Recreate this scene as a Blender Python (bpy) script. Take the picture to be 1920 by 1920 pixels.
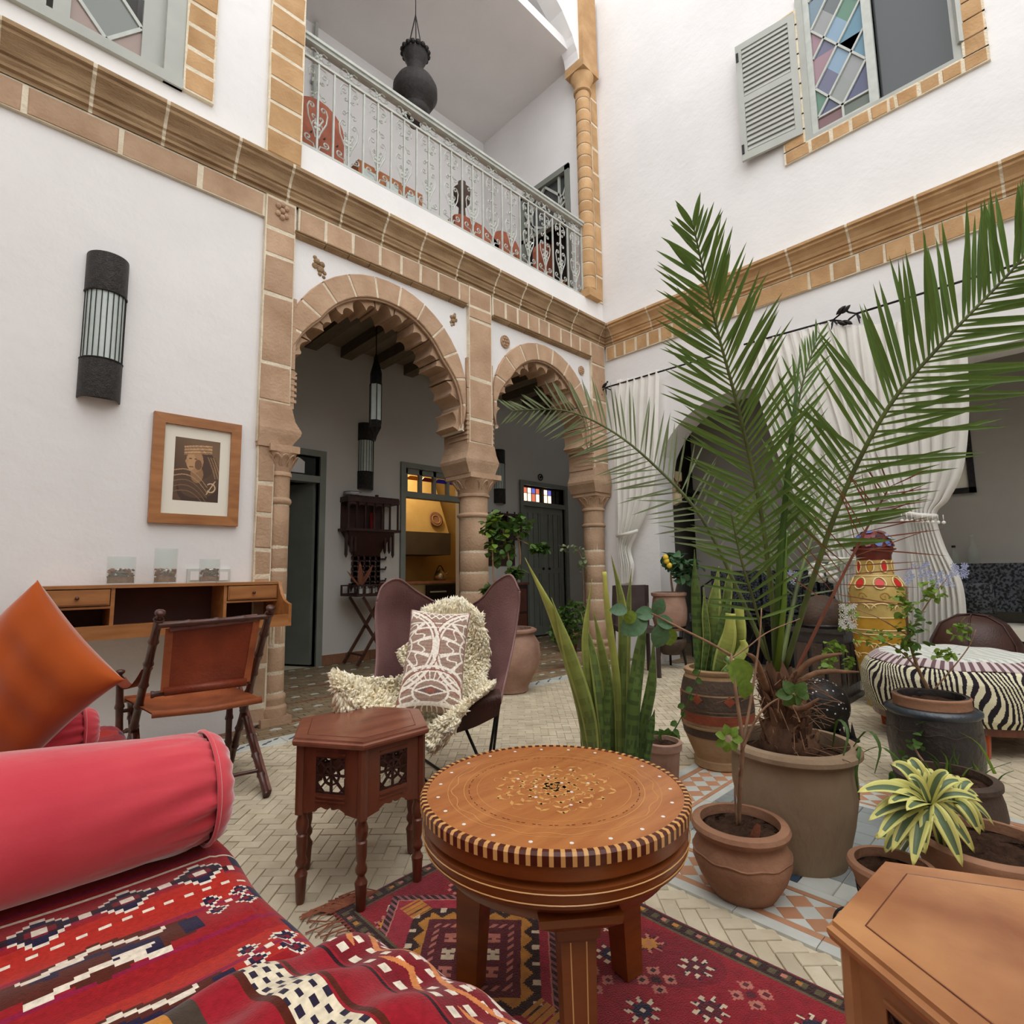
import bpy, math, random
import numpy as np
from mathutils import Vector, Matrix
random.seed(7)
sc = bpy.context.scene
for o in list(bpy.data.objects): bpy.data.objects.remove(o)
COL = sc.collection
PI = math.pi
# ---------------------------------------------------------------- camera
CF, CH = 1018.0, 1.0
_y, _p, _r = math.radians(43.966), math.radians(6.340), math.radians(-.8133)
cF = Vector((math.sin(_y)*math.cos(_p), math.cos(_y)*math.cos(_p), math.sin(_p)))
_R0 = Vector((math.cos(_y), -math.sin(_y), 0)); _U0 = _R0.cross(cF)
cR = _R0*math.cos(_r)+_U0*math.sin(_r); cU = _U0*math.cos(_r)-_R0*math.sin(_r)
C0 = Vector((0, 0, CH))
cam = bpy.data.objects.new('camera', bpy.data.cameras.new('camera')); COL.objects.link(cam)
cam.data.sensor_width = 36; cam.data.lens = 36*CF/1920; cam.data.clip_start = .02; cam.data.clip_end = 100
mw = Matrix.Identity(4)
for i in range(3): mw[i][0] = cR[i]; mw[i][1] = cU[i]; mw[i][2] = -cF[i]; mw[i][3] = C0[i]
cam.matrix_world = mw
sc.camera = cam
# ---------------------------------------------------------------- sky: overcast daylight falling into the open courtyard
w = bpy.data.worlds.new('sky'); sc.world = w; w.use_nodes = True
nt = w.node_tree; bg = nt.nodes['Background']
bg.inputs[0].default_value = (.97, .985, 1.0, 1); bg.inputs[1].default_value = 1.5
sc.view_settings.view_transform = 'Standard'; sc.view_settings.look = 'None'
sc.view_settings.gamma = 1; sc.view_settings.use_curve_mapping = False
sc.view_settings.exposure = 0.60
# soft high sun through thin cloud
sl = bpy.data.lights.new('sun', 'SUN'); sl.energy = .35; sl.angle = math.radians(40); sl.color = (1, .97, .93)
so = bpy.data.objects.new('sun', sl); COL.objects.link(so); so.location = (0, 0, 12)
so.rotation_euler = Vector((.35, .3, -1)).to_track_quat('-Z', 'Y').to_euler()

def dray(x, y): return cF+cR*((x-960)/CF)-cU*((y-960)/CF)
def onZ(x, y, z=0.): k = dray(x, y); return C0+k*((z-CH)/k.z)
def onY(x, y, Y): k = dray(x, y); return C0+k*(Y/k.y)
def onX(x, y, X): k = dray(x, y); return C0+k*(X/k.x)
def atT(x, y, t): return C0+dray(x, y)*t
# ---------------------------------------------------------------- colours and materials
def lin(c):
    if len(c) == 4: c = c[:3]
    return tuple(((v/255)/12.92 if v/255 <= .04045 else ((v/255+.055)/1.055)**2.4) for v in c)+(1,)
MT = {}
def mat(name, c1, c2=None, rough=.6, scale=6, bump=0., bscale=60, metal=0., var=0., spec=.4, stretch=(1, 1, 1), attr=None,
        sheen=0., trans=0., alpha=1., detail=4, contrast=.5, transl=0., emit=0., rnd=None, coat=0.):
    m = bpy.data.materials.new(name); m.use_nodes = True; n = m.node_tree.nodes; L = m.node_tree.links
    p = n['Principled BSDF']; out = n['Material Output']
    p.inputs['Roughness'].default_value = rough; p.inputs['Metallic'].default_value = metal
    p.inputs['Specular IOR Level'].default_value = spec
    if sheen: p.inputs['Sheen Weight'].default_value = sheen; p.inputs['Sheen Roughness'].default_value = .4
    if coat: p.inputs['Coat Weight'].default_value = coat; p.inputs['Coat Roughness'].default_value = .12
    if trans: p.inputs['Transmission Weight'].default_value = trans
    if alpha < 1: p.inputs['Alpha'].default_value = alpha
    tc = n.new('ShaderNodeTexCoord'); mp = n.new('ShaderNodeMapping'); L.new(tc.outputs['Object'], mp.inputs[0])
    mp.inputs['Scale'].default_value = stretch
    oi = n.new('ShaderNodeObjectInfo'); geo = n.new('ShaderNodeNewGeometry')
    ml = n.new('ShaderNodeMath'); ml.operation = 'MULTIPLY'; L.new(oi.outputs['Random'], ml.inputs[0]); ml.inputs[1].default_value = 37.
    L.new(ml.outputs[0], mp.inputs['Location'])
    col = None
    if attr:
        a = n.new('ShaderNodeAttribute'); a.attribute_name = attr; col = a.outputs['Color']
        if c2:   # small tonal noise on top of the woven pattern
            nz = n.new('ShaderNodeTexNoise'); nz.inputs['Scale'].default_value = scale; L.new(mp.outputs[0], nz.inputs[0])
            h = n.new('ShaderNodeHueSaturation'); r = n.new('ShaderNodeMapRange'); L.new(nz.outputs[0], r.inputs[0])
            r.inputs[3].default_value = .6; r.inputs[4].default_value = 1.4; L.new(r.outputs[0], h.inputs['Value']); L.new(col, h.inputs['Color']); col = h.outputs[0]
    elif c2:
        nz = n.new('ShaderNodeTexNoise'); nz.inputs['Scale'].default_value = scale; nz.inputs['Detail'].default_value = detail
        L.new(mp.outputs[0], nz.inputs[0])
        r = n.new('ShaderNodeMapRange'); L.new(nz.outputs[0], r.inputs[0]); r.inputs[1].default_value = .5-contrast*.4; r.inputs[2].default_value = .5+contrast*.4
        mx = n.new('ShaderNodeMix'); mx.data_type = 'RGBA'; L.new(r.outputs[0], mx.inputs[0])
        mx.inputs[6].default_value = lin(c1); mx.inputs[7].default_value = lin(c2); col = mx.outputs[2]
    if var:
        ad = n.new('ShaderNodeMath'); ad.operation = 'ADD'; L.new(oi.outputs['Random'], ad.inputs[0]); L.new(geo.outputs['Random Per Island'], ad.inputs[1])
        fr = n.new('ShaderNodeMath'); fr.operation = 'FRACT'; L.new(ad.outputs[0], fr.inputs[0])
        r = n.new('ShaderNodeMapRange'); L.new(fr.outputs[0], r.inputs[0]); r.inputs[3].default_value = 1-var; r.inputs[4].default_value = 1+var
        h = n.new('ShaderNodeHueSaturation'); L.new(r.outputs[0], h.inputs['Value'])
        if col: L.new(col, h.inputs['Color'])
        else: h.inputs['Color'].default_value = lin(c1)
        col = h.outputs[0]
    if col: L.new(col, p.inputs['Base Color'])
    else: p.inputs['Base Color'].default_value = lin(c1)
    if emit: p.inputs['Emission Color'].default_value = lin(c1); p.inputs['Emission Strength'].default_value = emit
    if bump:
        bn = n.new('ShaderNodeTexNoise'); bn.inputs['Scale'].default_value = bscale; bn.inputs['Detail'].default_value = 5; L.new(mp.outputs[0], bn.inputs[0])
        b = n.new('ShaderNodeBump'); b.inputs['Strength'].default_value = bump; b.inputs['Distance'].default_value = .01
        L.new(bn.outputs[0], b.inputs['Height']); L.new(b.outputs[0], p.inputs['Normal'])
    if transl:
        t = n.new('ShaderNodeBsdfTranslucent'); ms = n.new('ShaderNodeMixShader'); ms.inputs[0].default_value = transl
        if col: L.new(col, t.inputs[0])
        else: t.inputs[0].default_value = lin(c1)
        L.new(p.outputs[0], ms.inputs[1]); L.new(t.outputs[0], ms.inputs[2]); L.new(ms.outputs[0], out.inputs[0])
    MT[name] = m
    return m
mat('plaster', (232, 229, 227), (222, 219, 217), .85, 1.3, .35, 14, spec=.2)
mat('plaster_rough', (236, 233, 230), (226, 222, 219), .9, 3, .9, 40, spec=.2)
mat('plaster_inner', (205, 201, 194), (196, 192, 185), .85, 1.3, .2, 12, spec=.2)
mat('stone', (190, 160, 133), (168, 137, 110), .85, 5, .6, 45, var=.1, spec=.15)
mat('stone_dark', (172, 145, 112), (134, 107, 79), .85, 4, .6, 45, var=.08, spec=.15, stretch=(1, 1, 4))
mat('stone_orange', (194, 158, 116), (170, 132, 92), .85, 5, .5, 45, var=.08, spec=.15)
mat('mortar', (226, 214, 192), (206, 192, 166), .95, 10, .8, 60, spec=.1)
mat('grey_paint', (170, 171, 163), (158, 159, 152), .5, 4)
mat('rail_paint', (186, 188, 180), (170, 173, 166), .45, 12)
mat('grey_door', (130, 133, 124), (118, 121, 112), .5, 4)
mat('grey_door_dark', (72, 76, 72), (62, 66, 62), .5, 4)
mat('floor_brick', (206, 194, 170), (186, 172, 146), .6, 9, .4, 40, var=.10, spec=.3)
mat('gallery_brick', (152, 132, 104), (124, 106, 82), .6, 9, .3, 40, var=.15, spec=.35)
mat('grout', (214, 204, 180), (198, 186, 160), .9, 12, .4, 50)
mat('tile_white', (206, 208, 200), (190, 192, 184), .4, 8, .2, 30, var=.06)
mat('tile_grey', (150, 156, 154), (132, 138, 138), .45, 8, .2, 30, var=.06)
mat('tile_terracotta', (196, 146, 112), (178, 126, 94), .5, 8, .2, 30, var=.08)
mat('tile_blue', (66, 84, 104), (54, 70, 90), .4, 8, var=.1)
mat('skirting_tile', (150, 104, 76), (128, 86, 64), .6, 8, .2, 30, var=.15)
mat('beam_wood', (120, 108, 88), (98, 88, 72), .7, 6, stretch=(6, 1, 6))
mat('ceiling_board', (150, 140, 120), (132, 122, 104), .8, 4)
mat('glass', (186, 208, 198), rough=.04, alpha=.13, spec=.6)
mat('glass_dark', (58, 62, 62), rough=.08, spec=.6)
mat('iron', (34, 32, 32), (48, 44, 42), .5, 30, .4, 60, metal=.6)
mat('iron_hammered', (66, 62, 60), (46, 43, 42), .42, 40, 1., 150, metal=.6)
mat('plaster_salon_shade', (172, 168, 160), (160, 156, 148), .85, 1.3, .2, 12, spec=.2)  # white plaster toned down: the salon's shade is put into the colour
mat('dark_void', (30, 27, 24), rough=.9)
# ---------------------------------------------------------------- mesh building
ORG = {}
class MB:
    def __init__(s): s.v = []; s.f = []; s.mi = []; s.m = 0
    def add(s, vs, fs):
        b = len(s.v); s.v += [tuple(p) for p in vs]; s.f += [tuple(i+b for i in f) for f in fs]; s.mi += [s.m]*len(fs); return s
    def box(s, x0, x1, y0, y1, z0, z1):
        return s.add([(x0, y0, z0), (x1, y0, z0), (x1, y1, z0), (x0, y1, z0), (x0, y0, z1), (x1, y0, z1), (x1, y1, z1), (x0, y1, z1)],
                     [(0, 3, 2, 1), (4, 5, 6, 7), (0, 1, 5, 4), (1, 2, 6, 5), (2, 3, 7, 6), (3, 0, 4, 7)])
    def obox(s, c, h, M=None):
        M = M or Matrix.Identity(3); c = Vector(c)
        vs = [c+M@Vector((h[0]*a, h[1]*b, h[2]*d)) for d in (-1, 1) for a, b in ((-1, -1), (1, -1), (1, 1), (-1, 1))]
        return s.add(vs, [(0, 3, 2, 1), (4, 5, 6, 7), (0, 1, 5, 4), (1, 2, 6, 5), (2, 3, 7, 6), (3, 0, 4, 7)])
    def bar(s, a, b, wd, th, up=(0, 0, 1)):      # rectangular bar from a to b
        a = Vector(a); b = Vector(b); d = b-a; L = d.length; d = d.normalized(); u = Vector(up)
        if abs(u.dot(d)) > .98: u = Vector((1, 0, 0))
        x = d.cross(u).normalized(); y = x.cross(d)
        M = Matrix((x, d, y)).transposed()
        return s.obox((a+b)/2, (wd/2, L/2, th/2), M)
    def tube(s, pts, r, n=8, closed=False, cap=True):
        P = [Vector(p) for p in pts]; N = len(P)
        R = r if isinstance(r, (list, tuple)) else [r]*N
        rings = []; ref = None
        for i, p in enumerate(P):
            if closed: t = P[(i+1) % N]-P[i-1]
            else: t = (P[min(i+1, N-1)]-P[max(i-1, 0)])
            if t.length < 1e-9: t = Vector((0, 0, 1))
            t.normalize()
            if ref is None:
                ref = Vector((0, 0, 1)) if abs(t.z) < .9 else Vector((1, 0, 0))
            x = (ref-t*ref.dot(t))
            if x.length < 1e-6: x = t.orthogonal()
            x.normalize(); y = t.cross(x); ref = x
            rings.append([p+x*(R[i]*math.cos(2*PI*k/n))+y*(R[i]*math.sin(2*PI*k/n)) for k in range(n)])
        return s.loft(rings, True, closed, cap and not closed)
    def loft(s, rings, ringclosed=True, closed=False, cap=True):
        n = len(rings[0]); N = len(rings); vs = [p for rg in rings for p in rg]; fs = []
        for i in range(N if closed else N-1):
            j = (i+1) % N
            for k in range(n if ringclosed else n-1):
                l = (k+1) % n; fs.append((i*n+k, i*n+l, j*n+l, j*n+k))
        if cap and ringclosed: fs.append(tuple(range(n))[::-1]); fs.append(tuple((N-1)*n+k for k in range(n)))
        return s.add(vs, fs)
    def lathe(s, prof, c=(0, 0, 0), n=28, sx=1., sy=1., cap=False, wob=0., a0=0., rot=None):
        rings = []
        for r, z in prof:
            rg = []
            for k in range(n):
                a = a0+2*PI*k/n; rr = r*(1+wob*math.sin(3*a+z*9))
                q = Vector((rr*math.cos(a)*sx, rr*math.sin(a)*sy, z))
                if rot: q = rot@q
                rg.append(q+Vector(c))
            rings.append(rg)
        return s.loft(rings, True, False, cap)
    def prism(s, poly, fn, d0, d1):     # poly in 2D, fn(u,v,d)->3D
        n = len(poly); vs = [fn(u, v, d0) for u, v in poly]+[fn(u, v, d1) for u, v in poly]
        fs = [tuple(range(n)), tuple(range(2*n-1, n-1, -1))]+[(i, i+n, (i+1) % n+n, (i+1) % n) for i in range(n)]
        return s.add(vs, fs)
    def grid(s, fn, nu, nv, two=0., closeu=False):
        vs = [fn(i/nu, j/nv) for j in range(nv+1) for i in range(nu+1)]
        fs = [(j*(nu+1)+i, j*(nu+1)+i+1, (j+1)*(nu+1)+i+1, (j+1)*(nu+1)+i) for j in range(nv) for i in range(nu)]
        return s.add(vs, fs)
    def ball(s, c, r, n=10, sz=1.):
        pr = [(max(1e-4, r*math.sin(PI*i/n)), -r*sz*math.cos(PI*i/n)) for i in range(n+1)]
        return s.lathe(pr, c, max(8, n+2))
    def build(s, name, m, parent=None, smooth=False, org=None, kind=None, label=None, auto=False):
        me = bpy.data.meshes.new(name)
        o = Vector(org) if org is not None else (ORG[parent.name] if parent else Vector((0, 0, 0)))
        if org is None and parent is None: o = Vector((0, 0, 0))
        me.from_pydata([(a[0]-o.x, a[1]-o.y, a[2]-o.z) for a in s.v], [], s.f)
        ms = m if isinstance(m, (list, tuple)) else [m]
        for q in ms: me.materials.append(MT[q])
        if len(ms) > 1: me.polygons.foreach_set('material_index', s.mi)
        if smooth: me.polygons.foreach_set('use_smooth', [True]*len(me.polygons))
        me.update()
        if auto and smooth:
            try: me.set_sharp_from_angle(angle=math.radians(38))
            except Exception: pass
        ob = bpy.data.objects.new(name, me); COL.objects.link(ob)
        if parent:
            ob.parent = parent; ob.location = o-ORG[parent.name]
        else: ob.location = o
        ORG[ob.name] = o.copy()
        if kind: ob['kind'] = kind
        if label: ob['label'] = label
        return ob
def thing(name, label, cat, loc=(0, 0, 0), group=None):
    o = bpy.data.objects.new(name, None); COL.objects.link(o); o.location = loc; o.empty_display_size = .05
    o['label'] = label; o['category'] = cat
    if group: o['group'] = group
    ORG[o.name] = Vector(loc); return o
def tag(o, label, cat, group=None):
    o['label'] = label; o['category'] = cat
    if group: o['group'] = group
    return o
def struct(name, mb, m, smooth=False): return mb.build(name, m, None, smooth, kind='structure')
def inst(ob, name, parent, M):     # an object sharing mesh data, M in world coordinates
    o = bpy.data.objects.new(name, ob if isinstance(ob, bpy.types.Mesh) else ob.data); COL.objects.link(o)
    o.parent = parent; ORG[o.name] = M.to_translation()
    M = M.copy(); M.translation = M.to_translation()-ORG[parent.name]
    o.matrix_basis = M
    return o
def stone_prism(mb, poly, fn, d0, d1, ins=.006):   # front edges softened
    n = len(poly); cx = sum(p[0] for p in poly)/n; cy = sum(p[1] for p in poly)/n
    def sh(p):
        l = math.hypot(p[0]-cx, p[1]-cy) or 1; k = max(0, 1-ins*1.3/l); return (cx+(p[0]-cx)*k, cy+(p[1]-cy)*k)
    q = [sh(p) for p in poly]; s_ = 1 if d1 > d0 else -1
    vs = [fn(u, v, d0) for u, v in poly]+[fn(u, v, d1-s_*ins) for u, v in poly]+[fn(u, v, d1) for u, v in q]
    fs = [tuple(range(n))]+[(i, i+n, (i+1) % n+n, (i+1) % n) for i in range(n)]+[(i+n, i+2*n, (i+1) % n+2*n, (i+1) % n+n) for i in range(n)]+[tuple(range(3*n-1, 2*n-1, -1))]
    mb.add(vs, fs)
YL = 3.90      # face of the left (arcade) wall
XR = 5.41      # face of the right wall
YB = 5.92      # gallery back wall
def fL(u, v, d): return (u, YL-d, v)       # left wall: u=x, v=z, d=out of the wall
def fR(u, v, d): return (XR-d, u, v)       # right wall: u=y
# ================================================================ THE SETTING
ZT = 16  # wall tops out of view, height shaped to even out the sky light
A1 = (2.31, 2.63, .86); A2 = (4.28, 2.70, .785)
def arch_top(x, A, ext=0.):
    r = A[2]-.1; d = abs(x-A[0])
    return A[1]+math.sqrt(max(0, r*r-d*d)) if d < r else A[1]
def slab(mb, segs, y0, y1, swap=False):
    for x0, x1, n, lo, hi in segs:
        for i in range(n):
            a = x0+(x1-x0)*i/n; b = x0+(x1-x0)*(i+1)/n
            q = [(a, lo(a) if callable(lo) else lo), (b, lo(b) if callable(lo) else lo), (b, hi(b) if callable(hi) else hi), (a, hi(a) if callable(hi) else hi)]
            mb.prism(q, (lambda u, v, d: (d, u, v)) if swap else (lambda u, v, d: (u, d, v)), y0, y1)
m = MB()
# window opening upper left x -0.95..0.70 z 4.30..6.1
slab(m, [(-2.2, -.95, 1, 0, ZT), (-.95, .70, 1, 0, 4.30), (-.95, .70, 1, 6.1, ZT), (.70, 1.52, 1, 0, ZT),
         (1.52, 3.18, 26, lambda x: arch_top(x, A1), 4.34), (3.18, 3.48, 1, 1.95, 4.34), (3.48, 5.08, 24, lambda x: arch_top(x, A2), 4.34),
         (5.08, XR, 1, 1.95, 4.34), (1.52, 5.26, 1, 8.3, ZT), (5.26, XR, 1, 4.34, ZT)], YL, YL+.32)
wl = struct('wall_left', m, 'plaster')
# gallery behind the arcade
def door_wall(mb, openings, x0, x1, z1, y0, y1, z0=0):
    xs = x0
    for a, b, h in sorted(openings):
        mb.box(xs, a, y0, y1, z0, z1); mb.box(a, b, y0, y1, h, z1); xs = b
    mb.box(xs, x1, y0, y1, z0, z1)
m = MB(); door_wall(m, [(2.02, 2.66, 2.34), (3.80, 4.78, 2.36), (5.94, 6.92, 2.36)], -2.2, 8.2, 3.75, YB, YB+.2)
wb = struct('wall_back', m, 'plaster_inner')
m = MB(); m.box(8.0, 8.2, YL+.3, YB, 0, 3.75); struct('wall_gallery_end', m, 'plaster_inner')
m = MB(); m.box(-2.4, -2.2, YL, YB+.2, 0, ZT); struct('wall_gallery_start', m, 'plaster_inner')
m = MB(); m.box(-2.2, 8.2, YL+.32, YB, 3.72, 3.78); cl = struct('ceiling', m, 'ceiling_board')
bm_ = MB().box(-.07, .07, 0, YB-YL-.32, -.13, 0).build('beam', 'beam_wood', cl, org=(0, 0, 0))
bm_.location = (1.2, YL+.32, 3.72); x = 1.2+.44
while x < 7.9:
    inst(bm_, 'beam', cl, Matrix.Translation((x, YL+.32, 3.72))); x += .44
# skirting tiles in the gallery
m = MB()
for i in range(7): m.box(2.72+i*.155, 2.72+i*.155+.15, YB-.02, YB, 0, .115)
for i in range(7): m.box(4.84+i*.155, 4.84+i*.155+.15, YB-.02, YB, 0, .115)
bb = struct('baseboard_back', MB().box(2.70, 3.78, YB-.012, YB, 0, .118), 'mortar')
for i in range(14):
    x = (2.705 if i < 7 else 4.84-7*.155)+i*.155
    MB().box(x, x+.148, YB-.024, YB-.008, .002, .113).build('tile', 'skirting_tile', bb)
# upper loggia: floor, back wall, right wall, ceiling
m = MB(); m.box(1.3, 5.4, YL, YB, 4.02, 4.12); struct('floor_upper', m, 'tile_terracotta')
m = MB(); door_wall(m, [(2.12, 2.62, 6.5)], .6, 5.6, 8.0, YB, YB+.2, 4.1); struct('wall_upper_back', m, 'plaster')
m = MB()
m.box(5.20, 5.40, 3.95, 4.22, 4.1, 8.0); m.box(5.20, 5.40, 4.22, 5.10, 6.36, 8.0); m.box(5.20, 5.40, 5.10, YB, 4.1, 8.0)
struct('wall_upper_right', m, 'plaster')
m = MB(); m.box(.5, .7, YL+.32, YB, 4.1, 8); struct('wall_upper_left', m, 'plaster')
m = MB(); m.box(.5, 5.5, YL+.1, YB+.2, 7.72, 7.85); struct('ceiling_upper', m, 'plaster')
# ---- right wall with its two openings and the upper window
YA0, YA1 = 1.40, 3.24
def archR(y): return 1.95+.87*math.sqrt(max(0, 1-((y-(YA0+YA1)/2)/((YA1-YA0)/2))**2))
m = MB()
slab(m, [(YA1, YL+.32, 1, 0, ZT), (YA0, YA1, 26, archR, 4.9), (.95, YA0, 1, 0, 4.9), (-2.2, .95, 1, 2.66, 4.9), (-3, -2.2, 1, 0, 4.9),
         (1.46, YA1, 1, 4.9, ZT), (.28, 1.46, 1, 4.9, 5.07), (.28, 1.46, 1, 6.6, ZT), (-3, .28, 1, 4.9, ZT)], XR, XR+.34, True)
wr = struct('wall_right', m, 'plaster')
m = MB(); m.box(XR+.34, 8.0, 3.9, 4.0, 0, 3.4); m.box(6.6, 6.7, -3, 3.42, 0, 3.4); m.box(XR+.34, 6.7, -3.1, -3, 0, 3.4)
struct('wall_salon', m, 'plaster_salon_shade')
struct('ceiling_salon', MB().box(XR+.34, 9.3, -3, 3.9, 3.4, 3.5), 'plaster_salon_shade')
struct('wall_salon_far', MB().box(7.9, 8.0, 3.3, 4, 0, 3.4).box(6.7, 8, 3.3, 3.42, 0, 3.4), 'beam_wood')
# room beyond the upper right window
struct('wall_chamber', MB().box(XR+2.2, XR+2.3, -1, 3, 4.6, 7.5).box(XR+.34, XR+2.2, -1.1, -1, 4.6, 7.5).box(XR+.34, XR+2.2, 3, 3.1, 4.6, 7.5), 'plaster_inner')
struct('ceiling_chamber', MB().box(XR+.34, XR+2.2, -1, 3, 7.4, 7.5), 'plaster_inner'); struct('floor_chamber', MB().box(XR+.34, XR+2.2, -1, 3, 4.5, 4.6), 'beam_wood')
struct('wall_front', MB().box(-2.4, 9, -3.2, -3, 0, 4.2), 'plaster')  # unseen wall, kept low so sky light reaches the lower walls
struct('wall_behind', MB().box(-2.4, -2.2, -3, YL, 0, 6.5), 'plaster')  # unseen wall, raised to block direct sky from the salon
# room beyond the upper left window
struct('wall_bedroom', MB().box(-1.6, 1.2, YL+2.2, YL+2.3, 4, 7).box(-1.7, -1.6, YL+.3, YL+2.2, 4, 7), 'plaster_inner')
struct('ceiling_bedroom', MB().box(-1.6, 1.2, YL+.32, YL+2.2, 6.9, 7), 'plaster_inner')

# ---- stones of the left wall: cornice, band, lintel, piers, arches
PROF = [(0, 3.775), (.035, 3.775), (.035, 3.80), (.055, 3.805), (.055, 3.825), (.045, 3.83), (.06, 3.85), (.06, 3.868), (.075, 3.872), (.085, 3.90), (.11, 3.935), (.135, 3.955), (.135, 3.975), (.155, 3.985), (.155, 4.012), (0, 4.035)]
def cornice(parent, fn, a, b, step, m_, name, flip):
    us = []; u = a
    while u < b-.08: us.append(u); u += step*random.uniform(.85, 1.15)
    us.append(b)
    for u0, u1 in zip(us[:-1], us[1:]):
        mb = MB(); u0 += .010; u1 -= .010
        P = [(d+random.uniform(-.001, .001) if d else -.02, z) for d, z in PROF]
        mb.add([fn(u0, z, d) for d, z in P]+[fn(u1, z, d) for d, z in P],
               [tuple(range(len(P)))]+[tuple(range(2*len(P)-1, len(P)-1, -1))]+[(i, i+len(P), (i+1) % len(P)+len(P), (i+1) % len(P)) for i in range(len(P))])
        mb.build('cornice_stone', m_, parent)
    mb = MB(); P = [(max(d-.003, -.02), z) for d, z in PROF]
    mb.add([fn(a, z, d) for d, z in P]+[fn(b, z, d) for d, z in P],
           [tuple(range(len(P)))]+[tuple(range(2*len(P)-1, len(P)-1, -1))]+[(i, i+len(P), (i+1) % len(P)+len(P), (i+1) % len(P)) for i in range(len(P))])
    mb.build('cornice_mortar', 'mortar', parent)
cornice(wl, fL, -2.2, XR-.16, .43, 'stone_dark', 'c', 0)
cornice(wr, fR, -3., YL-.16, .5, 'stone_orange', 'c', 0)
# corner pieces so that the two mouldings meet
mb = MB()
P = PROF
mb.add([fL(XR-.16, z, d) for d, z in P]+[(XR-d, YL-d, z) for d, z in P], [(i, i+len(P), (i+1) % len(P)+len(P), (i+1) % len(P)) for i in range(len(P))])
mb.add([fR(YL-.16, z, d) for d, z in P]+[(XR-d, YL-d, z) for d, z in P], [(i, (i+1) % len(P), (i+1) % len(P)+len(P), i+len(P)) for i in range(len(P))])
mb.build('cornice_stone', 'stone_dark', wl)
def blocks(parent, fn, us, z0, z1, d, m_, name='stone', gap=.010, mort=True, dz=0):
    for u0, u1 in zip(us[:-1], us[1:]):
        mb = MB(); j = lambda: random.uniform(-.003, .003)
        stone_prism(mb, [(u0+gap+j(), z0+j()), (u1-gap+j(), z0+j()), (u1-gap+j(), z1+j()), (u0+gap+j(), z1+j())], fn, -.01, d+random.uniform(-.003, .003), .007)
        mb.build(name, m_, parent)
    if mort:
        mb = MB(); mb.prism([(us[0]-.004, z0-.004), (us[-1]+.004, z0-.004), (us[-1]+.004, z1+.012), (us[0]-.004, z1+.012)], fn, -.01, d-.004); mb.build('mortar', 'mortar', parent)
def rnd_div(a, b, st, j=.15):
    o = [a]
    while o[-1] < b-st*1.3: o.append(o[-1]+st*random.uniform(1-j, 1+j))
    return o+[b]
blocks(wl, fL, [-2.2, -1.5, -.8, -.02, .42, .86, 1.285], 3.60, 3.765, .03, 'stone')
for z0, z1, d in ((3.545, 3.562, .075), (3.562, 3.58, .055)):
    pass
blocks(wl, fL, rnd_div(1.53, 3.22, .215), 3.575, 3.765, .035, 'stone'); blocks(wl, fL, rnd_div(3.50, 5.24, .18), 3.575, 3.765, .035, 'stone')
for a, b in ((1.50, 3.16), (3.50, 5.08)):
    us = rnd_div(a, b, .215)
    for u0, u1 in zip(us[:-1], us[1:]):
        P = [(0, 3.54), (.03, 3.545), (.05, 3.553), (.05, 3.562), (.062, 3.566), (.062, 3.575), (0, 3.578)]; mb = MB(); u1 -= .008
        mb.add([fL(u0, z, d) for d, z in P]+[fL(u1, z, d) for d, z in P], [tuple(range(7)), tuple(range(13, 6, -1))]+[(i, i+7, (i+1) % 7+7, (i+1) % 7) for i in range(7)])
        mb.build('moulding', 'stone_dark', wl)
blocks(wr, fR, [-3, -2.2, -1.3, -.35, -.05, .22, .38, .56, .73, .92, 1.12, 1.33, 1.52, 2.05, 2.22, 2.40, 2.59, 2.76, 2.94, 3.10, 3.26, 3.42, 3.58, 3.72, 3.85], 3.60, 3.765, .03, 'stone_orange')
# pier stones (a column of blocks)
def pier(parent, fn, x0, x1, zs, d, m_='stone', back=-.01):
    for z0, z1 in zip(zs[:-1], zs[1:]):
        mb = MB(); j = lambda: random.uniform(-.004, .004)
        stone_prism(mb, [(x0+j(), z0+.009+j()), (x1+j(), z0+.009+j()), (x1+j(), z1-.009+j()), (x0+j(), z1-.009+j())], fn, back, d+random.uniform(-.004, .004), .009)
        mb.build('stone', m_, parent)
    mb = MB(); mb.prism([(x0-.004, zs[0]), (x1+.004, zs[0]), (x1+.004, zs[-1]), (x0-.004, zs[-1])], fn, back, d-.004); mb.build('mortar', 'mortar', parent)
pier(wl, fL, 1.29, 1.50, [1.93, 2.22, 2.50, 3.02, 3.32, 3.52, 3.77], .045)
pier(wl, fL, 1.30, 1.405, [.02, .14, .40, .70, 1.0, 1.18, 1.42, 1.64, 1.91], .04)
pier(wl, fL, 3.19, 3.47, [2.22, 2.45, 2.85, 3.45, 3.57, 3.77], .045)
pier(wl, fL, 5.10, 5.36, [2.12, 2.30, 2.65, 3.05, 3.50, 3.77], .04)
pier(wl, fL, 1.28, 1.53, [4.10, 4.30, 4.52, 4.72, 4.93, 5.12, 5.33, 5.55, 5.78, 6.0, 6.3, 6.6, 6.9, 7.2, 7.6, 8.0], .04, 'stone_orange')
pier(wl, fL, .735, .915, [4.25, 4.42, 4.57, 4.75, 4.92, 5.10, 5.3, 5.5, 5.8, 6.1], .035, 'stone_orange')
# jamb side faces (depth of the piers)
for x0, x1, zb in ((1.48, 1.535, 2.2), (3.165, 3.20, 2.2), (3.46, 3.495, 2.2), (5.065, 5.11, 2.2)):
    zs = [zb, 2.5, 2.75, 3.05]
    for z0, z1 in zip(zs[:-1], zs[1:]): MB().box(x0, x1, YL-.03, YL+.33, z0+.004, z1-.004).build('stone', 'stone', wl)
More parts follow.
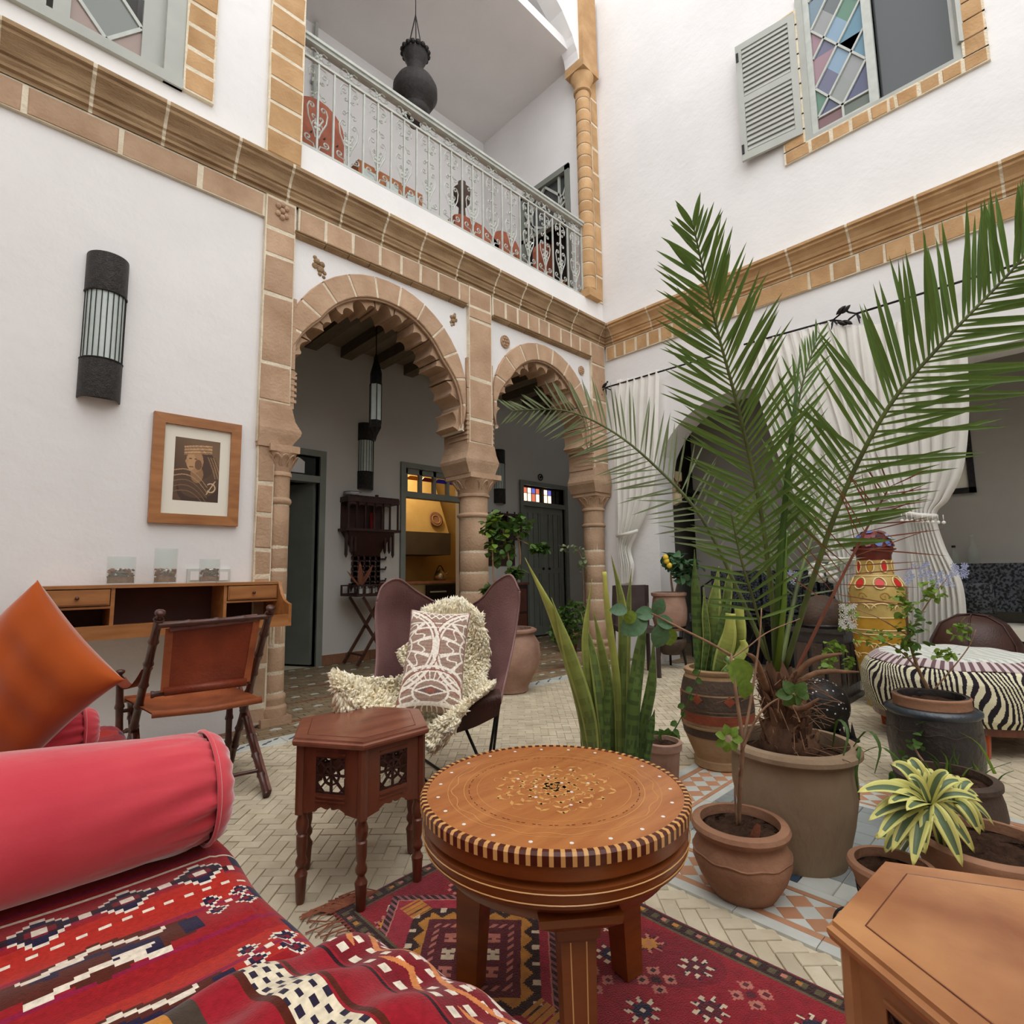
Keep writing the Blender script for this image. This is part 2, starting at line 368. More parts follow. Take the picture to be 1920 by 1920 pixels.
# voussoirs and the scalloped inner ring
def rin(th, A):
    base = A[2]-.185; td = math.degrees(min(th, PI-th))
    e = min(1, max(0, 32-td)/40.); e = e*e*(3-2*e)
    return base*(1-e)+e*(A[2]-.045)/math.cos(math.radians(min(td, 30)))
def arch(A, nv, cusps):
    cx, cz, R = A; t0, t1 = math.radians(-21), math.radians(201)
    P = lambda r, t: (cx+r*math.cos(t), cz+r*math.sin(t))
    for i in range(nv):
        a = t0+(t1-t0)*i/nv+.010; b = t0+(t1-t0)*(i+1)/nv-.010; mb = MB()
        ts = [a, (a+b)/2, b]
        poly = [P(min(R, 9), t) for t in ts]+[P(rin(t, A), t) for t in ts[::-1]]
        # keep the ring between the piers
        lim = (cx-A[2]+.015, cx+A[2]-.015)
        poly = [(min(max(u, lim[0]), lim[1]), v) for u, v in poly]
        stone_prism(mb, poly, fL, -.32, .03+random.uniform(-.003, .004), .006)
        mb.build('voussoir', 'stone', wl)
        # bead along the inner edge
        # lobed ring stone
        mb = MB(); n = 14; outer = []; inner = []
        for k in range(n+1):
            t = a+(b-a)*k/n; g = (t-t0)/(t1-t0)*cusps; fr = g-math.floor(g)
            big = int(math.floor(g)) % 2
            dep = (.07 if big else .095)-(.082 if big else .06)*abs(math.sin(PI*fr))**.7
            if abs(fr-.5) < .08 and big: dep -= .018
            outer.append(P(rin(t, A)+.004, t)); inner.append(P(rin(t, A)-.012-dep, t))
        mb.prism(outer+inner[::-1], lambda u, v, d: (u, d, v), YL+.03, YL+.31); mb.build('lobed_stone', 'stone', wl)
    mb = MB(); n = 60; o = []; q = []
    for k in range(n+1):
        t = t0+(t1-t0)*k/n; u, v = P(R-.01, t); o.append((min(max(u, cx-R+.02), cx+R-.02), v)); q.append(P(rin(t, A)+.004, t))
    for k in range(n): mb.prism([o[k], o[k+1], q[k+1], q[k]], fL, -.3, .026)
    mb.build('mortar', 'mortar', wl)
    mb = MB(); mb.tube([fL(*P(rin(t, A)-.004, t), -.0) for t in [t0+(t1-t0)*k/40 for k in range(41)]], .012, 6); mb.build('bead', 'stone', wl, smooth=True)
arch(A1, 13, 19); arch(A2, 11, 13)
# flared imposts over the capitals (seen from both sides)
def impost(cx0, cx1, xin0, xin1, z0, z1, y0, y1, nm='impost'):
    zz = [(z0, 0), (z0+.05, .02), (z0+.10, .045), (z0+.13, .05), (z0+.2, .02), (z1, 0)]
    mb = MB(); rings = []
    for z, o in zz: rings.append([(cx0-o*xin0, y0-o*.4, z), (cx1+o*xin1, y0-o*.4, z), (cx1+o*xin1, y1, z), (cx0-o*xin0, y1, z)])
    mb.loft(rings); mb.build(nm, 'stone', wl)
impost(3.17, 3.49, 1.1, .8, 1.93, 2.22, YL-.05, YL+.33)
impost(1.29, 1.51, 0, 1.5, 1.90, 2.22, YL-.05, YL+.33)
impost(5.08, 5.38, 1.1, 0, 1.93, 2.22, YL-.05, YL+.33)
# little ribs under the springing
for xs in ((3.155, 3.20), (3.46, 3.50), (5.06, 5.12), (1.49, 1.55)):
    for k in range(5): MB().box(xs[0], xs[1], YL-.035, YL+.25, 2.25+k*.045, 2.272+k*.045).build('rib', 'stone', wl)
# carved ornaments
def rosette(u, v, r, m_='stone'):
    mb = MB(); n = 18
    mb.prism([(u+r*math.cos(2*PI*k/n), v+r*1.1*math.sin(2*PI*k/n)) for k in range(n)], fL, 0, .014)
    for k in range(6):
        a = 2*PI*k/6; mb.ball(fL(u+r*.55*math.cos(a), v+r*.6*math.sin(a), .014), r*.24, 6)
    mb.ball(fL(u, v, .014), r*.26, 6)
    mb.tube([fL(u+r*.93*math.cos(2*PI*k/18), v+r*1.0*math.sin(2*PI*k/18), .014) for k in range(18)], r*.09, 5, closed=True)
    mb.build('rosette', m_, wl)
def leafcarve(u, v, s, a):
    mb = MB()
    for k, (du, dv, r) in enumerate([(0, 0, .03), (.028, .03, .024), (-.028, .03, .024), (0, .055, .026), (.02, -.03, .016), (-.02, -.03, .016), (0, -.055, .014), (0, .085, .016)]):
        c, q = math.cos(a), math.sin(a); uu = u+s*(du*c-dv*q); vv = v+s*(du*q+dv*c)
        mb.lathe([(1e-4, -.3*r*s), (r*s*.7, -.2*r*s), (r*s, 0), (r*s*.7, .5*r*s), (1e-4, .75*r*s)], fL(uu, vv, 0), 8, rot=Matrix(((1, 0, 0), (0, 0, -1), (0, 1, 0))))
    mb.build('leaf_carving', 'stone_dark', wl)
rosette(3.69, 3.36, .062); rosette(4.93, 3.37, .05); rosette(3.38, 3.665, .068)
leafcarve(1.72, 3.37, 1.1, .5); leafcarve(3.02, 3.37, .9, -.3)
for k in range(9): pass
mb = MB()
for du, dv in ((-.03, .03), (.03, .03), (-.03, -.03), (.03, -.03), (0, 0), (0, .05), (0, -.05)): mb.ball(fL(1.40+du, 3.68+dv, .045), .022, 6)
mb.build('leaf_carving', 'stone', wl)
# columns
def column(cx, cy, r, ztop, zbase, label, joints):
    t = thing('stone_column', label, 'column', (cx, cy, 0))
    m_ = 'stone'
    MB().box(cx-r*1.35, cx+r*1.35, cy-r*1.35, cy+r*1.35, 0, .05).lathe([(r*1.3, .05), (r*1.34, .08), (r*1.3, .11), (r*1.1, .125), (r*1.12, .15), (r*1.2, .165), (r*1.18, .185), (r, .20)], (cx, cy, 0), 24).build('base', m_, t, smooth=True, auto=True)
    zs = [.20]+joints+[ztop-.42]
    for a, b in zip(zs[:-1], zs[1:]):
        e = random.uniform(-.002, .002)
        MB().lathe([(r*.93, a), (r+e, a+.016), (r+e, b-.016), (r*.93, b)], (cx, cy, 0), 24, wob=.008, cap=True).build('drum', m_, t, smooth=True, auto=True)
    MB().lathe([(r*.975, .2), (r*.975, ztop-.4)], (cx, cy, 0), 20).build('mortar', 'mortar', t, smooth=True)
    z = ztop-.42
    MB().lathe([(r, z), (r*1.12, z+.01), (r*1.18, z+.025), (r*1.12, z+.04), (r, z+.05)], (cx, cy, 0), 24).build('ring', m_, t, smooth=True)
    MB().lathe([(r*.98, z+.05), (r*.98, z+.2), (r*1.12, z+.205), (r*1.12, z+.225), (r*1.02, z+.235)], (cx, cy, 0), 24).build('neck', m_, t, smooth=True, auto=True)
    mb = MB(); z = ztop-.19; rings = []
    for k in range(7):
        q = k/6; rr = r*(1.02+.38*q**1.4); e = .5*q
        rg = []
        for i in range(24):
            a = 2*PI*i/24; sq = 1/max(abs(math.cos(a)), abs(math.sin(a))); rg.append((cx+rr*math.cos(a)*(1-e+e*min(sq, 1.36)), cy+rr*math.sin(a)*(1-e+e*min(sq, 1.36)), z+q*.14))
        rings.append(rg)
    mb.loft(rings); cp = mb.build('capital', m_, t, smooth=True, auto=True)
    mb = MB()
    for i in range(12):
        a = 2*PI*i/12; rr = r*1.22; c = Vector((cx+rr*math.cos(a), cy+rr*math.sin(a), z+.07)); tx = Vector((-math.sin(a), math.cos(a), 0)); o = Vector((math.cos(a), math.sin(a), 0))
        mb.tube([c+tx*(.03*math.cos(q))+Vector((0, 0, .052*math.sin(q)))+o*(.03*math.sin(q)) for q in [PI*j/6-.4 for j in range(9)]], .006, 5)
    mb.build('leaf_carving', m_, cp)
    MB().box(cx-r*1.38, cx+r*1.38, cy-r*1.38, cy+r*1.38, ztop-.05, ztop).build('abacus', m_, t)
column(3.37, 4.03, .14, 1.94, 0, 'free-standing sandstone column between the two scalloped arches', [.42, .66, .82, 1.0, 1.2])
column(5.27, 4.04, .125, 1.94, 0, 'sandstone column in the courtyard corner beside the left curtain', [.42, .66, .86, 1.06, 1.24])
column(1.47, 3.93, .075, 1.92, 0, 'slim engaged sandstone column at the left end of the arcade', [.34, .52, .86, 1.04, 1.2])
column_up = thing('stone_column', 'round orange-tan column rising beside the balcony railing', 'column', (5.17, 3.93, 4.34))
zz = [4.46, 4.62, 4.80, 4.98, 5.14, 5.31, 5.48, 5.62, 5.78, 5.93, 6.08, 6.24, 6.40, 6.56, 6.72, 6.88, 7.04, 7.16]
MB().box(5.05, 5.30, 3.82, 4.06, 4.34, 4.44).build('base', 'stone_orange', column_up)
MB().lathe([(.086, 4.44), (.086, 7.2)], (5.17, 3.93, 0), 18).build('mortar', 'mortar', column_up, smooth=True)
for a, b in zip(zz[:-1], zz[1:]):
    MB().lathe([(.084, a), (.094, a+.012), (.094, b-.018), (.084, b-.004)], (5.17, 3.93, 0), 20, wob=.01, cap=True).build('drum', 'stone_orange', column_up, smooth=True, auto=True)
MB().lathe([(.094, 7.15), (.115, 7.16), (.115, 7.19), (.095, 7.2), (.10, 7.26), (.15, 7.36), (.15, 7.38)], (5.17, 3.93, 0), 20).box(5.01, 5.33, 3.78, 4.08, 7.38, 7.5).build('capital', 'stone_orange', column_up, smooth=True, auto=True)
MB().box(5.06, 5.36, 3.82, 4.08, 7.5, 8.6).build('pier', 'stone_orange', column_up)
# plaster strip between pier and right wall beside the upper column (flush edge stones)
pier(wl, fL, 5.28, 5.40, [4.36, 4.7, 5.05, 5.4, 5.75, 6.1, 6.45, 6.8, 7.15, 7.5, 7.9, 8.3], .02, 'stone_orange')
# carved white bracket over the capital
mb = MB()
cv_ = [(5.07-1.7*(1-math.cos(a_*PI/40))-.02*abs(math.sin(a_*1.2)), 7.42+1.0*math.sin(a_*PI/40)) for a_ in range(21)]
for q0_, q1_ in zip(cv_[:-1], cv_[1:]): mb.prism([q0_, q1_, (q1_[0], 8.6), (q0_[0], 8.6)], lambda u, v, d: (u, d, v), 3.88, 4.10)
mb.build('bracket', 'plaster', wl)

struct('ceiling_gallery_roof', MB().box(.3, 5.5, YL+.32, YB+.3, 8.3, 8.4), 'plaster')
# ================================================================ FLOOR
fl = struct('floor', MB().box(-2.3, 9.3, -3.1, 8.2, -.12, -.006), 'grout')
BX0, BX1, BY0, BY1 = 1.645, 3.0, .12, 1.475        # tiled square under the palm
def brickmesh(L, W, H=.006, c=.002):
    mb = MB(); stone_prism(mb, [(-L/2, -W/2), (L/2, -W/2), (L/2, W/2), (-L/2, W/2)], lambda u, v, d: (u, v, d), -.02, 0, c); return mb
BL, BW = .096, .048
units = []
R45 = math.radians(0.5)+PI/4
for a in range(-70, 70):
    for b in range(-32, 33):
        bx, by = a+2*b, a-2*b
        for (cx, cy, hor) in ((bx+1., by+.5, True), (bx+2.5, by+.0, False)):
            x = cx*BW; y = cy*BW
            X = 2.6+x*math.cos(R45)-y*math.sin(R45); Y = 1.3+x*math.sin(R45)+y*math.cos(R45)
            if not (-.1 < X < 5.42 and -1.2 < Y < 3.41): continue
            if X < .5 and Y < 2.7: continue
            if BX0-.02 < X < BX1+.02 and BY0-.02 < Y < BY1+.02: continue
            units.append((X, Y, R45+(0 if hor else PI/2)))
def sees(X, Y):
    d = Vector((X, Y, 0))-C0; k = d.dot(cF)
    if k < .2: return None
    return 960+CF*d.dot(cR)/k, 960-CF*d.dot(cU)/k, k
def hidden(X, Y, px, py):
    if .74 < X < 1.52 and Y < 1.68: return True
    if px < 455 and py > 1370: return True
    if 560 < px < 800 and 1330 < py < 1560: return True
    if 790 < px < 1290 and 1400 < py < 1620: return True
    return False
rank = []
for uu in units:
    s_ = sees(uu[0], uu[1])
    if s_ and -40 < s_[0] < 1960 and s_[1] < 1960 and not hidden(uu[0], uu[1], s_[0], s_[1]): rank.append((s_[2], uu))
rank.sort(key=lambda q: q[0]); near = set(id(q[1]) for q in rank[:300])
b0 = None; rest = MB()
for uu in units:
    M = Matrix.Translation((uu[0], uu[1], random.uniform(-.0015, .001)))@Matrix.Rotation(uu[2], 4, 'Z')@Matrix.Rotation(random.uniform(-.008, .008), 4, 'X')
    if id(uu) in near:
        if b0 is None: b0 = brickmesh(BL-.004, BW-.004).build('brick', 'floor_brick', fl, org=(0, 0, 0)); b0.matrix_basis = M
        else: inst(b0, 'brick', fl, M)
    else:
        L, W = BL/2-.002, BW/2-.002
        rest.add([M@Vector(p) for p in ((-L, -W, 0), (L, -W, 0), (L, W, 0), (-L, W, 0), (-L, -W, -.01), (L, -W, -.01), (L, W, -.01), (-L, W, -.01))], [(0, 1, 2, 3), (0, 4, 5, 1), (1, 5, 6, 2), (2, 6, 7, 3), (3, 7, 4, 0)])
rest.build('brick', 'floor_brick', fl, kind='stuff')
# salon and gallery floors: smaller bricks with rows of pale lozenges
g = MB(); wt = MB(); tr = MB()
row = 0; y = 3.57
while y < 5.92:
    hh = .052
    if row % 8 == 3:
        x = .6
        while x < 8: wt.prism([(x, y+.03), (x+.035, y+.008), (x+.07, y+.03), (x+.035, y+.052)], lambda u, v, d: (u, v, d), -.01, .0005); g.box(x+.08, x+.155, y+.004, y+.055, -.01, 0); x += .16
    else:
        x = .6+(row % 2)*.06
        while x < 8: (tr if row % 10 == 5 else g).box(x, x+.112, y+.003, y+.049, -.01, random.uniform(-.001, .001)); x += .118
    y += .0585 if row % 8 == 3 else .052; row += 1
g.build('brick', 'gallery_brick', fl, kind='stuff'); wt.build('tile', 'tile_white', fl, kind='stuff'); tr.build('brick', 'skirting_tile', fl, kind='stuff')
g = MB()
for i in range(20):
    for j in range(48): g.box(5.45+i*.12+(j % 2)*.06, 5.45+i*.12+(j % 2)*.06+.114, -.9+j*.1, -.9+j*.1+.094, -.01, random.uniform(-.001, .001))
g.build('brick', 'gallery_brick', fl, kind='stuff')
# white and blue border between courtyard and gallery, and along the right side
def border_x(x0, x1, y0, y1, n):
    st = (x1-x0)/n; w_ = None; b_ = None
    for i in range(n):
        M = Matrix.Translation((x0+(i+.5)*st, (y0+y1)/2, .001))
        if w_ is None: w_ = brickmesh(st-.004, y1-y0).build('tile', 'tile_white', fl, org=(0, 0, 0)); w_.matrix_basis = M
        else: inst(w_, 'tile', fl, M)
        for dx, dy in ((-.04, -.025), (.045, .028), (-.005, .0)):
            M = Matrix.Translation((x0+(i+.5)*st+dx, (y0+y1)/2+dy, .0035))@Matrix.Rotation(.5, 4, 'Z')
            if b_ is None:
                mb = MB(); mb.prism([(-.024, 0), (0, -.009), (.024, 0), (0, .009)], lambda u, v, d: (u, v, d), -.003, 0); b_ = mb.build('lozenge_tile', 'tile_blue', fl, org=(0, 0, 0)); b_.matrix_basis = M
            else: inst(b_, 'lozenge_tile', fl, M)
border_x(.6, 5.3, 3.42, 3.56, 30)
mb = MB()
for i in range(24): mb.box(5.28, 5.40, -1.2+i*.19, -1.2+i*.19+.185, -.01, .002)
mb.build('tile', 'tile_white', fl, kind='stuff')
# the tiled square: marble strip, terracotta line, lozenge band, inner lines, grey basin floor
def ring_side(P, tdir, ndir, L, indiv):
    def F(u, v, d): q = P+tdir*u+ndir*v; return (q.x, q.y, d)
    def put(poly, m_, z=.002, nm='tile', acc=None):
        if len(poly) == 4 and nm == 'strip' and poly[1][0]-poly[0][0] < .01: return
        if acc is not None: acc.prism(poly, F, -.012, z); return
        mb = MB(); stone_prism(mb, poly, F, -.012, z, .0015); mb.build(nm, m_, fl)
    n = max(3, int(L/.2)); st = L/n
    accs = {} if not indiv else None
    def A(m_): return None if indiv else accs.setdefault(m_, MB())
    for i in range(n):
        a = i*st
        l0 = a if i else 0; l1 = a+st
        mit = lambda s, v: min(max(s, v), L-v)
        put([(mit(l0, 0)+.001, 0), (mit(l1, 0)-.001, 0), (mit(l1, .043)-.001, .043), (mit(l0, .043)+.001, .043)], 'tile_white', .003, 'strip', A('tile_white'))
        put([(mit(l0, .045)+.001, .045), (mit(l1, .045)-.001, .045), (mit(l1, .07)-.001, .07), (mit(l0, .07)+.001, .07)], 'tile_terracotta', .002, 'strip', A('tile_terracotta'))
        for v0, v1, mm in ((.232, .250, 'tile_terracotta'), (.252, .285, 'tile_white')):
            put([(mit(l0, v0)+.001, v0), (mit(l1, v0)-.001, v0), (mit(l1, v1)-.001, v1), (mit(l0, v1)+.001, v1)], mm, .002, 'strip', A(mm))
    s = .079; v = .072; nn = int((L-.464)/s); s1 = (L-.464)/nn
    for i in range(nn):
        for j in range(2):
            u0 = .232+i*s1; w0 = v+j*s; c = (u0+s1/2, w0+s/2)
            K = [(u0, w0), (u0+s1, w0), (u0+s1, w0+s), (u0, w0+s)]
            for k in range(4):
                if k % 2 == 0 and j == 0 and k == 2: continue   # merged below
                if j == 1 and k == 0:
                    put([(u0+s1/2, w0-s/2), K[1], c, K[0]], 'tile_white', .0015, 'tile', A('tile_white')); continue
                if k == 3 and i > 0: continue
                if k == 1 and i < nn-1:
                    put([K[1], (u0+1.5*s1, w0+s/2), K[2], c], 'tile_terracotta', .0015, 'tile', A('tile_terracotta')); continue
                put([K[k], K[(k+1) % 4], c], 'tile_white' if k % 2 == 0 else 'tile_terracotta', .0015, 'tile', A('tile_white' if k % 2 == 0 else 'tile_terracotta'))
    cs = .08
    for i in range(2):
        for j in range(2):
            u0, w0 = .072+i*cs, .072+j*cs; K = [(u0, w0), (u0+cs, w0), (u0+cs, w0+cs), (u0, w0+cs)]; c = (u0+cs/2, w0+cs/2)
            for k in range(4): put([K[k], K[(k+1) % 4], c], 'tile_white' if k % 2 == 0 else 'tile_terracotta', .0015, 'tile', A('tile_white' if k % 2 == 0 else 'tile_terracotta'))
    if accs:
        for m_, a in accs.items(): a.build('tile', m_, fl, kind='stuff')
V2 = lambda x, y: Vector((x, y, 0))
ring_side(V2(BX0, BY0), V2(0, 1), V2(1, 0), BY1-BY0, True)
ring_side(V2(BX0, BY1), V2(1, 0), V2(0, -1), BX1-BX0, True)
ring_side(V2(BX1, BY1), V2(0, -1), V2(-1, 0), BY1-BY0, False)
ring_side(V2(BX1, BY0), V2(-1, 0), V2(0, 1), BX1-BX0, False)
s = .1035; n = int((BX1-BX0-.574)/s)
for i in range(n+1):
    for j in range(n+1):
        x = BX0+.288+i*s; y = BY0+.288+j*s
        if x+s > BX1-.2 or y+s > BY1-.2: continue
        mb = MB(); stone_prism(mb, [(x+.002, y+.002), (x+s-.002, y+.002), (x+s-.002, y+s-.002), (x+.002, y+s-.002)], lambda u, v, d: (u, v, d), -.012, .001, .002)
        mb.build('tile', 'tile_blue' if (i < 2 and 3 <= j <= 4) else ('tile_white' if i == 0 else 'tile_grey'), fl)
# ================================================================ DOORS of the gallery
def leaf(mb_name, parent, hinge, ang, wd, z0, z1, m_, planks=4, sgn=1):
    R = Matrix.Rotation(ang, 3, 'Z'); H = Vector(hinge)
    f = lambda u, v, d: tuple(H+R@Vector((u*sgn, d, v)))
    lf = MB(); lf.prism([(0, z0), (wd, z0), (wd, z1), (0, z1)], f, -.012, .012); L_ = lf.build('door_leaf', m_, parent)
    st = wd/planks
    for i in range(planks):
        mb = MB(); stone_prism(mb, [(i*st+.012, z0+.08), ((i+1)*st-.004, z0+.08), ((i+1)*st-.004, z1-.06), (i*st+.012, z1-.06)], f, -.01, -.024, .006); mb.build('plank', m_, L_)
    for za, zb in ((z0, z0+.14), ((z0+z1)/2-.05, (z0+z1)/2+.04), (z1-.1, z1)):
        MB().prism([(0, za), (wd, za), (wd, zb), (0, zb)], f, -.012, -.03).build('rail', m_, L_)
    MB().prism([(0, z0), (.07, z0), (.07, z1), (0, z1)], f, -.012, -.031).prism([(wd-.07, z0), (wd, z0), (wd, z1), (wd-.07, z1)], f, -.012, -.031).build('stile', m_, L_)
    return L_
def frame(parent_name, x0, x1, h, tz, m_='grey_door'):
    F_ = MB().box(x0-.07, x0, YB-.035, YB+.12, 0, h+.07).box(x1, x1+.07, YB-.035, YB+.12, 0, h+.07).box(x0, x1, YB-.035, YB+.12, h, h+.07).box(x0, x1, YB-.03, YB+.1, tz, tz+.075)
    return F_
d1 = struct('door_1', frame('d', 2.02, 2.66, 2.34, 2.04), 'grey_door')
leaf('l', d1, (2.63, YB+.05, 0), math.radians(118), .50, .02, 2.04, 'grey_door', 3)
leaf('l', d1, (2.03, YB+.05, 0), math.radians(80), .3, .02, 2.04, 'grey_door', 2)
MB().box(2.05, 2.63, YB+.03, YB+.035, 2.13, 2.33).build('pane', 'glass_dark', d1)
MB().box(2.2, 2.5, YB+.02, YB+.03, 2.14, 2.27).prism([(2.2, 2.27), (2.5, 2.27), (2.44, 2.31), (2.26, 2.31)], lambda u, v, d: (u, d, v), YB+.02, YB+.03).build('pale_pane', 'plaster', d1)
d2 = struct('door_2', frame('d', 3.80, 4.78, 2.36, 1.98), 'grey_door')
for i in range(4):
    x0 = 3.86+i*.225
    mb = MB(); P = [(x0, 2.22), (x0+.185, 2.22), (x0+.185, 2.245), (x0+.14, 2.275), (x0+.045, 2.275), (x0, 2.245)]
    mat('stained_%d' % i, [(190, 96, 20), (96, 34, 24), (36, 34, 120), (70, 40, 120)][i], rough=.15, emit=.08)
    mb.prism(P, lambda u, v, d: (u, d, v), YB+.03, YB+.036); mb.build('stained_pane', 'stained_%d' % i, d2)
mb = MB()
for i in range(5): mb.box(3.80+i*.225, 3.845+i*.225, YB, YB+.05, 2.04, 2.36)
mb.box(3.8, 4.78, YB, YB+.05, 2.29, 2.37).build('muntin', 'grey_door', d2)
d3 = struct('door_3', frame('d', 5.94, 6.92, 2.36, 2.03), 'grey_door')
leaf('l', d3, (5.95, YB+.05, 0), 0, .48, .02, 2.03, 'grey_door', 4); leaf('l', d3, (6.91, YB+.05, 0), 0, .48, .02, 2.03, 'grey_door', 4, -1)
for dx in (6.36, 6.50): MB().ball((dx, YB-.03, 1.05), .022, 8).build('door_knob', 'iron', d3)
mat('lit_pane', (255, 226, 196), rough=.5, emit=1.1); mat('lit_red', (226, 120, 90), rough=.5, emit=.6); mat('lit_blue', (110, 110, 200), rough=.5, emit=.6)
cols = ['lit_pane', 'lit_pane', 'lit_red', 'lit_pane', 'lit_blue', 'lit_pane', 'lit_pane', 'glass_dark', 'glass_dark']
for i in range(9):
    if i == 4: continue
    x0 = 6.0+i*.095; MB().box(x0, x0+.07, YB+.03, YB+.036, 2.12, 2.24).build('pane', cols[i], d3); MB().box(x0, x0+.07, YB+.03, YB+.036, 2.25, 2.33).build('pane', ['lit_red', 'lit_pane', 'lit_blue', 'lit_red', 'lit_pane', 'lit_pane', 'lit_blue', 'glass_dark', 'glass_dark'][i], d3)
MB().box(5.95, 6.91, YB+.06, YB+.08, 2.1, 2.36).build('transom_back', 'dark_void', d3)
t = thing('door_ornament', 'small round wall ornament above the dark double door', 'ornament', (6.35, YB-.01, 2.52))
MB().tube([(6.35+.05*math.cos(a*PI/8), YB-.012, 2.52+.05*math.sin(a*PI/8)) for a in range(16)], .008, 5, closed=True).ball((6.35, YB-.012, 2.52), .02, 6).build('disc', 'iron', t)
struct('wall_dark_room', MB().box(.4, 3.1, 7.4, 7.5, 0, 3.4).box(.3, .4, YB+.2, 7.5, 0, 3.4).box(3.0, 3.1, YB+.2, 7.5, 0, 3.4).box(.3, 3.1, YB+.2, 7.5, 3.4, 3.5), 'beam_wood')
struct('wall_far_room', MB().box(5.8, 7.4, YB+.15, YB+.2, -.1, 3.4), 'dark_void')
# kitchen behind the second door
mat('ochre_wall', (190, 156, 92), (170, 136, 76), .8, 3, .3, 20); mat('kitchen_tile', (178, 160, 120), (160, 142, 104), .4, 6)
struct('wall_kitchen', MB().box(3.2, 6.6, 7.9, 8.0, 0, 3.2).box(3.1, 3.2, YB+.2, 8, 0, 3.2).box(6.6, 6.7, YB+.2, 8, 0, 3.2), 'ochre_wall')
struct('ceiling_kitchen', MB().box(3.1, 6.7, YB+.2, 8, 3.2, 3.3), 'ochre_wall'); struct('floor_kitchen', MB().box(3.1, 6.7, YB+.2, 8, -.1, 0), 'gallery_brick')
kl = bpy.data.lights.new('kitchen_lamp', 'POINT'); kl.energy = 34; kl.color = (1, .88, .66); kl.shadow_soft_size = .15
ko = bpy.data.objects.new('kitchen_lamp', kl); COL.objects.link(ko); ko.location = (4.6, 6.9, 2.9)
t = thing('cooker_hood', 'dark plastered cooker hood on the ochre kitchen wall', 'hood', (5.4, 7.6, 1.35)); mat('hood_dark', (78, 64, 44), (64, 52, 36), .8, 3)
mb = MB(); mb.loft([[(4.6, 7.2, 1.30), (5.52, 7.2, 1.30), (5.52, 7.89, 1.30), (4.6, 7.89, 1.30)], [(4.6, 7.2, 1.66), (5.52, 7.2, 1.66), (5.52, 7.89, 1.66), (4.6, 7.89, 1.66)]]); mb.build('canopy', 'hood_dark', t)
mb = MB(); mb.loft([[(4.62, 7.22, 1.66), (5.50, 7.22, 1.66), (5.50, 7.89, 1.66), (4.62, 7.89, 1.66)], [(4.95, 7.6, 2.9), (5.35, 7.6, 2.9), (5.35, 7.89, 2.9), (4.95, 7.89, 2.9)]]); mb.build('flue', 'ochre_wall', t)
t = thing('kitchen_counter', 'tiled kitchen counter seen through the open doorway', 'counter', (5.3, 7.5, 0))
MB().box(4.3, 6.3, 7.2, 7.89, .0, .84).build('body', 'kitchen_tile', t); MB().box(4.28, 6.32, 7.16, 7.89, .84, .88).build('worktop', 'skirting_tile', t)
t = thing('oven', 'black oven built under the kitchen worktop', 'oven', (5.35, 7.15, 0))
MB().box(5.0, 5.75, 7.12, 7.17, .05, .82).build('body', 'iron', t); MB().box(5.05, 5.35, 7.09, 7.12, .7, .72).build('handle', 'grey_paint', t)
t = thing('kettle', 'metal kettle with an arched handle on the kitchen worktop', 'kettle', (5.45, 7.4, .88)); mat('steel', (170, 160, 140), rough=.3, metal=.9)
MB().lathe([(.001, 0), (.09, 0), (.11, .04), (.10, .1), (.06, .15), (.02, .17), (.001, .19)], (5.45, 7.4, .88), 16).build('body', 'steel', t, smooth=True)
MB().tube([(5.36+.18*i/8, 7.4, 1.0+.13*math.sin(PI*i/8)) for i in range(9)], .009, 6).build('handle', 'iron', t, smooth=True)
MB().tube([(5.53, 7.4, .96), (5.6, 7.4, 1.0), (5.63, 7.4, 1.05)], [.02, .014, .01], 6).build('spout', 'steel', t, smooth=True)
t = thing('wall_plate', 'round brown patterned plate hanging above the cooker hood', 'plate', (5.35, 7.45, 2.28))
MB().lathe([(.001, -.01), (.11, 0), (.13, .02), (.11, .012), (.001, .0)], (5.25, 7.25, 1.88), 20, rot=Matrix.Rotation(PI/2-.3, 3, 'X')).build('dish', 'skirting_tile', t, smooth=True)
MB().tube([(5.25+.075*math.cos(a*PI/8), 7.235+.022*math.sin(a*PI/8), 1.88+.07*math.sin(a*PI/8)) for a in range(16)], .006, 5, closed=True).build('painted_ring', 'ochre_wall', t)
t = thing('kitchen_shelf', 'slim beige panelled cupboard at the right of the kitchen', 'cupboard', (6.2, 7.3, 0))
MB().box(6.1, 6.58, 7.0, 7.15, 0, 2.3).build('body', 'ochre_wall', t)
MB().box(6.14, 6.54, 6.985, 7.0, 1.2, 2.2).box(6.14, 6.54, 6.985, 7.0, .1, 1.1).build('door_panel', 'kitchen_tile', t); MB().ball((6.18, 6.98, .98), .02, 6).build('knob', 'iron', t)
# ================================================================ UPPER WINDOWS
def strut(a, b, fn, d0, d1, wd, mb):
    a = Vector(a); b = Vector(b); t_ = (b-a).normalized(); n_ = Vector((-t_.y, t_.x))*wd/2
    mb.prism([tuple(a-n_), tuple(b-n_), tuple(b+n_), tuple(a+n_)], fn, d0, d1)
w1 = struct('window_1', MB().prism([(.62, 4.24), (.73, 4.24), (.73, 6.1), (.62, 6.1)], fL, -.1, .02).prism([(-.95, 4.24), (.73, 4.24), (.73, 4.31), (-.95, 4.31)], fL, -.1, .035), 'grey_paint')
mb = MB()
for x0, x1 in ((.5, .62), (-.05, .03), (.06, .14), (-.95, -.55)): mb.prism([(x0, 4.31), (x1, 4.31), (x1, 6), (x0, 6)], fL, -.08, -.035)
mb.prism([(-.9, 4.31), (.6, 4.31), (.6, 4.37), (-.9, 4.37)], fL, -.08, -.036); mb.build('sash', 'grey_paint', w1)
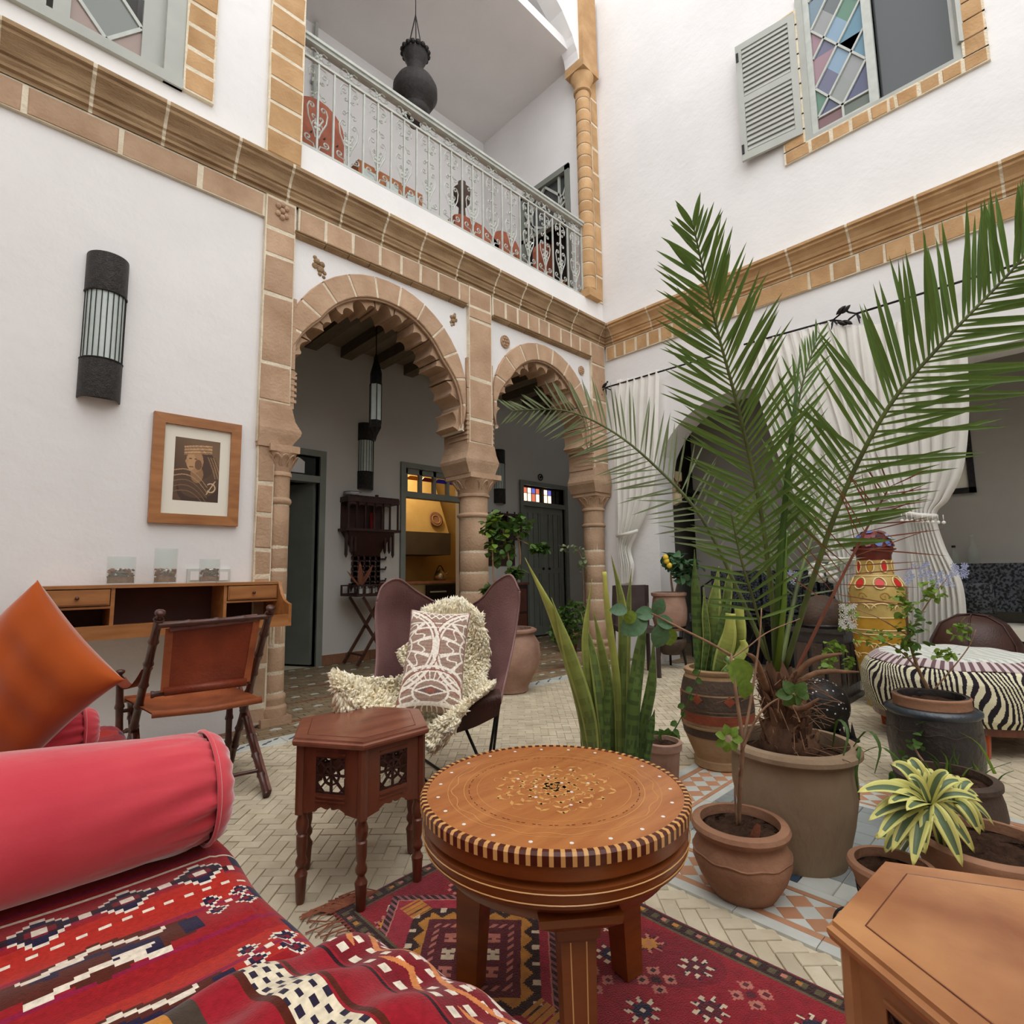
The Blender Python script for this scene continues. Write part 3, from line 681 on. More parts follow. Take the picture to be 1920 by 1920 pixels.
for cx0, cx1 in ((.14, .5), (-.55, -.05)):
    mb = MB(); zc = 4.37
    for k in range(4):
        z0 = zc+k*.42
        mid = (cx0+cx1)/2
        for a, b in (((cx0, z0+.21), (mid, z0)), ((mid, z0), (cx1, z0+.21)), ((cx1, z0+.21), (mid, z0+.42)), ((mid, z0+.42), (cx0, z0+.21))): strut(a, b, fL, -.07, -.045, .022, mb)
    mb.build('lattice', 'rail_paint', w1)
    for k in range(3):
        z0 = zc+k*.42; mid = (cx0+cx1)/2
        mat('pane_%d_%d' % (k, int(cx0 > 0)), random.choice([(120, 124, 118), (134, 128, 116), (108, 120, 112)]), rough=.15)
        MB().prism([(cx0, z0+.21), (mid, z0), (cx1, z0+.21), (mid, z0+.42)], fL, -.06, -.056).build('pane', 'pane_%d_%d' % (k, int(cx0 > 0)), w1)
        mat('pane_c%d_%d' % (k, int(cx0 > 0)), random.choice([(84, 116, 96), (66, 84, 74), (150, 130, 120)]), rough=.15)
        MB().prism([(mid, z0), (cx1, z0), (cx1, z0+.21)], fL, -.06, -.056).prism([(cx0, z0), (mid, z0), (cx0, z0+.21)], fL, -.06, -.056).build('pane', 'pane_c%d_%d' % (k, int(cx0 > 0)), w1)
# upper right window: y .28..1.46, z 5.07..6.6
w2 = struct('window_2', MB().prism([(1.40, 5.05), (1.46, 5.05), (1.46, 6.6), (1.40, 6.6)], fR, -.1, .015).prism([(.28, 5.05), (1.46, 5.05), (1.46, 5.10), (.28, 5.10)], fR, -.1, .02).prism([(.28, 5.05), (.34, 5.05), (.34, 6.6), (.28, 6.6)], fR, -.1, .015), 'grey_paint')
ya, yb = .86, 1.40
MB().prism([(yb-.05, 5.1), (yb, 5.1), (yb, 6.6), (yb-.05, 6.6)], fR, -.06, -.01).prism([(ya, 5.1), (ya+.07, 5.1), (ya+.07, 6.6), (ya, 6.6)], fR, -.06, -.01).prism([(ya, 5.1), (yb, 5.1), (yb, 5.14), (ya, 5.14)], fR, -.06, -.012).build('sash', 'rail_paint', w2)
mb = MB(); y0, y1 = ya+.07, yb-.05; zc = 5.27
strut((y0, zc), (y1, zc), fR, -.05, -.02, .018, mb); strut(((y0+y1)/2, 5.14), ((y0+y1)/2, zc), fR, -.05, -.02, .018, mb)
W_ = y1-y0
for k in range(3):
    z0 = zc+k*.62
    strut((y0+W_/2, z0), (y0, z0+.31), fR, -.05, -.02, .018, mb); strut((y0+W_/2, z0), (y1, z0+.31), fR, -.05, -.02, .018, mb)
    strut((y1, z0), (y0, z0+.62), fR, -.05, -.02, .018, mb); strut((y0, z0+.31), (y0+W_/2, z0+.62), fR, -.05, -.02, .018, mb); strut((y1, z0+.31), (y0+W_/2, z0+.62), fR, -.05, -.02, .018, mb)
mb.build('lattice', 'rail_paint', w2)
PC = [(120, 66, 70), (84, 96, 80), (60, 64, 110), (74, 130, 100), (150, 156, 150), (92, 92, 130), (110, 140, 160), (156, 160, 158), (90, 96, 100), (132, 172, 204), (170, 120, 134), (80, 140, 170)]
for k, c in enumerate(PC):
    c = tuple(int(x*.62+.38*112) for x in c); mat('colour_pane_%d' % k, c, rough=.12)
mid = (y0+y1)/2
def pane(poly, k): MB().prism(poly, fR, -.04, -.036).build('pane', 'colour_pane_%d' % k, w2)
pane([(mid, 5.14), (y1, 5.14), (y1, zc), (mid, zc)], 0); pane([(y0, 5.14), (mid, 5.14), (mid, zc), (y0, zc)], 1)
for k in range(2):
    z0 = zc+.62*k
    for q, poly in enumerate([[(mid, z0), (y1, z0), (mid+W_/4, z0+.155)], [(y1, z0), (y1, z0+.31), (mid+W_/4, z0+.155)], [(mid, z0), (mid+W_/4, z0+.155), (mid, z0+.31), (y0+W_/4, z0+.155)], [(mid, z0), (y0, z0+.31), (y0, z0)],
                              [(mid, z0+.31), (mid+W_/4, z0+.155), (y1, z0+.31), (mid+W_/4, z0+.465)], [(y1, z0+.31), (y1, z0+.62), (mid, z0+.62)], [(mid, z0+.31), (mid+W_/4, z0+.465), (mid, z0+.62), (y0, z0+.62)], [(y0, z0+.31), (mid, z0+.62), (y0, z0+.62)], [(y0, z0+.31), (y0+W_/4, z0+.155), (mid, z0+.31), (y0+W_/4, z0+.465)]]):
        pane(poly, [2, 3, 4, 2, 5, 10, 9, 11, 7, 6, 8][(q+k*4) % 11])
MB().box(XR+.12, XR+.125, .34, .86, 5.1, 6.6).build('opening_shade', 'glass_dark', w2)  # dark sheet in the open half, standing in for the shade inside
# brick surround
us = [.10, .245, .38, .52, .66, .79, .86, .99, 1.13, 1.28, 1.42, 1.50, 1.66]
us = [.13, .29, .43, .58, .74, .79, .93, 1.08, 1.24, 1.42, 1.65]
blocks(wr, fR, us, 4.935, 5.05, .03, 'stone_orange')
blocks(wr, fR, [.13, .28], 5.055, 5.2, .03, 'stone_orange'); blocks(wr, fR, [.13, .28], 5.2, 5.36, .03, 'stone_orange'); blocks(wr, fR, [1.46, 1.65], 5.055, 5.2, .03, 'stone_orange')
for z in (5.2, 5.36, 5.52, 5.68, 5.84, 6.0, 6.16, 6.32): blocks(wr, fR, [1.46, 1.65], z, z+.16, .03, 'stone_orange'); blocks(wr, fR, [.13, .28], z+.16, z+.32, .03, 'stone_orange')
def shutter(label, hinge, ang, wd, z0, z1):
    t = thing('window_shutter', label, 'shutter', hinge); R = Matrix.Rotation(ang, 3, 'Z'); H = Vector(hinge); H.z = 0
    f = lambda u, v, d: tuple(H+R@Vector((d, u, v)))
    MB().prism([(0, z0), (.06, z0), (.06, z1), (0, z1)], f, -.014, .014).prism([(wd-.06, z0), (wd, z0), (wd, z1), (wd-.06, z1)], f, -.014, .014).prism([(.06, z0), (wd-.06, z0), (wd-.06, z0+.08), (.06, z0+.08)], f, -.014, .014).prism([(.06, z1-.07), (wd-.06, z1-.07), (wd-.06, z1), (.06, z1)], f, -.014, .014).prism([(.06, (z0+z1)/2-.03), (wd-.06, (z0+z1)/2-.03), (wd-.06, (z0+z1)/2+.04), (.06, (z0+z1)/2+.04)], f, -.014, .014).build('frame', 'grey_paint', t)
    MB().prism([(.055, z0+.05), (wd-.055, z0+.05), (wd-.055, z1-.05), (.055, z1-.05)], f, .001, .006).build('backing', 'grey_paint', t)
    for za, zb in ((z0+.08, (z0+z1)/2-.03), ((z0+z1)/2+.04, z1-.07)):
        n = int((zb-za)/.052)
        for i in range(n):
            z = za+(i+.5)*(zb-za)/n; mb = MB()
            vs = [(f(u, z-.024, -.013), f(u, z+.02, .0), f(u, z+.026, .0), f(u, z-.018, -.016)) for u in (.062, wd-.062)]
            mb.add(list(vs[0])+list(vs[1]), [(0, 1, 5, 4), (1, 2, 6, 5), (2, 3, 7, 6), (3, 0, 4, 7), (0, 3, 2, 1), (4, 5, 6, 7)]); mb.build('slat', 'grey_paint', t)
    for zq in (z0+.12, z1-.14): MB().prism([(wd-.03, zq-.05), (wd-.008, zq-.05), (wd-.008, zq+.05), (wd-.03, zq+.05)], f, -.022, -.014).build('hinge', 'iron', t)
shutter('open grey louvred shutter on the left of the upper window', (XR-.03, 1.47, 5.15), math.radians(7), .56, 5.15, 6.45)
shutter('grey louvred shutter partly visible at the right of the upper window', (XR-.04, .30, 5.2), math.radians(-180+38), .5, 5.2, 6.45)
# ================================================================ LOGGIA: door with tracery on the right, door frame on the left
w3 = struct('door_4', MB().box(5.17, 5.24, 4.20, 4.27, 4.12, 6.36).box(5.17, 5.24, 5.05, 5.12, 4.12, 6.36).box(5.17, 5.24, 4.2, 5.12, 6.29, 6.37).box(5.17, 5.24, 4.2, 5.12, 5.62, 5.68), 'grey_door')
fX = lambda u, v, d: (5.20+d, u, v)
mb = MB()
for a, b in (((4.27, 5.9), (4.66, 6.29)), ((4.66, 6.29), (5.05, 5.9)), ((4.27, 6.1), (4.5, 5.68)), ((5.05, 6.1), (4.82, 5.68)), ((4.4, 6.29), (4.4, 5.68)), ((4.92, 6.29), (4.92, 5.68)), ((4.27, 5.9), (4.66, 5.68)), ((5.05, 5.9), (4.66, 5.68))): strut(a, b, fX, 0, .03, .03, mb)
mb.build('tracery', 'rail_paint', w3); MB().box(5.235, 5.24, 4.27, 5.05, 5.68, 6.29).build('pane', 'glass_dark', w3)
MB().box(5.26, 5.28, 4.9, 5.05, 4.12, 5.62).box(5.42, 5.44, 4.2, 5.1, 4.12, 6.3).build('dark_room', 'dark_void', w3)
w4 = struct('door_5', MB().box(2.05, 2.13, YB-.03, YB+.1, 4.12, 6.6).box(2.60, 2.68, YB-.03, YB+.1, 4.12, 6.6).box(2.05, 2.68, YB-.03, YB+.1, 6.5, 6.6), 'grey_paint')
MB().box(2.13, 2.6, YB+.05, YB+.07, 4.12, 6.5).build('door_leaf', 'grey_door_dark', w4)
t = thing('pipe', 'pale vertical pipe running up the upper gallery wall', 'pipe', (2.5, YB-.05, 4.1)); MB().tube([(2.46, YB-.05, 4.12), (2.46, YB-.05, 7.7)], .025, 8).build('tube', 'rail_paint', t); MB().box(2.42, 2.5, YB-.06, YB, 6.9, 6.94).build('bracket', 'rail_paint', t)
# ================================================================ BALCONY RAILING
rl = thing('balcony_railing', 'pale grey wrought iron balcony railing with scrolls and flowers', 'railing', (3.3, 3.95, 4.34))
RY = 3.95; X0, X1 = 1.55, 5.08; Z0, Z1 = 4.36, 5.33
MB().box(X0-.02, X1+.02, RY-.05, RY+.05, Z1-.02, Z1+.005).box(X0-.02, X1+.02, RY-.035, RY+.035, Z1-.05, Z1-.02).build('handrail', 'rail_paint', rl)
MB().box(X0, X1, RY-.011, RY+.011, 5.155, 5.175).build('upper_bar', 'rail_paint', rl); MB().box(X0, X1, RY-.011, RY+.011, 4.375, 4.395).build('lower_bar', 'rail_paint', rl)
MB().box(X0-.02, X0+.01, RY-.015, RY+.015, 4.34, Z1).build('post', 'rail_paint', rl); MB().box(X1-.01, X1+.02, RY-.015, RY+.015, 4.34, Z1).build('post', 'rail_paint', rl)
def spiral(cx, cz, r, a0, turns, sg, y=RY, n=14):
    return [(cx+(r*(1-.75*i/n))*math.cos(a0+sg*turns*2*PI*i/n), y, cz+(r*(1-.75*i/n))*math.sin(a0+sg*turns*2*PI*i/n)) for i in range(n+1)]
NB = 13; st = (X1-X0)/NB
q = .0062; SCR = []
class _S:
    def tube(s, p, r, n): m = MB(); m.tube(p, r, n); SCR.append(m)
sc_ = _S()
for s_ in (-1, 1):
    c = s_
    sc_.tube([(c*.015, 0, 4.40), (c*.03, 0, 4.44), (c*.085, 0, 4.45)]+spiral(c*.075, 4.475+.0, .03, -PI/2 if s_ > 0 else -PI/2, 1.1, s_, 0), q, 4)     # foot scrolls
    sc_.tube([(c*.012, 0, 4.50), (c*.03, 0, 4.56), (c*.075, 0, 4.66), (c*.085, 0, 4.74), (c*.07, 0, 4.78)]+spiral(c*.05, 4.765, .025, .6 if s_ > 0 else PI-.6, 1.0, s_, 0), q, 4)  # heart
    sc_.tube([(c*.01, 0, 4.60)]+spiral(c*.03, 4.68, .02, -1, .9, s_, 0, 8), q, 4)
    sc_.tube([(c*.008, 0, 4.90), (c*.03, 0, 4.87)]+spiral(c*.045, 4.86, .022, 1.2 if s_ < 0 else PI-1.2, .9, -s_, 0, 9), q, 4)
    sc_.tube([(c*.008, 0, 5.13), (c*.06, 0, 5.12), (c*.085, 0, 5.07), (c*.075, 0, 5.02)]+spiral(c*.05, 5.06, .028, -.5 if s_ > 0 else PI+.5, 1.1, s_, 0, 10), q, 4)
    sc_.tube([(c*.008, 0, 4.99)]+spiral(c*.035, 5.0, .02, PI if s_ > 0 else 0, .9, s_, 0, 8), q, 4)
fl_ = MB()
for k in range(4):
    a = PI/4+k*PI/2; fl_.lathe([(1e-4, -.016), (.012, -.008), (.014, 0), (.01, .01), (1e-4, .016)], (.022*math.cos(a), 0, 4.60+.024*math.sin(a)), 6, sy=.6)
fl_.ball((0, 0, 4.60), .011, 6); fl_.tube([(.044*math.cos(i*PI/6), 0, 4.60+.05*math.sin(i*PI/6)) for i in range(12)], .0045, 4, closed=True)
tp = MB()
for s_ in (-1, 1):
    sc_.tube([(s_*.012, 0, 5.22), (s_*.04, 0, 5.19), (s_*.08, 0, 5.2)]+spiral(s_*.08, 5.225, .022, -PI/2, 1., s_, 0, 8), q, 4)
    sc_.tube([(s_*.012, 0, 5.25), (s_*.04, 0, 5.275), (s_*.07, 0, 5.26)], q, 4)
for k in range(4):
    a = PI/4+k*PI/2; tp.lathe([(1e-4, -.016), (.012, -.008), (.014, 0), (.01, .01), (1e-4, .016)], (.02*math.cos(a), 0, 5.23+.022*math.sin(a)), 6, sy=.6)
tp.ball((0, 0, 5.23), .01, 6)
bal = MB(); bal.box(-.0075, .0075, -.0075, .0075, 4.385, 5.165)
balm = scm = flm = tpm = None
for i in range(NB):
    xc = X0+(i+.5)*st; T_ = Matrix.Translation((xc, RY, 0))
    if i == 0:
        O = (xc, RY, 0)
        mk = lambda mb, nm: (setattr(mb, 'v', [(a+xc, b+RY, c_) for a, b, c_ in mb.v]), mb.build(nm, 'rail_paint', rl))[1]
        scms = [mk(m_, 'scroll') for m_ in SCR]; flm = mk(fl_, 'flower'); tpm = mk(tp, 'top_scroll'); balm = mk(bal, 'baluster')
    else:
        for o_, nm in [(x_, 'scroll') for x_ in scms]+[(flm, 'flower'), (tpm, 'top_scroll'), (balm, 'baluster')]:
            c_ = o_.copy(); COL.objects.link(c_); c_.location = o_.location+Vector((st*i, 0, 0))
    c_ = balm.copy(); COL.objects.link(c_); c_.location = balm.location+Vector((st*i+st/2, 0, 0))
    if i == NB-1: c_.location.x -= .01
# ================================================================ TEXTILES: woven colours per small face
def lc(c): return np.array(lin(c)[:3])
def cloth(name, P, col, m_, parent=None, back=None, smooth=True, org=None, kind=None, **kw):
    """P: (nv+1,nu+1,3) points, col: (nv,nu,3) linear colours, back: offset points for the underside"""
    nv, nu = P.shape[0]-1, P.shape[1]-1
    o = Vector(org) if org is not None else (ORG[parent.name] if parent else Vector((0, 0, 0)))
    V = P.reshape(-1, 3); idx = np.arange((nv+1)*(nu+1)).reshape(nv+1, nu+1)
    F = np.stack([idx[:-1, :-1], idx[:-1, 1:], idx[1:, 1:], idx[1:, :-1]], -1).reshape(-1, 4)
    C = col.reshape(-1, 3)
    if back is not None:
        N = len(V); V = np.vstack([V, back.reshape(-1, 3)]); F = np.vstack([F, F[:, ::-1]+N]); C = np.vstack([C, C])
        e = []; ec = []
        for a, b, cc in ((idx[0, :], 0, col[0]), (idx[-1, ::-1], 0, col[-1, ::-1]), (idx[::-1, 0], 0, col[::-1, 0]), (idx[:, -1], 0, col[:, -1])):
            for k in range(len(a)-1): e.append((a[k+1], a[k], a[k]+N, a[k+1]+N)); ec.append(cc[k])
        F = np.vstack([F, np.array(e)]); C = np.vstack([C, np.array(ec)])
    me = bpy.data.meshes.new(name)
    me.vertices.add(len(V)); me.vertices.foreach_set('co', (V-np.array(o)).astype(np.float32).ravel())
    me.loops.add(len(F)*4); me.loops.foreach_set('vertex_index', F.astype(np.int32).ravel())
    me.polygons.add(len(F)); me.polygons.foreach_set('loop_start', np.arange(0, len(F)*4, 4, dtype=np.int32))
    me.polygons.foreach_set('use_smooth', np.ones(len(F), dtype=bool) if smooth else np.zeros(len(F), dtype=bool))
    me.update(calc_edges=True); me.validate()
    at = me.color_attributes.new('weave', 'FLOAT_COLOR', 'CORNER')
    cc = np.ones((len(F)*4, 4), dtype=np.float32); cc[:, :3] = np.repeat(C, 4, axis=0); at.data.foreach_set('color', cc.ravel())
    me.materials.append(MT[m_])
    ob = bpy.data.objects.new(name, me); COL.objects.link(ob)
    if parent: ob.parent = parent; ob.location = o-ORG[parent.name]
    else: ob.location = o
    ORG[ob.name] = o.copy()
    if kind: ob['kind'] = kind
    return ob
def bsp(ctrl, nu, nv):
    """smooth surface through a grid of control points (Catmull-Rom)"""
    Cn = np.array(ctrl, float)
    def cr(A, n):
        A = np.concatenate([2*A[:1]-A[1:2], A, 2*A[-1:]-A[-2:-1]]); m_ = len(A)-3; out = []
        for i in range(n+1):
            s = i/n*m_; k = min(int(s), m_-1); t = s-k
            p0, p1, p2, p3 = A[k], A[k+1], A[k+2], A[k+3]
            out.append(.5*((2*p1)+(-p0+p2)*t+(2*p0-5*p1+4*p2-p3)*t*t+(-p0+3*p1-3*p2+p3)*t**3))
        return np.array(out)
    A = cr(Cn, nv); A = np.swapaxes(cr(np.swapaxes(A, 0, 1), nu), 0, 1)
    return A
def px(rows): return [[tuple(atT(*q)) for q in r] for r in rows]
def uvg(nu, nv, U=1., V=1.):
    u = (np.arange(nu)+.5)/nu*U; v = (np.arange(nv)+.5)/nv*V; return np.meshgrid(u, v)
mat('kilim', (0, 0, 0), (1, 1, 1), .95, 120, .22, 420, attr='weave', sheen=.25, spec=.1)
mat('rug_wool', (0, 0, 0), (1, 1, 1), .95, 40, .6, 300, attr='weave', sheen=.3, spec=.1)
mat('velvet_pink', (220, 84, 92), (204, 66, 78), .85, 5, .12, 30, sheen=1., spec=.1)
mat('velvet_orange', (178, 82, 30), (156, 64, 20), .85, 4, .12, 30, sheen=.8, spec=.1)
mat('wood_inlaid', (190, 122, 68), (164, 96, 50), .3, 5, .06, 40, stretch=(1, 7, 1), coat=.25)
mat('wood_apron', (138, 72, 26), (112, 54, 18), .35, 5, .05, 40, stretch=(1, 1, 5), coat=.2)
mat('wood_dark_inlay', (92, 34, 20), (72, 26, 14), .35, 8, coat=.2); mat('wood_light_inlay', (224, 170, 104), (204, 148, 84), .35, 8, coat=.2); mat('pearl', (236, 232, 224), rough=.25)
mat('wood_red', (112, 60, 40), (84, 40, 26), .35, 5, .12, 60, stretch=(1, 6, 1), coat=.2)
mat('wood_red_top', (140, 84, 62), (114, 62, 44), .32, 4, .1, 60, stretch=(1, 6, 1), coat=.25)
mat('wood_carved', (62, 32, 24), (48, 24, 18), .5, 10, .3, 80)
mat('wood_table_tan', (200, 142, 92), (144, 84, 48), .32, 5, .1, 60, coat=.3)
mat('wood_desk', (172, 116, 66), (140, 88, 46), .45, 4, .08, 40, stretch=(1, 5, 6), coat=.1)
mat('wood_desk_dark', (70, 28, 16), (52, 20, 12), .6, 4)
mat('wood_bamboo', (84, 44, 32), (58, 28, 22), .35, 20, .1, 60, coat=.2)
mat('leather_red', (132, 56, 28), (104, 40, 22), .42, 7, .25, 90); mat('leather_tan', (168, 92, 52), (124, 60, 34), .45, 9, .25, 90)
mat('leather_mauve', (140, 104, 100), (116, 82, 80), .5, 5, .3, 120); mat('leather_brown', (74, 46, 38), (56, 34, 28), .45, 6, .3, 120)
mat('fleece', (255, 248, 226), (254, 240, 206), .9, 20, spec=.1)
# ---------------------------------------------------------------- rug
RX0, RX1, RYa, RYb = .80, 1.49, -.55, 1.63
nu, nv = 260, 760
U, V = uvg(nu, nv, RX1-RX0, RYb-RYa); X = U+RX0; Y = V+RYa
red = lc((150, 24, 38)); crim = lc((128, 18, 34)); dark = lc((52, 26, 24)); gold = lc((196, 132, 54)); olive = lc((96, 84, 56)); pink = lc((196, 120, 104)); cream = lc((222, 200, 170)); plum = lc((96, 30, 40)); rose = lc((160, 40, 56)); navy = lc((40, 34, 56))
C = np.zeros((nv, nu, 3)); C[:] = red; C[(np.sin(Y*9)+np.sin(X*13+Y*4)) > .9] = crim
q_ = lambda A, s: np.floor(A/s)*s+s/2
rg_ = np.random.RandomState(3)
def star(cx, cy, r, c1, c2, c3, rot=0):
    dx, dy = q_(X-cx, .006), q_(Y-cy, .006); d = np.hypot(dx, dy); a = np.arctan2(dy, dx)+rot
    rr = r*(.72+.28*np.cos(8*a)); C[d < rr] = c1; C[(d < rr*.95) & (d > r*.55) & (np.cos(8*a) > .3)] = c2; C[d < r*.5] = c3; C[(np.abs(dx)+np.abs(dy) < r*.22)] = c2
def flower(cx, cy, r, c1, c2):
    dx, dy = q_(X-cx, .006), q_(Y-cy, .006)
    for sx, sy in ((1, 1), (-1, 1), (1, -1), (-1, -1)):
        C[np.abs(dx-sx*r*.55)+np.abs(dy-sy*r*.55) < r*.45] = c1; C[np.abs(dx-sx*r*.55)+np.abs(dy-sy*r*.55) < r*.2] = c2
    C[np.abs(dx)+np.abs(dy) < r*.35] = c2
k = 0
for yy in np.arange(RYa+.12, RYb-.1, .135):
    for xx in (1.38, 1.245, 1.11, .97, .87):
        ox = .03*((k*7) % 5-2)/2; oy = .03*((k*3) % 5-2)/2
        cc = [(plum, pink, dark), (navy, cream, plum), (dark, pink, gold), (plum, cream, navy)][k % 4]
        if k % 3 == 1: flower(xx+ox, yy+oy, .042, cc[1], cc[0])
        else: star(xx+ox, yy+oy, .044, cc[0], cc[1], cc[2], .3*k)
        k += 1
# diagonal medallion
a_, b_ = (X-Y)/math.sqrt(2), (X+Y)/math.sqrt(2); qa, qb = q_(a_, .006), q_(b_, .006)
def RC(u0, u1, v0, v1): return (a_ > u0) & (a_ < u1) & (b_ > v0) & (b_ < v1)
def rg(u0, u1, v0, v1, w): return RC(u0, u1, v0, v1) & ~RC(u0+w, u1-w, v0+w, v1-w)
C[RC(-.42, .085, 1.27, 1.79)] = rose; m0 = rg(-.42, .085, 1.27, 1.79, .022); C[m0] = dark; C[m0 & (np.sin((a_+b_)*260) > .2)] = lc((150, 90, 96)); C[rg(-.398, .063, 1.292, 1.768, .004)] = pink
m1 = rg(-.335, .035, 1.34, 1.725, .05); C[m1] = dark
tri = np.abs(((qa+qb)*22) % 1-.5)
edge = np.minimum(np.minimum(a_+.335, .035-a_), np.minimum(b_-1.34, 1.725-b_))
per = np.where((a_+.335 < .05) | (.035-a_ < .05), qb, qa)
C[m1 & (edge > .018+.026*np.abs((per*16) % 1-.5)*2)] = gold; C[m1 & (edge < .02) & (np.abs((per*16+.5) % 1-.5) < .12)] = cream
C[RC(-.285, -.015, 1.39, 1.675)] = plum; m2 = rg(-.265, -.035, 1.41, 1.655, .016); C[m2 & (np.sin((a_-b_)*230) > .1)] = pink
for i in range(3):
    for j in range(3):
        du, dv = qa+.21-i*.06, qb-1.47-j*.062; C[(np.abs(np.abs(du)-.012) < .007) & (np.abs(np.abs(dv)-.012) < .007) | ((np.abs(du) < .005) & (np.abs(dv) < .018))] = cream if (i+j) % 2 else pink
for cu, cv in ((-.335, 1.725), (.035, 1.725), (-.335, 1.34), (.035, 1.34)): C[(np.abs(a_-cu)+np.abs(b_-cv) < .05) & (np.abs(np.sin((a_-b_)*120)) > .35)] = gold
# outer border
e = np.minimum(np.minimum(X-RX0, RX1-X), np.minimum(Y-RYa, RYb-Y)); par = np.where((X-RX0 < .05) | (RX1-X < .05), Y, X)
C[e < .052] = olive; C[e < .045] = dark
C[(e > .012) & (e < .034) & (np.floor(par/.018) % 2 == 0)] = olive; C[(e > .016) & (e < .03) & (np.abs((par/.036) % 1-.5) < .22) & (np.floor(par/.036) % 3 == 0)] = gold; C[(e > .016) & (e < .03) & (np.abs((par/.036) % 1-.5) < .2) & (np.floor(par/.036) % 3 == 1)] = pink
C[e < .006] = lc((120, 30, 40))
gx = np.linspace(RX0, RX1, nu+1); gy = np.linspace(RYa, RYb, nv+1); GX, GY = np.meshgrid(gx, gy)
Z_ = .010+.0035*np.sin(GY*7+GX*3)*np.sin(GX*6); P = np.stack([GX+.006*np.sin(GY*5), GY+.005*np.sin(GX*7), Z_], -1)
rug = thing('rug', 'crimson patterned wool rug under the round inlaid table', 'rug', (1.15, .6, 0)); cloth('pile', P, C, 'rug_wool', rug, back=P-np.array([0, 0, .009]))
mb = MB(); mat('fringe', (150, 92, 66), (120, 66, 50), .95, 30)
for i in range(130):
    y = RYb-.005-i*.0045*3.6; 
    if y < RYa: break
    x = RX0; mb.tube([(x+.01, y, .008), (x-.03, y+random.uniform(-.02, .02), .01), (x-.075+random.uniform(-.02, .02), y+random.uniform(-.04, .04), .006)], .0022, 4)
for i in range(40):
    x = RX0+i*.004; mb.tube([(x, RYb-.01, .008), (x-.03, RYb+.02+random.uniform(-.01, .02), .012), (x-.075+random.uniform(-.02, .02), RYb+.03+random.uniform(-.03, .03), .006)], .0022, 4)
mb.build('fringe', 'fringe', rug, kind='stuff')
# ---------------------------------------------------------------- bench with kilim throw
bench = thing('bench', 'low upholstered bench along the left under a red kilim', 'bench', (0, 1.2, 0))
MB().box(-.55, .40, -.5, 2.72, 0, .28).build('base', 'plaster', bench); MB().box(-.55, .405, -.5, 2.72, .28, .395).build('mattress', 'kilim', bench) if False else MB().box(-.55, .405, -.5, 2.72, .28, .395).build('mattress', 'wood_red', bench)
W_, L_ = 1.25, 3.3; nu, nv = 420, 900
U, V = uvg(nu, nv, W_, L_); C = np.zeros((nv, nu, 3)); A = lc((150, 26, 32)); A2 = lc((172, 42, 32)); C[:] = A
C[(np.sin(V*26+np.sin(U*3)) > .45)] = A2; C[(np.sin(V*61) > .93)] = lc((140, 24, 60))
white = lc((228, 216, 196)); nv_ = lc((32, 26, 56)); br = lc((84, 34, 22)); dk = lc((44, 16, 24)); mag = lc((120, 24, 40))
def D(cu, cv, ru, rv, s=.010): return np.abs(q_(U-cu, s))/ru+np.abs(q_(V-cv, s))/rv
def lozenge(cu, cv, ru, rv):
    d = D(cu, cv, ru, rv); C[d < 1.0] = dk; C[(d > .86) & (d < 1.0)] = white; C[(d < .8) & (d > .55)] = nv_; C[d < .5] = mag; C[(d < .22)] = white; C[d < .14] = dk
def motif(cu, cv, s=1., fl=1):
    u = q_(U-cu, .008)/s; v = q_(V-cv, .007)/s*fl/1.45
    body = (np.abs(v) < .035+.03*np.clip(1-np.abs(u)/.16, 0, 1)) & (np.abs(u) < .20); C[body] = br
    C[(np.abs(u) > .17) & (np.abs(u) < .215) & (np.abs(v) < .03)] = nv_
    C[(np.abs(v-.25*u) < .028) & (np.abs(u) < .12) & (v < .03)] = nv_; C[(np.abs(u-.02) < .05) & (np.abs(v+.005) < .022)] = br
    zig = .034*np.abs(((u*9) % 2)-1)-.012
    C[(np.abs(v-zig-.03) < .0075) & (np.abs(u) < .15)] = white; C[(np.abs(v+.045-zig*.8) < .0065) & (np.abs(u) < .13)] = white
    C[(v > .02) & (v < .052-np.abs(u-.06)*.6) & (u > .02)] = white; C[(v < -.015) & (v > -.045+np.abs(u+.07)*.6)] = white
def cross_(cu, cv, r):
    u = q_(U-cu, .006); v = q_(V-cv, .006); d = np.abs(np.abs(u)-r*.5)+np.abs(np.abs(v)-r*.4)
    C[d < r*.42] = nv_; C[(d > r*.30) & (d < r*.42)] = white; C[d < r*.15] = mag; C[(np.abs(u) < r*.16) & (np.abs(v) < r*.14)] = white
# U: 0 = outer (floor side) hanging edge, V: along the bench from the camera end
TOPU = .28
for k in range(9): lozenge(TOPU+.04+.12*k, 1.79, .062, .05)
C[(V > 1.85) & (V < 1.86)] = white; C[(V > 1.725) & (V < 1.732) & (np.sin(U*200) > 0)] = white
for cv in (1.63, 1.43, 1.23, 1.0, .8, .6):
    motif(TOPU+.22, cv, .66); motif(TOPU+.60, cv-.02, .66, -1); cross_(TOPU+.02, cv+.04, .05)
for k in range(8): lozenge(TOPU+.04+.12*k, 2.75, .062, .07)
C[(U < TOPU-.02) & (U > TOPU-.05) & (np.floor(V/.05) % 3 == 0)] = nv_
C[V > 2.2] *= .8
u = np.linspace(0, W_, nu+1); v = np.linspace(0, L_, nv+1); GU, GV = np.meshgrid(u, v)
s_ = GU-TOPU; r_ = .05; XX = np.where(s_ < -r_*PI/2+.0, .435, np.where(s_ < 0, .385+r_*np.cos((s_+r_*PI/2)/r_-0), .385-s_))
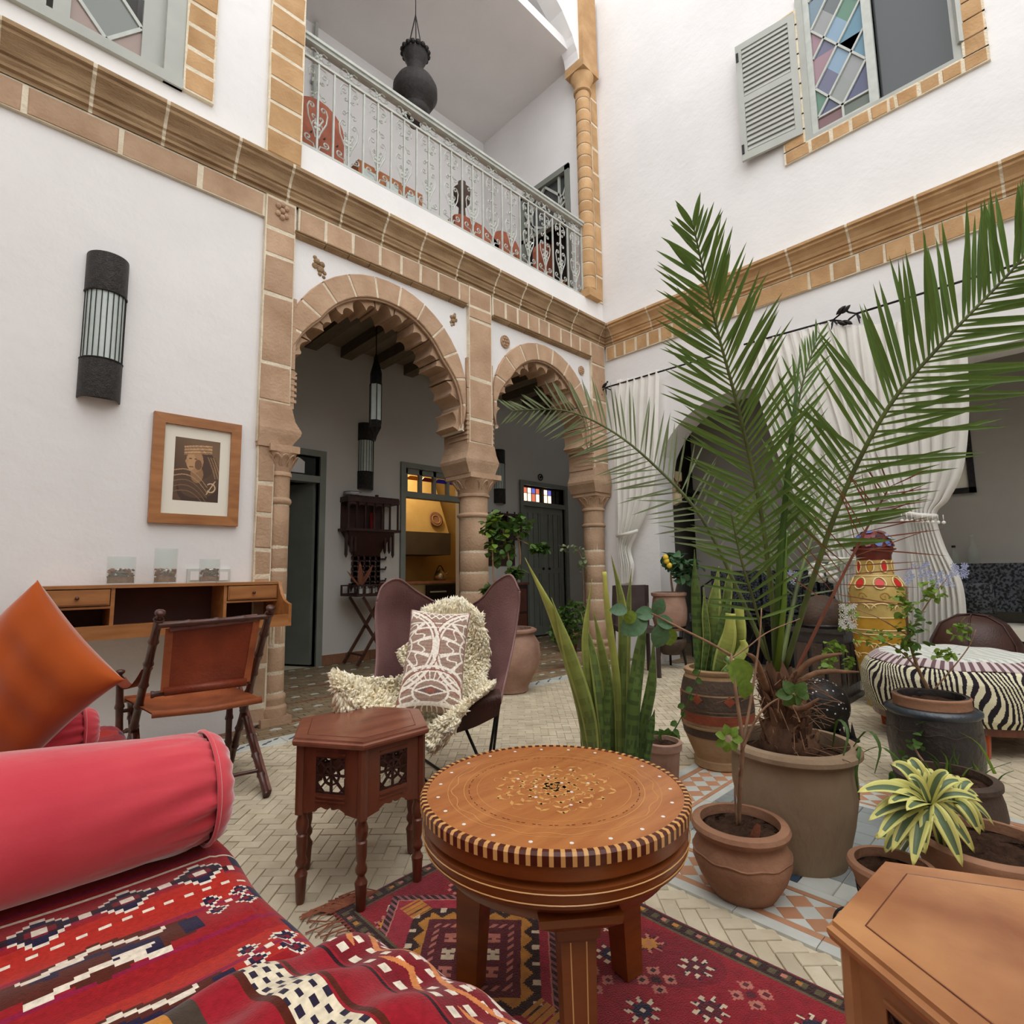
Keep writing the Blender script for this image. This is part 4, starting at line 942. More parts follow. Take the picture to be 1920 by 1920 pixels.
ZZ = np.where(s_ < -r_*PI/2, .355+(s_+r_*PI/2), np.where(s_ < 0, .355+r_*np.sin((s_+r_*PI/2)/r_), .405))
wr_ = .006*np.sin(GV*17+GU*6)*np.sin(GU*5+1)+.004*np.sin(GV*39+2*np.sin(GU*4)); ZZ = ZZ+np.where(s_ > 0, wr_+.004, 0); XX = XX+np.where(s_ <= 0, .006*np.sin(GV*14)+.004, 0)
P = np.stack([XX, GV-.52, ZZ], -1)
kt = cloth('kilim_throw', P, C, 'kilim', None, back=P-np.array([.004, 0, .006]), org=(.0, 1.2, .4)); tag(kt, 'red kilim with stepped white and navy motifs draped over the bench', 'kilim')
# kilim cushion at the front edge of the bench
def cushion(name, w, h, th, M, col, m_, parent=None, org=None, pw=.35, wr=0.):
    nv, nu = col.shape[:2]; u = np.linspace(-1, 1, nu+1); v = np.linspace(-1, 1, nv+1); GU, GV = np.meshgrid(u, v)
    t = th/2*np.maximum(0, (1-np.abs(GU)**2.6))**pw*np.maximum(0, (1-np.abs(GV)**2.6))**pw
    sh = 1-.10*(1-GU**2)*np.abs(GV)**2; sv = 1-.10*(1-GV**2)*np.abs(GU)**2
    wv = wr*(np.sin(GU*9+GV*3)+np.sin(GV*13))*(t/th)
    A = np.stack([GU*w/2*sv, GV*h/2*sh, t+wv+.0015], -1).reshape(-1, 3); B = np.stack([GU*w/2*sv, GV*h/2*sh, -t-.0015], -1).reshape(-1, 3)
    Mn = np.array(M); f = lambda Q: (Q@Mn[:3, :3].T+Mn[:3, 3]).reshape(nv+1, nu+1, 3)
    return cloth(name, f(A), col, m_, parent, back=f(B), org=org)
def basis(c, ux, vy):   # matrix from centre, x axis dir, y axis dir
    x = Vector(ux).normalized(); y = Vector(vy); y = (y-x*x.dot(y)).normalized(); z = x.cross(y)
    return Matrix(((x.x, y.x, z.x, c[0]), (x.y, y.y, z.y, c[1]), (x.z, y.z, z.z, c[2]), (0, 0, 0, 1)))
nu, nv = 260, 220
U, V = uvg(nu, nv, .50, .42); C = np.zeros((nv, nu, 3)); C[:] = lc((150, 28, 40))
C[(U < .06)] = lc((158, 36, 44)); C[(U > .115) & (U < .155)] = lc((196, 128, 50)); C[(U > .155) & (U < .185)] = lc((70, 58, 48))
s = (U-.262)/.023; C[(np.abs(s) < 1-.5*np.abs(V-.21)/.21*0)] = lc((226, 212, 184)); C[(np.abs(s) < 1) & (np.abs((U/.017+np.floor(V/.017)*.5) % 1-.5) < .2) & (np.abs((V/.017) % 1-.5) < .32)] = lc((46, 38, 56))
C[(np.abs(U-.233) < .005) | (np.abs(U-.292) < .004)] = br
m_ = (U > .365); C[m_] = lc((120, 24, 34)); C[m_ & (np.abs((U-.365)/.03 % 1-.5) < .2) & (np.abs((V/.03) % 1-.5) < .25)] = white
C[(U > .395) & (np.abs(((U-.395)+np.abs((V % .14)-.07)*.6) % .045-.02) < .006)] = lc((206, 128, 74)); C[(U > .44) & (np.sin(V*150)*np.sin(U*170) > .55)] = lc((222, 200, 190)); C[(U > .355) & (U < .362)] = dk
ctr = (.245, .565, .485)
ck = cushion('kilim_cushion', .44, .40, .17, basis(ctr, (.86, .10, -.12), (-.10, .98, -.08)), C, 'kilim', None, org=ctr, wr=.012)
tag(ck, 'striped kilim cushion lying at the near corner of the bench', 'cushion')
# ---------------------------------------------------------------- bolsters
def bolster(label, x0, x1, cy, cz, R, lab2, flat=.96, bul=0.):
    b = thing('bolster', label, 'bolster', (x1-.2, cy, cz-R)); mb = MB(); rings = []; n = 64; N = 50
    for i in range(N+1):
        s = i/N; x = x0+(x1-x0)*s; d = x1-x
        g = math.exp(-d/.10); rr = R*(.985+.02*math.sin(x*9))+bul*max(0, min(1, (x1-x)/.35))-.012*math.exp(-d/.02)
        rg = []
        for k in range(n):
            a = 2*PI*k/n
            w = g*(.006*math.sin(k*PI*2/3.2+x*20+2*math.sin(a*3))+.004*math.sin(a*11+x*30))+.004*math.sin(a*2+x*7)
            rg.append((x, cy+(rr+w)*math.cos(a)+bul*max(0, min(1, (x1-x)/.35)), cz+bul*max(0, min(1, (x1-x)/.35))+(rr+w)*math.sin(a)*flat))
        rings.append(rg)
    mb.loft(rings, cap=False); mb.build('cover', 'velvet_pink', b, smooth=True)
    mb = MB(); rings = []
    for q in range(9):
        f = q/8; rr = R*.985*math.cos(f*PI/2)**.55 if q < 8 else .001; xx = x1+.045*math.sin(f*PI/2)
        rings.append([(xx+.0025*math.sin(k*PI/2)*(f*(1-f)*4), cy+rr*math.cos(2*PI*k/n), cz+rr*math.sin(2*PI*k/n)*flat) for k in range(n)])
    mb.loft(rings, cap=False); mb.build('end_cap', 'velvet_pink', b, smooth=True)
    MB().tube([(x1, cy+R*.985*math.cos(2*PI*k/48), cz+R*.985*flat*math.sin(2*PI*k/48)) for k in range(48)], .0045, 6, closed=True).build('piping', 'velvet_pink', b, smooth=True)
    return b
bolster('large coral pink velvet bolster lying across the bench in front', -.55, .380, 1.40, .412+.122, .124, '', bul=.014)
bolster('small coral velvet bolster end showing behind the orange cushion', -.45, .27, 2.40, .412+.075, .078, '')
# orange velvet pillow
a0, a1, a2 = atT(72, 1098, 1.76), atT(232, 1282, 1.72), atT(-150, 1262, 1.70)
ctr = (a1+a2)/2+Vector((0, 0, -.005)); ux = a1-a0; uy = a0-a2
C = np.zeros((60, 60, 3)); C[:] = lc((170, 78, 28))
M_ = basis(ctr, ux, uy); sd = ux.length*1.02
mat('velvet_orange_a', (0, 0, 0), (1, 1, 1), .85, 4, .1, 30, attr='weave', sheen=.8, spec=.1)
pl = cushion('velvet_cushion', sd, sd, .17, M_, C, 'velvet_orange_a', None, org=tuple(ctr), pw=.45, wr=.006); tag(pl, 'burnt orange velvet cushion standing on its corner on the bench', 'cushion')
# ---------------------------------------------------------------- round inlaid table
TC = (.99, .90); TH = .50; TR = .307
t = thing('round_table', 'round orange wooden table with inlaid top and striped rim', 'table', (TC[0], TC[1], .01))
MB().lathe([(.0005, TH-.02), (TR-.012, TH-.02), (TR-.012, TH), (.0005, TH)], (*TC, 0), 96).build('tabletop', 'wood_inlaid', t)
NT = 92
mb_d, mb_l = MB(), MB(); mb_l = None
P0 = [(TR-.014, TH-.022), (TR, TH-.022), (TR+.0005, TH-.004), (TR-.004, TH+.0015), (TR-.014, TH+.0015)]
md = ml_ = None
for k in range(NT):
    a0 = 2*PI*k/NT; 
    base = MB(); st = 2*PI/NT*.62
    for j, nm in enumerate(('wood_dark_inlay', 'wood_light_inlay')):
        if (j == 0 and md is None) or (j == 1 and ml_ is None):
            pr = P0 if j == 0 else [(r+.0006 if r > TR-.01 else r, z+(.0004 if z > TH-.01 else 0)) for r, z in P0]; st = 2*PI/NT*(.62 if j == 0 else .40)
            mb = MB(); mb.add([(r*math.cos(-st/2)+TC[0], r*math.sin(-st/2)+TC[1], z) for r, z in pr]+[(r*math.cos(st/2)+TC[0], r*math.sin(st/2)+TC[1], z) for r, z in pr], [tuple(range(5)), (9, 8, 7, 6, 5)]+[(i, i+5, (i+1) % 5+5, (i+1) % 5) for i in range(5)])
            o_ = mb.build('rim_inlay', nm, t)
            o_.data.transform(Matrix.Translation(-(Vector((TC[0], TC[1], 0))-ORG[t.name]+Vector((0, 0, 0))))) ; o_.location = Vector((TC[0], TC[1], 0))-ORG[t.name]
            if j == 0: md = o_
            else: ml_ = o_
            if k or j: o_.rotation_euler.z = a0+j*2*PI/NT*.5
        else:
            src = md if j == 0 else ml_; c_ = src.copy(); COL.objects.link(c_); c_.rotation_euler.z = a0+j*2*PI/NT*.5
MB().lathe([(TR-.004, TH-.022), (TR-.006, TH-.05), (TR-.02, TH-.052), (TR-.02, TH-.06), (TR-.008, TH-.066), (TR-.012, TH-.10), (TR-.045, TH-.125), (TR-.05, TH-.14), (.02, TH-.14)], (*TC, 0), 72).build('apron', 'wood_apron', t, smooth=True, auto=True)
for r, z in ((TR-.0055, TH-.072), (TR-.0095, TH-.092)): MB().tube([(TC[0]+r*math.cos(2*PI*k/72), TC[1]+r*math.sin(2*PI*k/72), z) for k in range(72)], .0014, 4, closed=True).build('inlay_line', 'wood_light_inlay', t)
zt = TH+.0003
def ringline(r, w, m_, n=72, dash=0):
    mb = MB()
    for k in range(n):
        if dash and k % dash == 0: continue
        a, b = 2*PI*k/n, 2*PI*(k+1)/n
        if dash: b -= .02
        mb.add([(TC[0]+q*math.cos(x), TC[1]+q*math.sin(x), zt) for q, x in ((r, a), (r+w, a), (r+w, b), (r, b))], [(0, 1, 2, 3)])
    mb.build('inlay_ring', m_, t)
ringline(.208, .0014, 'wood_light_inlay'); ringline(.196, .0022, 'wood_dark_inlay', 110, 3); ringline(.245, .0009, 'wood_light_inlay'); ringline(.178, .001, 'wood_light_inlay')
for k in range(22):
    a = 2*PI*k/22; mb = MB(); x, y = TC[0]+.268*math.cos(a), TC[1]+.268*math.sin(a)
    mb.prism([(x+.0045*math.cos(q*PI/3+a), y+.0045*math.sin(q*PI/3+a)) for q in range(6)], lambda u, v, d: (u, v, d), TH-.002, zt+.0002); mb.build('pearl_dot', 'pearl', t)
mb = MB()
for k in range(8):                        # wavy vine ring
    for i in range(9):
        a = 2*PI*(k*9+i)/72; b = a+2*PI/72
        ra = .232+.006*math.sin(a*16); rb = .232+.006*math.sin(b*16)
        mb.add([(TC[0]+q*math.cos(x), TC[1]+q*math.sin(x), zt) for q, x in ((ra, a), (ra+.0014, a), (rb+.0014, b), (rb, b))], [(0, 1, 2, 3)])
for k in range(150):                        # central marquetry: leaves set out in whorls
    ring = [.02, .05, .08, .105, .13][k % 5]; n = [6, 12, 16, 22, 26][k % 5]; a = 2*PI*((k//5)+.5*(k % 2))/30*1.0+ring*9
    a = a+math.sin(k)*.05; r = ring+.008*math.sin(5*a); x, y = TC[0]+r*math.cos(a), TC[1]+r*math.sin(a); d = a+(.9 if k % 2 else -.9)
    l, w = .013, .0045; c_, s_ = math.cos(d), math.sin(d)
    mb.add([(x+l*c_, y+l*s_, zt), (x-w*s_, y+w*c_, zt), (x-l*c_, y-l*s_, zt), (x+w*s_, y-w*c_, zt)], [(0, 1, 2, 3)])
    if k % 3 == 0:
        for i in range(5):
            b = d+i*.45; e_ = d+(i+1)*.45; R_ = .012
            cx_, cy_ = x+R_*math.cos(d+PI/2), y+R_*math.sin(d+PI/2)
            mb.add([(cx_+q*math.cos(zz), cy_+q*math.sin(zz), zt+.00005) for q, zz in ((R_, b), (R_+.0012, b), (R_+.0012, e_), (R_, e_))], [(0, 1, 2, 3)])
mb.build('marquetry', 'wood_light_inlay', t, kind='stuff')
for k in range(9):
    a = 2.4*k; r = .03+.011*k; x, y = TC[0]+r*math.cos(a), TC[1]+r*math.sin(a); MB().prism([(x+.004*math.cos(q*PI/3), y+.004*math.sin(q*PI/3)) for q in range(6)], lambda u, v, d: (u, v, d), TH-.002, zt+.0004).build('pearl_dot', 'pearl', t)
for a in (math.radians(112), math.radians(-9), math.radians(232)):
    c_, s_ = math.cos(a), math.sin(a); rings = []
    for z, h, rad in ((TH-.125, .078, .20), (TH-.14, .076, .20), (TH-.158, .05, .205), (TH-.16, .042, .205), (TH-.18, .040, .207), (TH-.181, .034, .207), (.014, .026, .222)):
        cx_, cy_ = TC[0]+rad*c_, TC[1]+rad*s_; rings.append([(cx_+(i*c_-j*s_)*h, cy_+(i*s_+j*c_)*h, z) for i, j in ((-1, -1), (1, -1), (1, 1), (-1, 1))])
    mb = MB(); mb.loft(rings); lg = mb.build('leg', 'wood_apron', t)
    for j in (-.45, .45):
        h0, h1 = .034, .026; mb = MB()
        p = lambda rad, h, z, o: (TC[0]+(rad+h+.0006)*c_-(j*h+o)*s_, TC[1]+(rad+h+.0006)*s_+(j*h+o)*c_, z)
        mb.add([p(.207, h0, TH-.187, -.0012), p(.207, h0, TH-.187, .0012), p(.222, h1, .02, .0012), p(.222, h1, .02, -.0012)], [(0, 1, 2, 3)]); mb.build('inlay_line', 'wood_light_inlay', lg)
# ---------------------------------------------------------------- hexagonal tables
def turned_leg(c, h, r, m_, parent):
    pr = [(r*.62, 0), (r*.8, .01), (r*1.0, .07), (r*1.15, .085), (r*.7, .098), (r*.62, .105), (r*1.0, .115), (r*1.05, .125), (r*.72, .14), (r*.95, .16), (r*1.0, h-.07), (r*.75, h-.065), (r*1.1, h-.05), (r*1.12, h-.03), (r*.8, h-.012), (r*1.0, h)]
    MB().lathe(pr, c, 14, cap=True).build('leg', m_, parent, smooth=True, auto=True)
def hex_table(label, c, R, H, a0, mtop, mbody, leg_h):
    t = thing('hexagonal_table', label, 'table', (c[0], c[1], 0)); F = lambda r, z: [(c[0]+r*math.cos(a0+k*PI/3), c[1]+r*math.sin(a0+k*PI/3), z) for k in range(6)]
    MB().loft([F(R*.985, H-.024), F(R, H-.016), F(R, H-.010), F(R*.97, H-.006), F(R*.965, H)]).build('tabletop', mtop, t)
    MB().loft([F(R*.80, H), F(R*.79, H+.0015)]).build('top_panel', mtop, t); MB().tube([Vector(p) for p in F(R*.80, H+.0006)], .0010, 4, closed=True).build('inlay_line', 'wood_red', t)
    Rb = R*.90; zb, zt = leg_h, H-.024
    for k in range(6):
        p0 = Vector(F(Rb, 0)[k]); p1 = Vector(F(Rb, 0)[(k+1) % 6]); d = (p1-p0); L = d.length; d.normalize(); n = Vector((d.y, -d.x, 0))
        if n.dot(p0-Vector((c[0], c[1], 0))) < 0: n = -n
        f = lambda u, v, w: tuple(p0+d*u+n*w+Vector((0, 0, v)))
        pw = L*.27; z0, z1 = zb+(zt-zb)*.32, zt-(zt-zb)*.16
        wood = MB(); wood.prism([(0, zb), (pw, zb+.012), (pw, zt), (0, zt)], f, -.012, 0).prism([(L-pw, zb+.012), (L, zb), (L, zt), (L-pw, zt)], f, -.012, 0).prism([(pw, z1), (L-pw, z1), (L-pw, zt), (pw, zt)], f, -.012, 0)
        sc = [(pw, z0), (pw, zb+.016), (pw+(L-2*pw)*.2, zb+.027), (pw+(L-2*pw)*.35, zb+.022), (L/2-.006, zb+.022), (L/2, zb+.034), (L/2+.006, zb+.022), (L-pw-(L-2*pw)*.35, zb+.022), (L-pw-(L-2*pw)*.2, zb+.027), (L-pw, zb+.016), (L-pw, z0)]
        wood.prism(sc, f, -.012, 0); s_ = wood.build('side_panel', mbody, t)
        [MB().prism([(pw, zq), (L-pw, zq), (L-pw, zq+.004), (pw, zq+.004)], f, 0, .003).build('moulding', mbody, s_) for zq in (z0-.012, z0-.024, z1+.008)]
        lat = MB(); cu, cv = L/2, (z0+z1)/2; wu, wv = (L-2*pw)/2, (z1-z0)/2
        def bar(a, b, w=.006): strut(a, b, f, -.010, -.002, w, lat)
        bar((cu-wu, cv), (cu+wu, cv)); bar((cu, cv-wv), (cu, cv+wv)); bar((cu-wu, cv-wv), (cu+wu, cv+wv), .005); bar((cu-wu, cv+wv), (cu+wu, cv-wv), .005)
        for i in range(8): a = i*PI/4; b = a+PI/4; bar((cu+wu*.55*math.cos(a), cv+wv*.55*math.sin(a)), (cu+wu*.55*math.cos(b), cv+wv*.55*math.sin(b)), .005)
        for sx in (-1, 1):
            for sy in (-1, 1): bar((cu+sx*wu*.5, cv+sy*wv), (cu+sx*wu, cv+sy*wv*.5), .006); bar((cu+sx*wu*.98, cv+sy*wv*.1), (cu+sx*wu*.98, cv+sy*wv), .007)
        for sy in (-1, 1): bar((cu-wu, cv+sy*wv*.98), (cu+wu, cv+sy*wv*.98), .006)
        lat.build('carved_lattice', 'wood_carved', s_)
        q = Vector(F(Rb*.93, 0)[k]); turned_leg((q.x, q.y, 0), zb+.004, .017, mbody, t)
        MB().tube([tuple(Vector(F(Rb*.97, zb)[k])), tuple(Vector(F(Rb*.97, zt)[k]))], .016, 8).build('corner_post', mbody, t)
    return t
hex_table('small dark red hexagonal table with carved lattice panels', (.965, 1.755), .245, .497, math.radians(-118), 'wood_red_top', 'wood_red', .265)
hex_table('tan hexagonal table cut off by the bottom right corner', (.985, .075), .240, .512, math.radians(116.5), 'wood_table_tan', 'wood_table_tan', .22)
# ================================================================ BUTTERFLY CHAIR with sheepskin and cushion
bc = thing('butterfly_chair', 'mauve brown leather butterfly chair on thin black metal legs', 'chair', (1.75, 2.2, 0))
rows_ = [[(706, 1128, 2.72), (718, 1098, 2.76), (748, 1086, 2.82), (786, 1112, 2.93), (848, 1142, 3.0), (898, 1126, 2.98), (928, 1092, 2.92), (957, 1078, 2.88), (974, 1108, 2.84)],
             [(704, 1160, 2.70), (728, 1162, 2.82), (762, 1170, 2.93), (805, 1182, 3.0), (848, 1195, 3.03), (882, 1184, 3.0), (912, 1172, 2.97), (946, 1158, 2.9), (972, 1146, 2.83)],
             [(706, 1240, 2.62), (730, 1258, 2.72), (755, 1275, 2.80), (795, 1290, 2.86), (835, 1300, 2.9), (872, 1285, 2.88), (905, 1265, 2.85), (935, 1240, 2.8), (962, 1210, 2.74)],
             [(690, 1330, 2.42), (716, 1346, 2.5), (745, 1360, 2.56), (780, 1368, 2.6), (820, 1372, 2.62), (854, 1356, 2.6), (885, 1335, 2.58), (915, 1312, 2.52), (944, 1290, 2.46)],
             [(645, 1322, 2.16), (666, 1340, 2.19), (690, 1360, 2.22), (728, 1380, 2.25), (770, 1392, 2.28), (812, 1376, 2.28), (855, 1352, 2.28), (898, 1332, 2.25), (938, 1318, 2.22)]]
S_ = bsp(px(rows_), 40, 40)
mid_ = S_[20, 20]; nrm = Vector(tuple((C0-Vector(tuple(mid_)))))
back = S_-np.array(tuple(nrm.normalized()))*.012
mb = MB(); V_ = S_.reshape(-1, 3); n_ = 41
mb.grid(lambda u, v: tuple(S_[int(round(v*40)), int(round(u*40))]), 40, 40); N_ = len(mb.v)
mb.grid(lambda u, v: tuple(back[int(round(v*40)), int(round(u*40))]), 40, 40)
for a in range(40):
    for i0, i1 in ((a, a+1), (40*41+a, 40*41+a+1), (a*41, (a+1)*41), (a*41+40, (a+1)*41+40)): mb.f.append((i0, i1, i1+N_, i0+N_)); mb.mi.append(0)
mb.build('leather_sling', 'leather_mauve', bc, smooth=True)
# pockets that take the frame at the corners
def pocket(q, m_='leather_mauve'):
    G = bsp(px(q), 14, 12); mb = MB(); mb.grid(lambda u, v: tuple(G[int(round(v*12)), int(round(u*14))]), 14, 12)
    B = G+np.array([.006, .008, -.004]); mb.grid(lambda u, v: tuple(B[int(round(v*12)), int(round(u*14))]), 14, 12); mb.build('pocket', m_, bc, smooth=True)
pocket([[(866, 1312, 2.24), (902, 1292, 2.22), (936, 1292, 2.20)], [(858, 1342, 2.20), (895, 1318, 2.16), (940, 1308, 2.15)], [(856, 1374, 2.22), (892, 1362, 2.18), (936, 1340, 2.17)]], 'leather_brown')
pocket([[(640, 1290, 2.19), (668, 1292, 2.19), (700, 1312, 2.21)], [(638, 1305, 2.18), (665, 1314, 2.18), (704, 1335, 2.20)], [(642, 1326, 2.19), (668, 1338, 2.19), (700, 1354, 2.21)]], 'leather_brown')
# seam along the outer edges
for e in (S_[:, 0], S_[:, 40], S_[0, :]):
    mb = MB(); mb.tube([tuple(p) for p in e], .006, 6); mb.build('piping', 'leather_mauve', bc, smooth=True)
def rod(pts, r=.0065): 
    mb = MB(); mb.tube(pts, r, 8); mb.build('frame_rod', 'iron', bc, smooth=True)
g = lambda x, y: tuple(onZ(x, y, .007))
tl, tr_, frp, flp = tuple(atT(735, 1104, 2.92)), tuple(atT(956, 1098, 3.02)), tuple(atT(934, 1312, 2.19)), tuple(atT(648, 1305, 2.13))
rod([tr_, tuple(atT(946, 1240, 2.95)), g(918, 1470)]); rod([frp, tuple(atT(905, 1350, 2.22)), tuple(atT(925, 1410, 2.2)), g(920, 1530)]) if False else rod([frp, g(905, 1500)])
rod([tuple(atT(866, 1350, 2.3)), g(945, 1530)]); rod([flp, g(812, 1478)]); rod([tl, tuple(atT(728, 1300, 2.95)), g(790, 1420)]); rod([g(905, 1500), g(790, 1420)]); rod([g(945, 1530), g(812, 1478)])
# sheepskin: hide plus thousands of wool locks
sk = thing('sheepskin', 'shaggy cream sheepskin draped over the butterfly chair', 'sheepskin', (1.6, 2.1, .4))
CTL = px([[(800, 1150, 2.82), (828, 1136, 2.86), (855, 1131, 2.88), (880, 1140, 2.86), (900, 1160, 2.8)],
          [(785, 1190, 2.74), (820, 1185, 2.82), (852, 1180, 2.84), (885, 1190, 2.82), (912, 1200, 2.72)],
          [(752, 1225, 2.66), (800, 1235, 2.76), (850, 1240, 2.8), (885, 1240, 2.76), (912, 1245, 2.68)],
          [(765, 1270, 2.54), (800, 1285, 2.62), (845, 1290, 2.66), (880, 1285, 2.62), (905, 1280, 2.54)],
          [(676, 1276, 2.24), (745, 1308, 2.40), (825, 1330, 2.5), (870, 1320, 2.42), (925, 1287, 2.22)],
          [(626, 1268, 2.04), (690, 1322, 2.12), (790, 1372, 2.22), (845, 1345, 2.18), (880, 1322, 2.13)],
          [(640, 1322, 2.02), (700, 1360, 2.06), (790, 1390, 2.14), (825, 1395, 2.10), (852, 1365, 2.08)]])
K_ = bsp(CTL, 44, 70)
mb = MB(); mb.grid(lambda u, v: tuple(K_[int(round(v*70)), int(round(u*44))]), 44, 70); mb.build('hide', 'fleece', sk, smooth=True)
rs = np.random.RandomState(5); mb = MB(); cN = 12000
cam_ = np.array(tuple(C0))
for i in range(cN):
    v = rs.uniform(0, 69.99); u = rs.uniform(0, 43.99)
    if rs.rand() < .25: u = rs.choice([rs.uniform(0, 2), rs.uniform(42, 43.9)])
    if rs.rand() < .12: v = rs.choice([rs.uniform(0, 2), rs.uniform(67, 69.9)])
    a, b = int(v), int(u); p = K_[a, b]*(1-(u-b))+K_[a, b+1]*(u-b); p = p+(K_[a+1, b]-K_[a, b])*(v-a)
    tu = K_[a, b+1]-K_[a, b]; tv = K_[a+1, b]-K_[a, b]; n = np.cross(tu, tv); n = n/(np.linalg.norm(n)+1e-9)
    if n@(cam_-p) < 0: n = -n
    tvn = tv/(np.linalg.norm(tv)+1e-9); tun = tu/(np.linalg.norm(tu)+1e-9)
    out = tun*((u/44-.5)*2)**3*1.3+tvn*(.45+(1.2 if v > 64 else 0)-(1.6 if v < 5 else 0)); d = n*.55+out*1.0+rs.normal(0, .22, 3); d /= np.linalg.norm(d)
    L = rs.uniform(.028, .058); w = rs.uniform(.004, .0075); s1 = np.cross(d, n+rs.normal(0, .5, 3)); s1 /= np.linalg.norm(s1)+1e-9; s2 = np.cross(d, s1)
    c1 = p+d*L*.55+s1*rs.normal(0, .004); tip = p+d*L*.95+np.array([0, 0, -.004])+rs.normal(0, .003, 3)
    q0 = p-n*.002
    mb.add([q0+s1*w, q0-s1*w*.5+s2*w, q0-s1*w*.5-s2*w, c1+s1*w*1.1, c1-s1*w*.55+s2*w*1.1, c1-s1*w*.55-s2*w*1.1, tip], [(0, 1, 4, 3), (1, 2, 5, 4), (2, 0, 3, 5), (3, 4, 6), (4, 5, 6), (5, 3, 6)])
mb.build('wool', 'fleece', sk, kind='stuff', smooth=True)
# embroidered cushion on the sheepskin
cm = px([[(776, 1172, 2.58), (885, 1158, 2.62)], [(752, 1342, 2.26), (866, 1352, 2.28)]])
c00, c01, c10, c11 = [Vector(cm[a][b]) for a in (0, 1) for b in (0, 1)]
ctr = (c00+c01+c10+c11)/4; ux = (c01-c00)+(c11-c10); uy = (c00-c10)+(c01-c11); Wd = ux.length/2; Hd = uy.length/2
nu, nv = 130, 200; U, V = uvg(nu, nv, 2., 3.2); U -= 1.; ground = lc((158, 132, 116)); thr = lc((232, 222, 208)); rst = lc((150, 92, 80))
C = np.zeros((nv, nu, 3)); C[:] = ground; C[np.sin(V*60) > .5] = lc((146, 120, 108))
def ln(m, c=None): C[m] = thr if c is None else c
band = lambda f, w: np.abs(f) < w
zz = lambda s, a: a*np.abs(((U*s) % 1)-.5)*2
ln(band(V-.62-.0*U, .02)); ln(band(V-.1, .05)); ln(band(V-.14-zz(2, .28), .035)); ln(band(V-.42+zz(2, .28), .035) & (V < .45))
ln(band(V-.78-.18*U*U, .03)); ln(band(V-.88-.18*U*U, .015), rst)
for c0, sg in ((1.35, 1), (1.35, -1)):
    r = np.hypot(U-sg*1.25, V-1.42); ln(band(r-1.30, .045)); ln(band(r-1.17, .03)); ln(band(r-1.38, .012), rst); ins = (r < 1.12) & (np.hypot(U+sg*1.25, V-1.42) > 1.38)
    a = np.arctan2(V-1.42, U-sg*1.25); ln(ins & (np.abs(np.sin(a*6)) > .95)); ln(ins & band(r-.8-.12*np.sin(a*12), .03)); ln(ins & band(r-.45, .03))
mid = (np.hypot(U-1.25, V-1.42) > 1.42) & (np.hypot(U+1.25, V-1.42) > 1.42) & (V > .9) & (V < 2.0)
ln(mid & (np.abs(((U+V*.0)*6) % 1-.5) > .27))
r = np.hypot(U*.8, (V-2.75)*1.25); ln(band(r-.92, .045)); ln(band(r-.80, .02), rst); ln(band(r-.74, .02)); ln((r > .42) & (r < .72) & band(((np.arctan2(V-2.75, U)*3.2) % 1)-.5, .12)); ln(band(r-.42, .03))
eye = np.abs(U)/.55+np.abs(V-2.72)/.16; ln((eye < 1.)); C[eye < .72] = lc((120, 96, 90)); C[(np.abs(U) < .12) & (np.abs(V-2.72) < .07)] = rst; ln(band(V-3.08, .05)); ln(band(np.abs(U)-.97, .02), rst)
C = C[::-1]
cc_ = cushion('embroidered_cushion', Wd*1.06, Hd*1.06, .13, basis(ctr+Vector((-.05, -.05, .04)), (ux-uy*(ux.dot(uy)/uy.dot(uy))), uy), C, 'kilim', None, org=tuple(ctr), pw=.4)
tag(cc_, 'taupe and cream embroidered long cushion on the sheepskin', 'cushion')
# ================================================================ FOLDING CAMPAIGN CHAIR
cc = thing('folding_chair', 'folding chair with red leather seat and dark bamboo-turned legs', 'chair', (.8, 2.95, 0))
def bamboo(a, b, r, nm='leg', knob=False, m_='wood_bamboo'):
    a, b = Vector(a), Vector(b); L = (b-a).length; n = max(2, int(L/.11)); pts = []; R = []
    for i in range(n):
        for s, k in ((0., 1.12), (.06, 1.18), (.12, .9), (.5, .86), (.9, .92)): pts.append(a.lerp(b, (i+s)/n)); R.append(r*k)
    pts.append(b); R.append(r)
    mb = MB(); mb.tube(pts, R, 10)
    if knob:
        d = (a-b).normalized(); mb.tube([a, a+d*.012, a+d*.016, a+d*.026, a+d*.036, a+d*.042], [r, r*.55, r*.55, r*1.15, r*1.1, r*.3], 10)
    return mb.build(nm, m_, cc, smooth=True)
off = Vector((-.475, .06, 0))
pT = onY(505, 1150, 2.74); pF = onZ(432, 1432, .0); pF = Vector((pF.x, pF.y, .012))
qF = Vector(onZ(500, 1492, .012)); qT = Vector((pF.x+.02, pF.y+.02, .40)); 
bamboo(pT, pF, .019, 'back_post', True); bamboo(onY(298, 1160, 2.80), pF+off, .019, 'back_post', True)
bamboo(qT, qF, .016); bamboo(qT+off, qF+off, .016)
# inner square legs and rungs
for o in (Vector((0, 0, 0)), off):
    mb = MB(); mb.bar(qT+o+Vector((.02, .02, 0)), qF+o+Vector((.022, .03, 0)), .018, .03); mb.build('brace', 'wood_red', cc)
lerp = lambda a, b, s: Vector(a).lerp(Vector(b), s)
sR, sL = lerp(pT, pF, .60), lerp(onY(298, 1160, 2.80), pF+off, .60)       # pivot height
bamboo(lerp(qT, qF, .80), lerp(qT+off, qF+off, .80), .010, 'stretcher'); bamboo(lerp(pT, pF, .86), lerp(onY(298, 1160, 2.8), pF+off, .86), .010, 'stretcher')
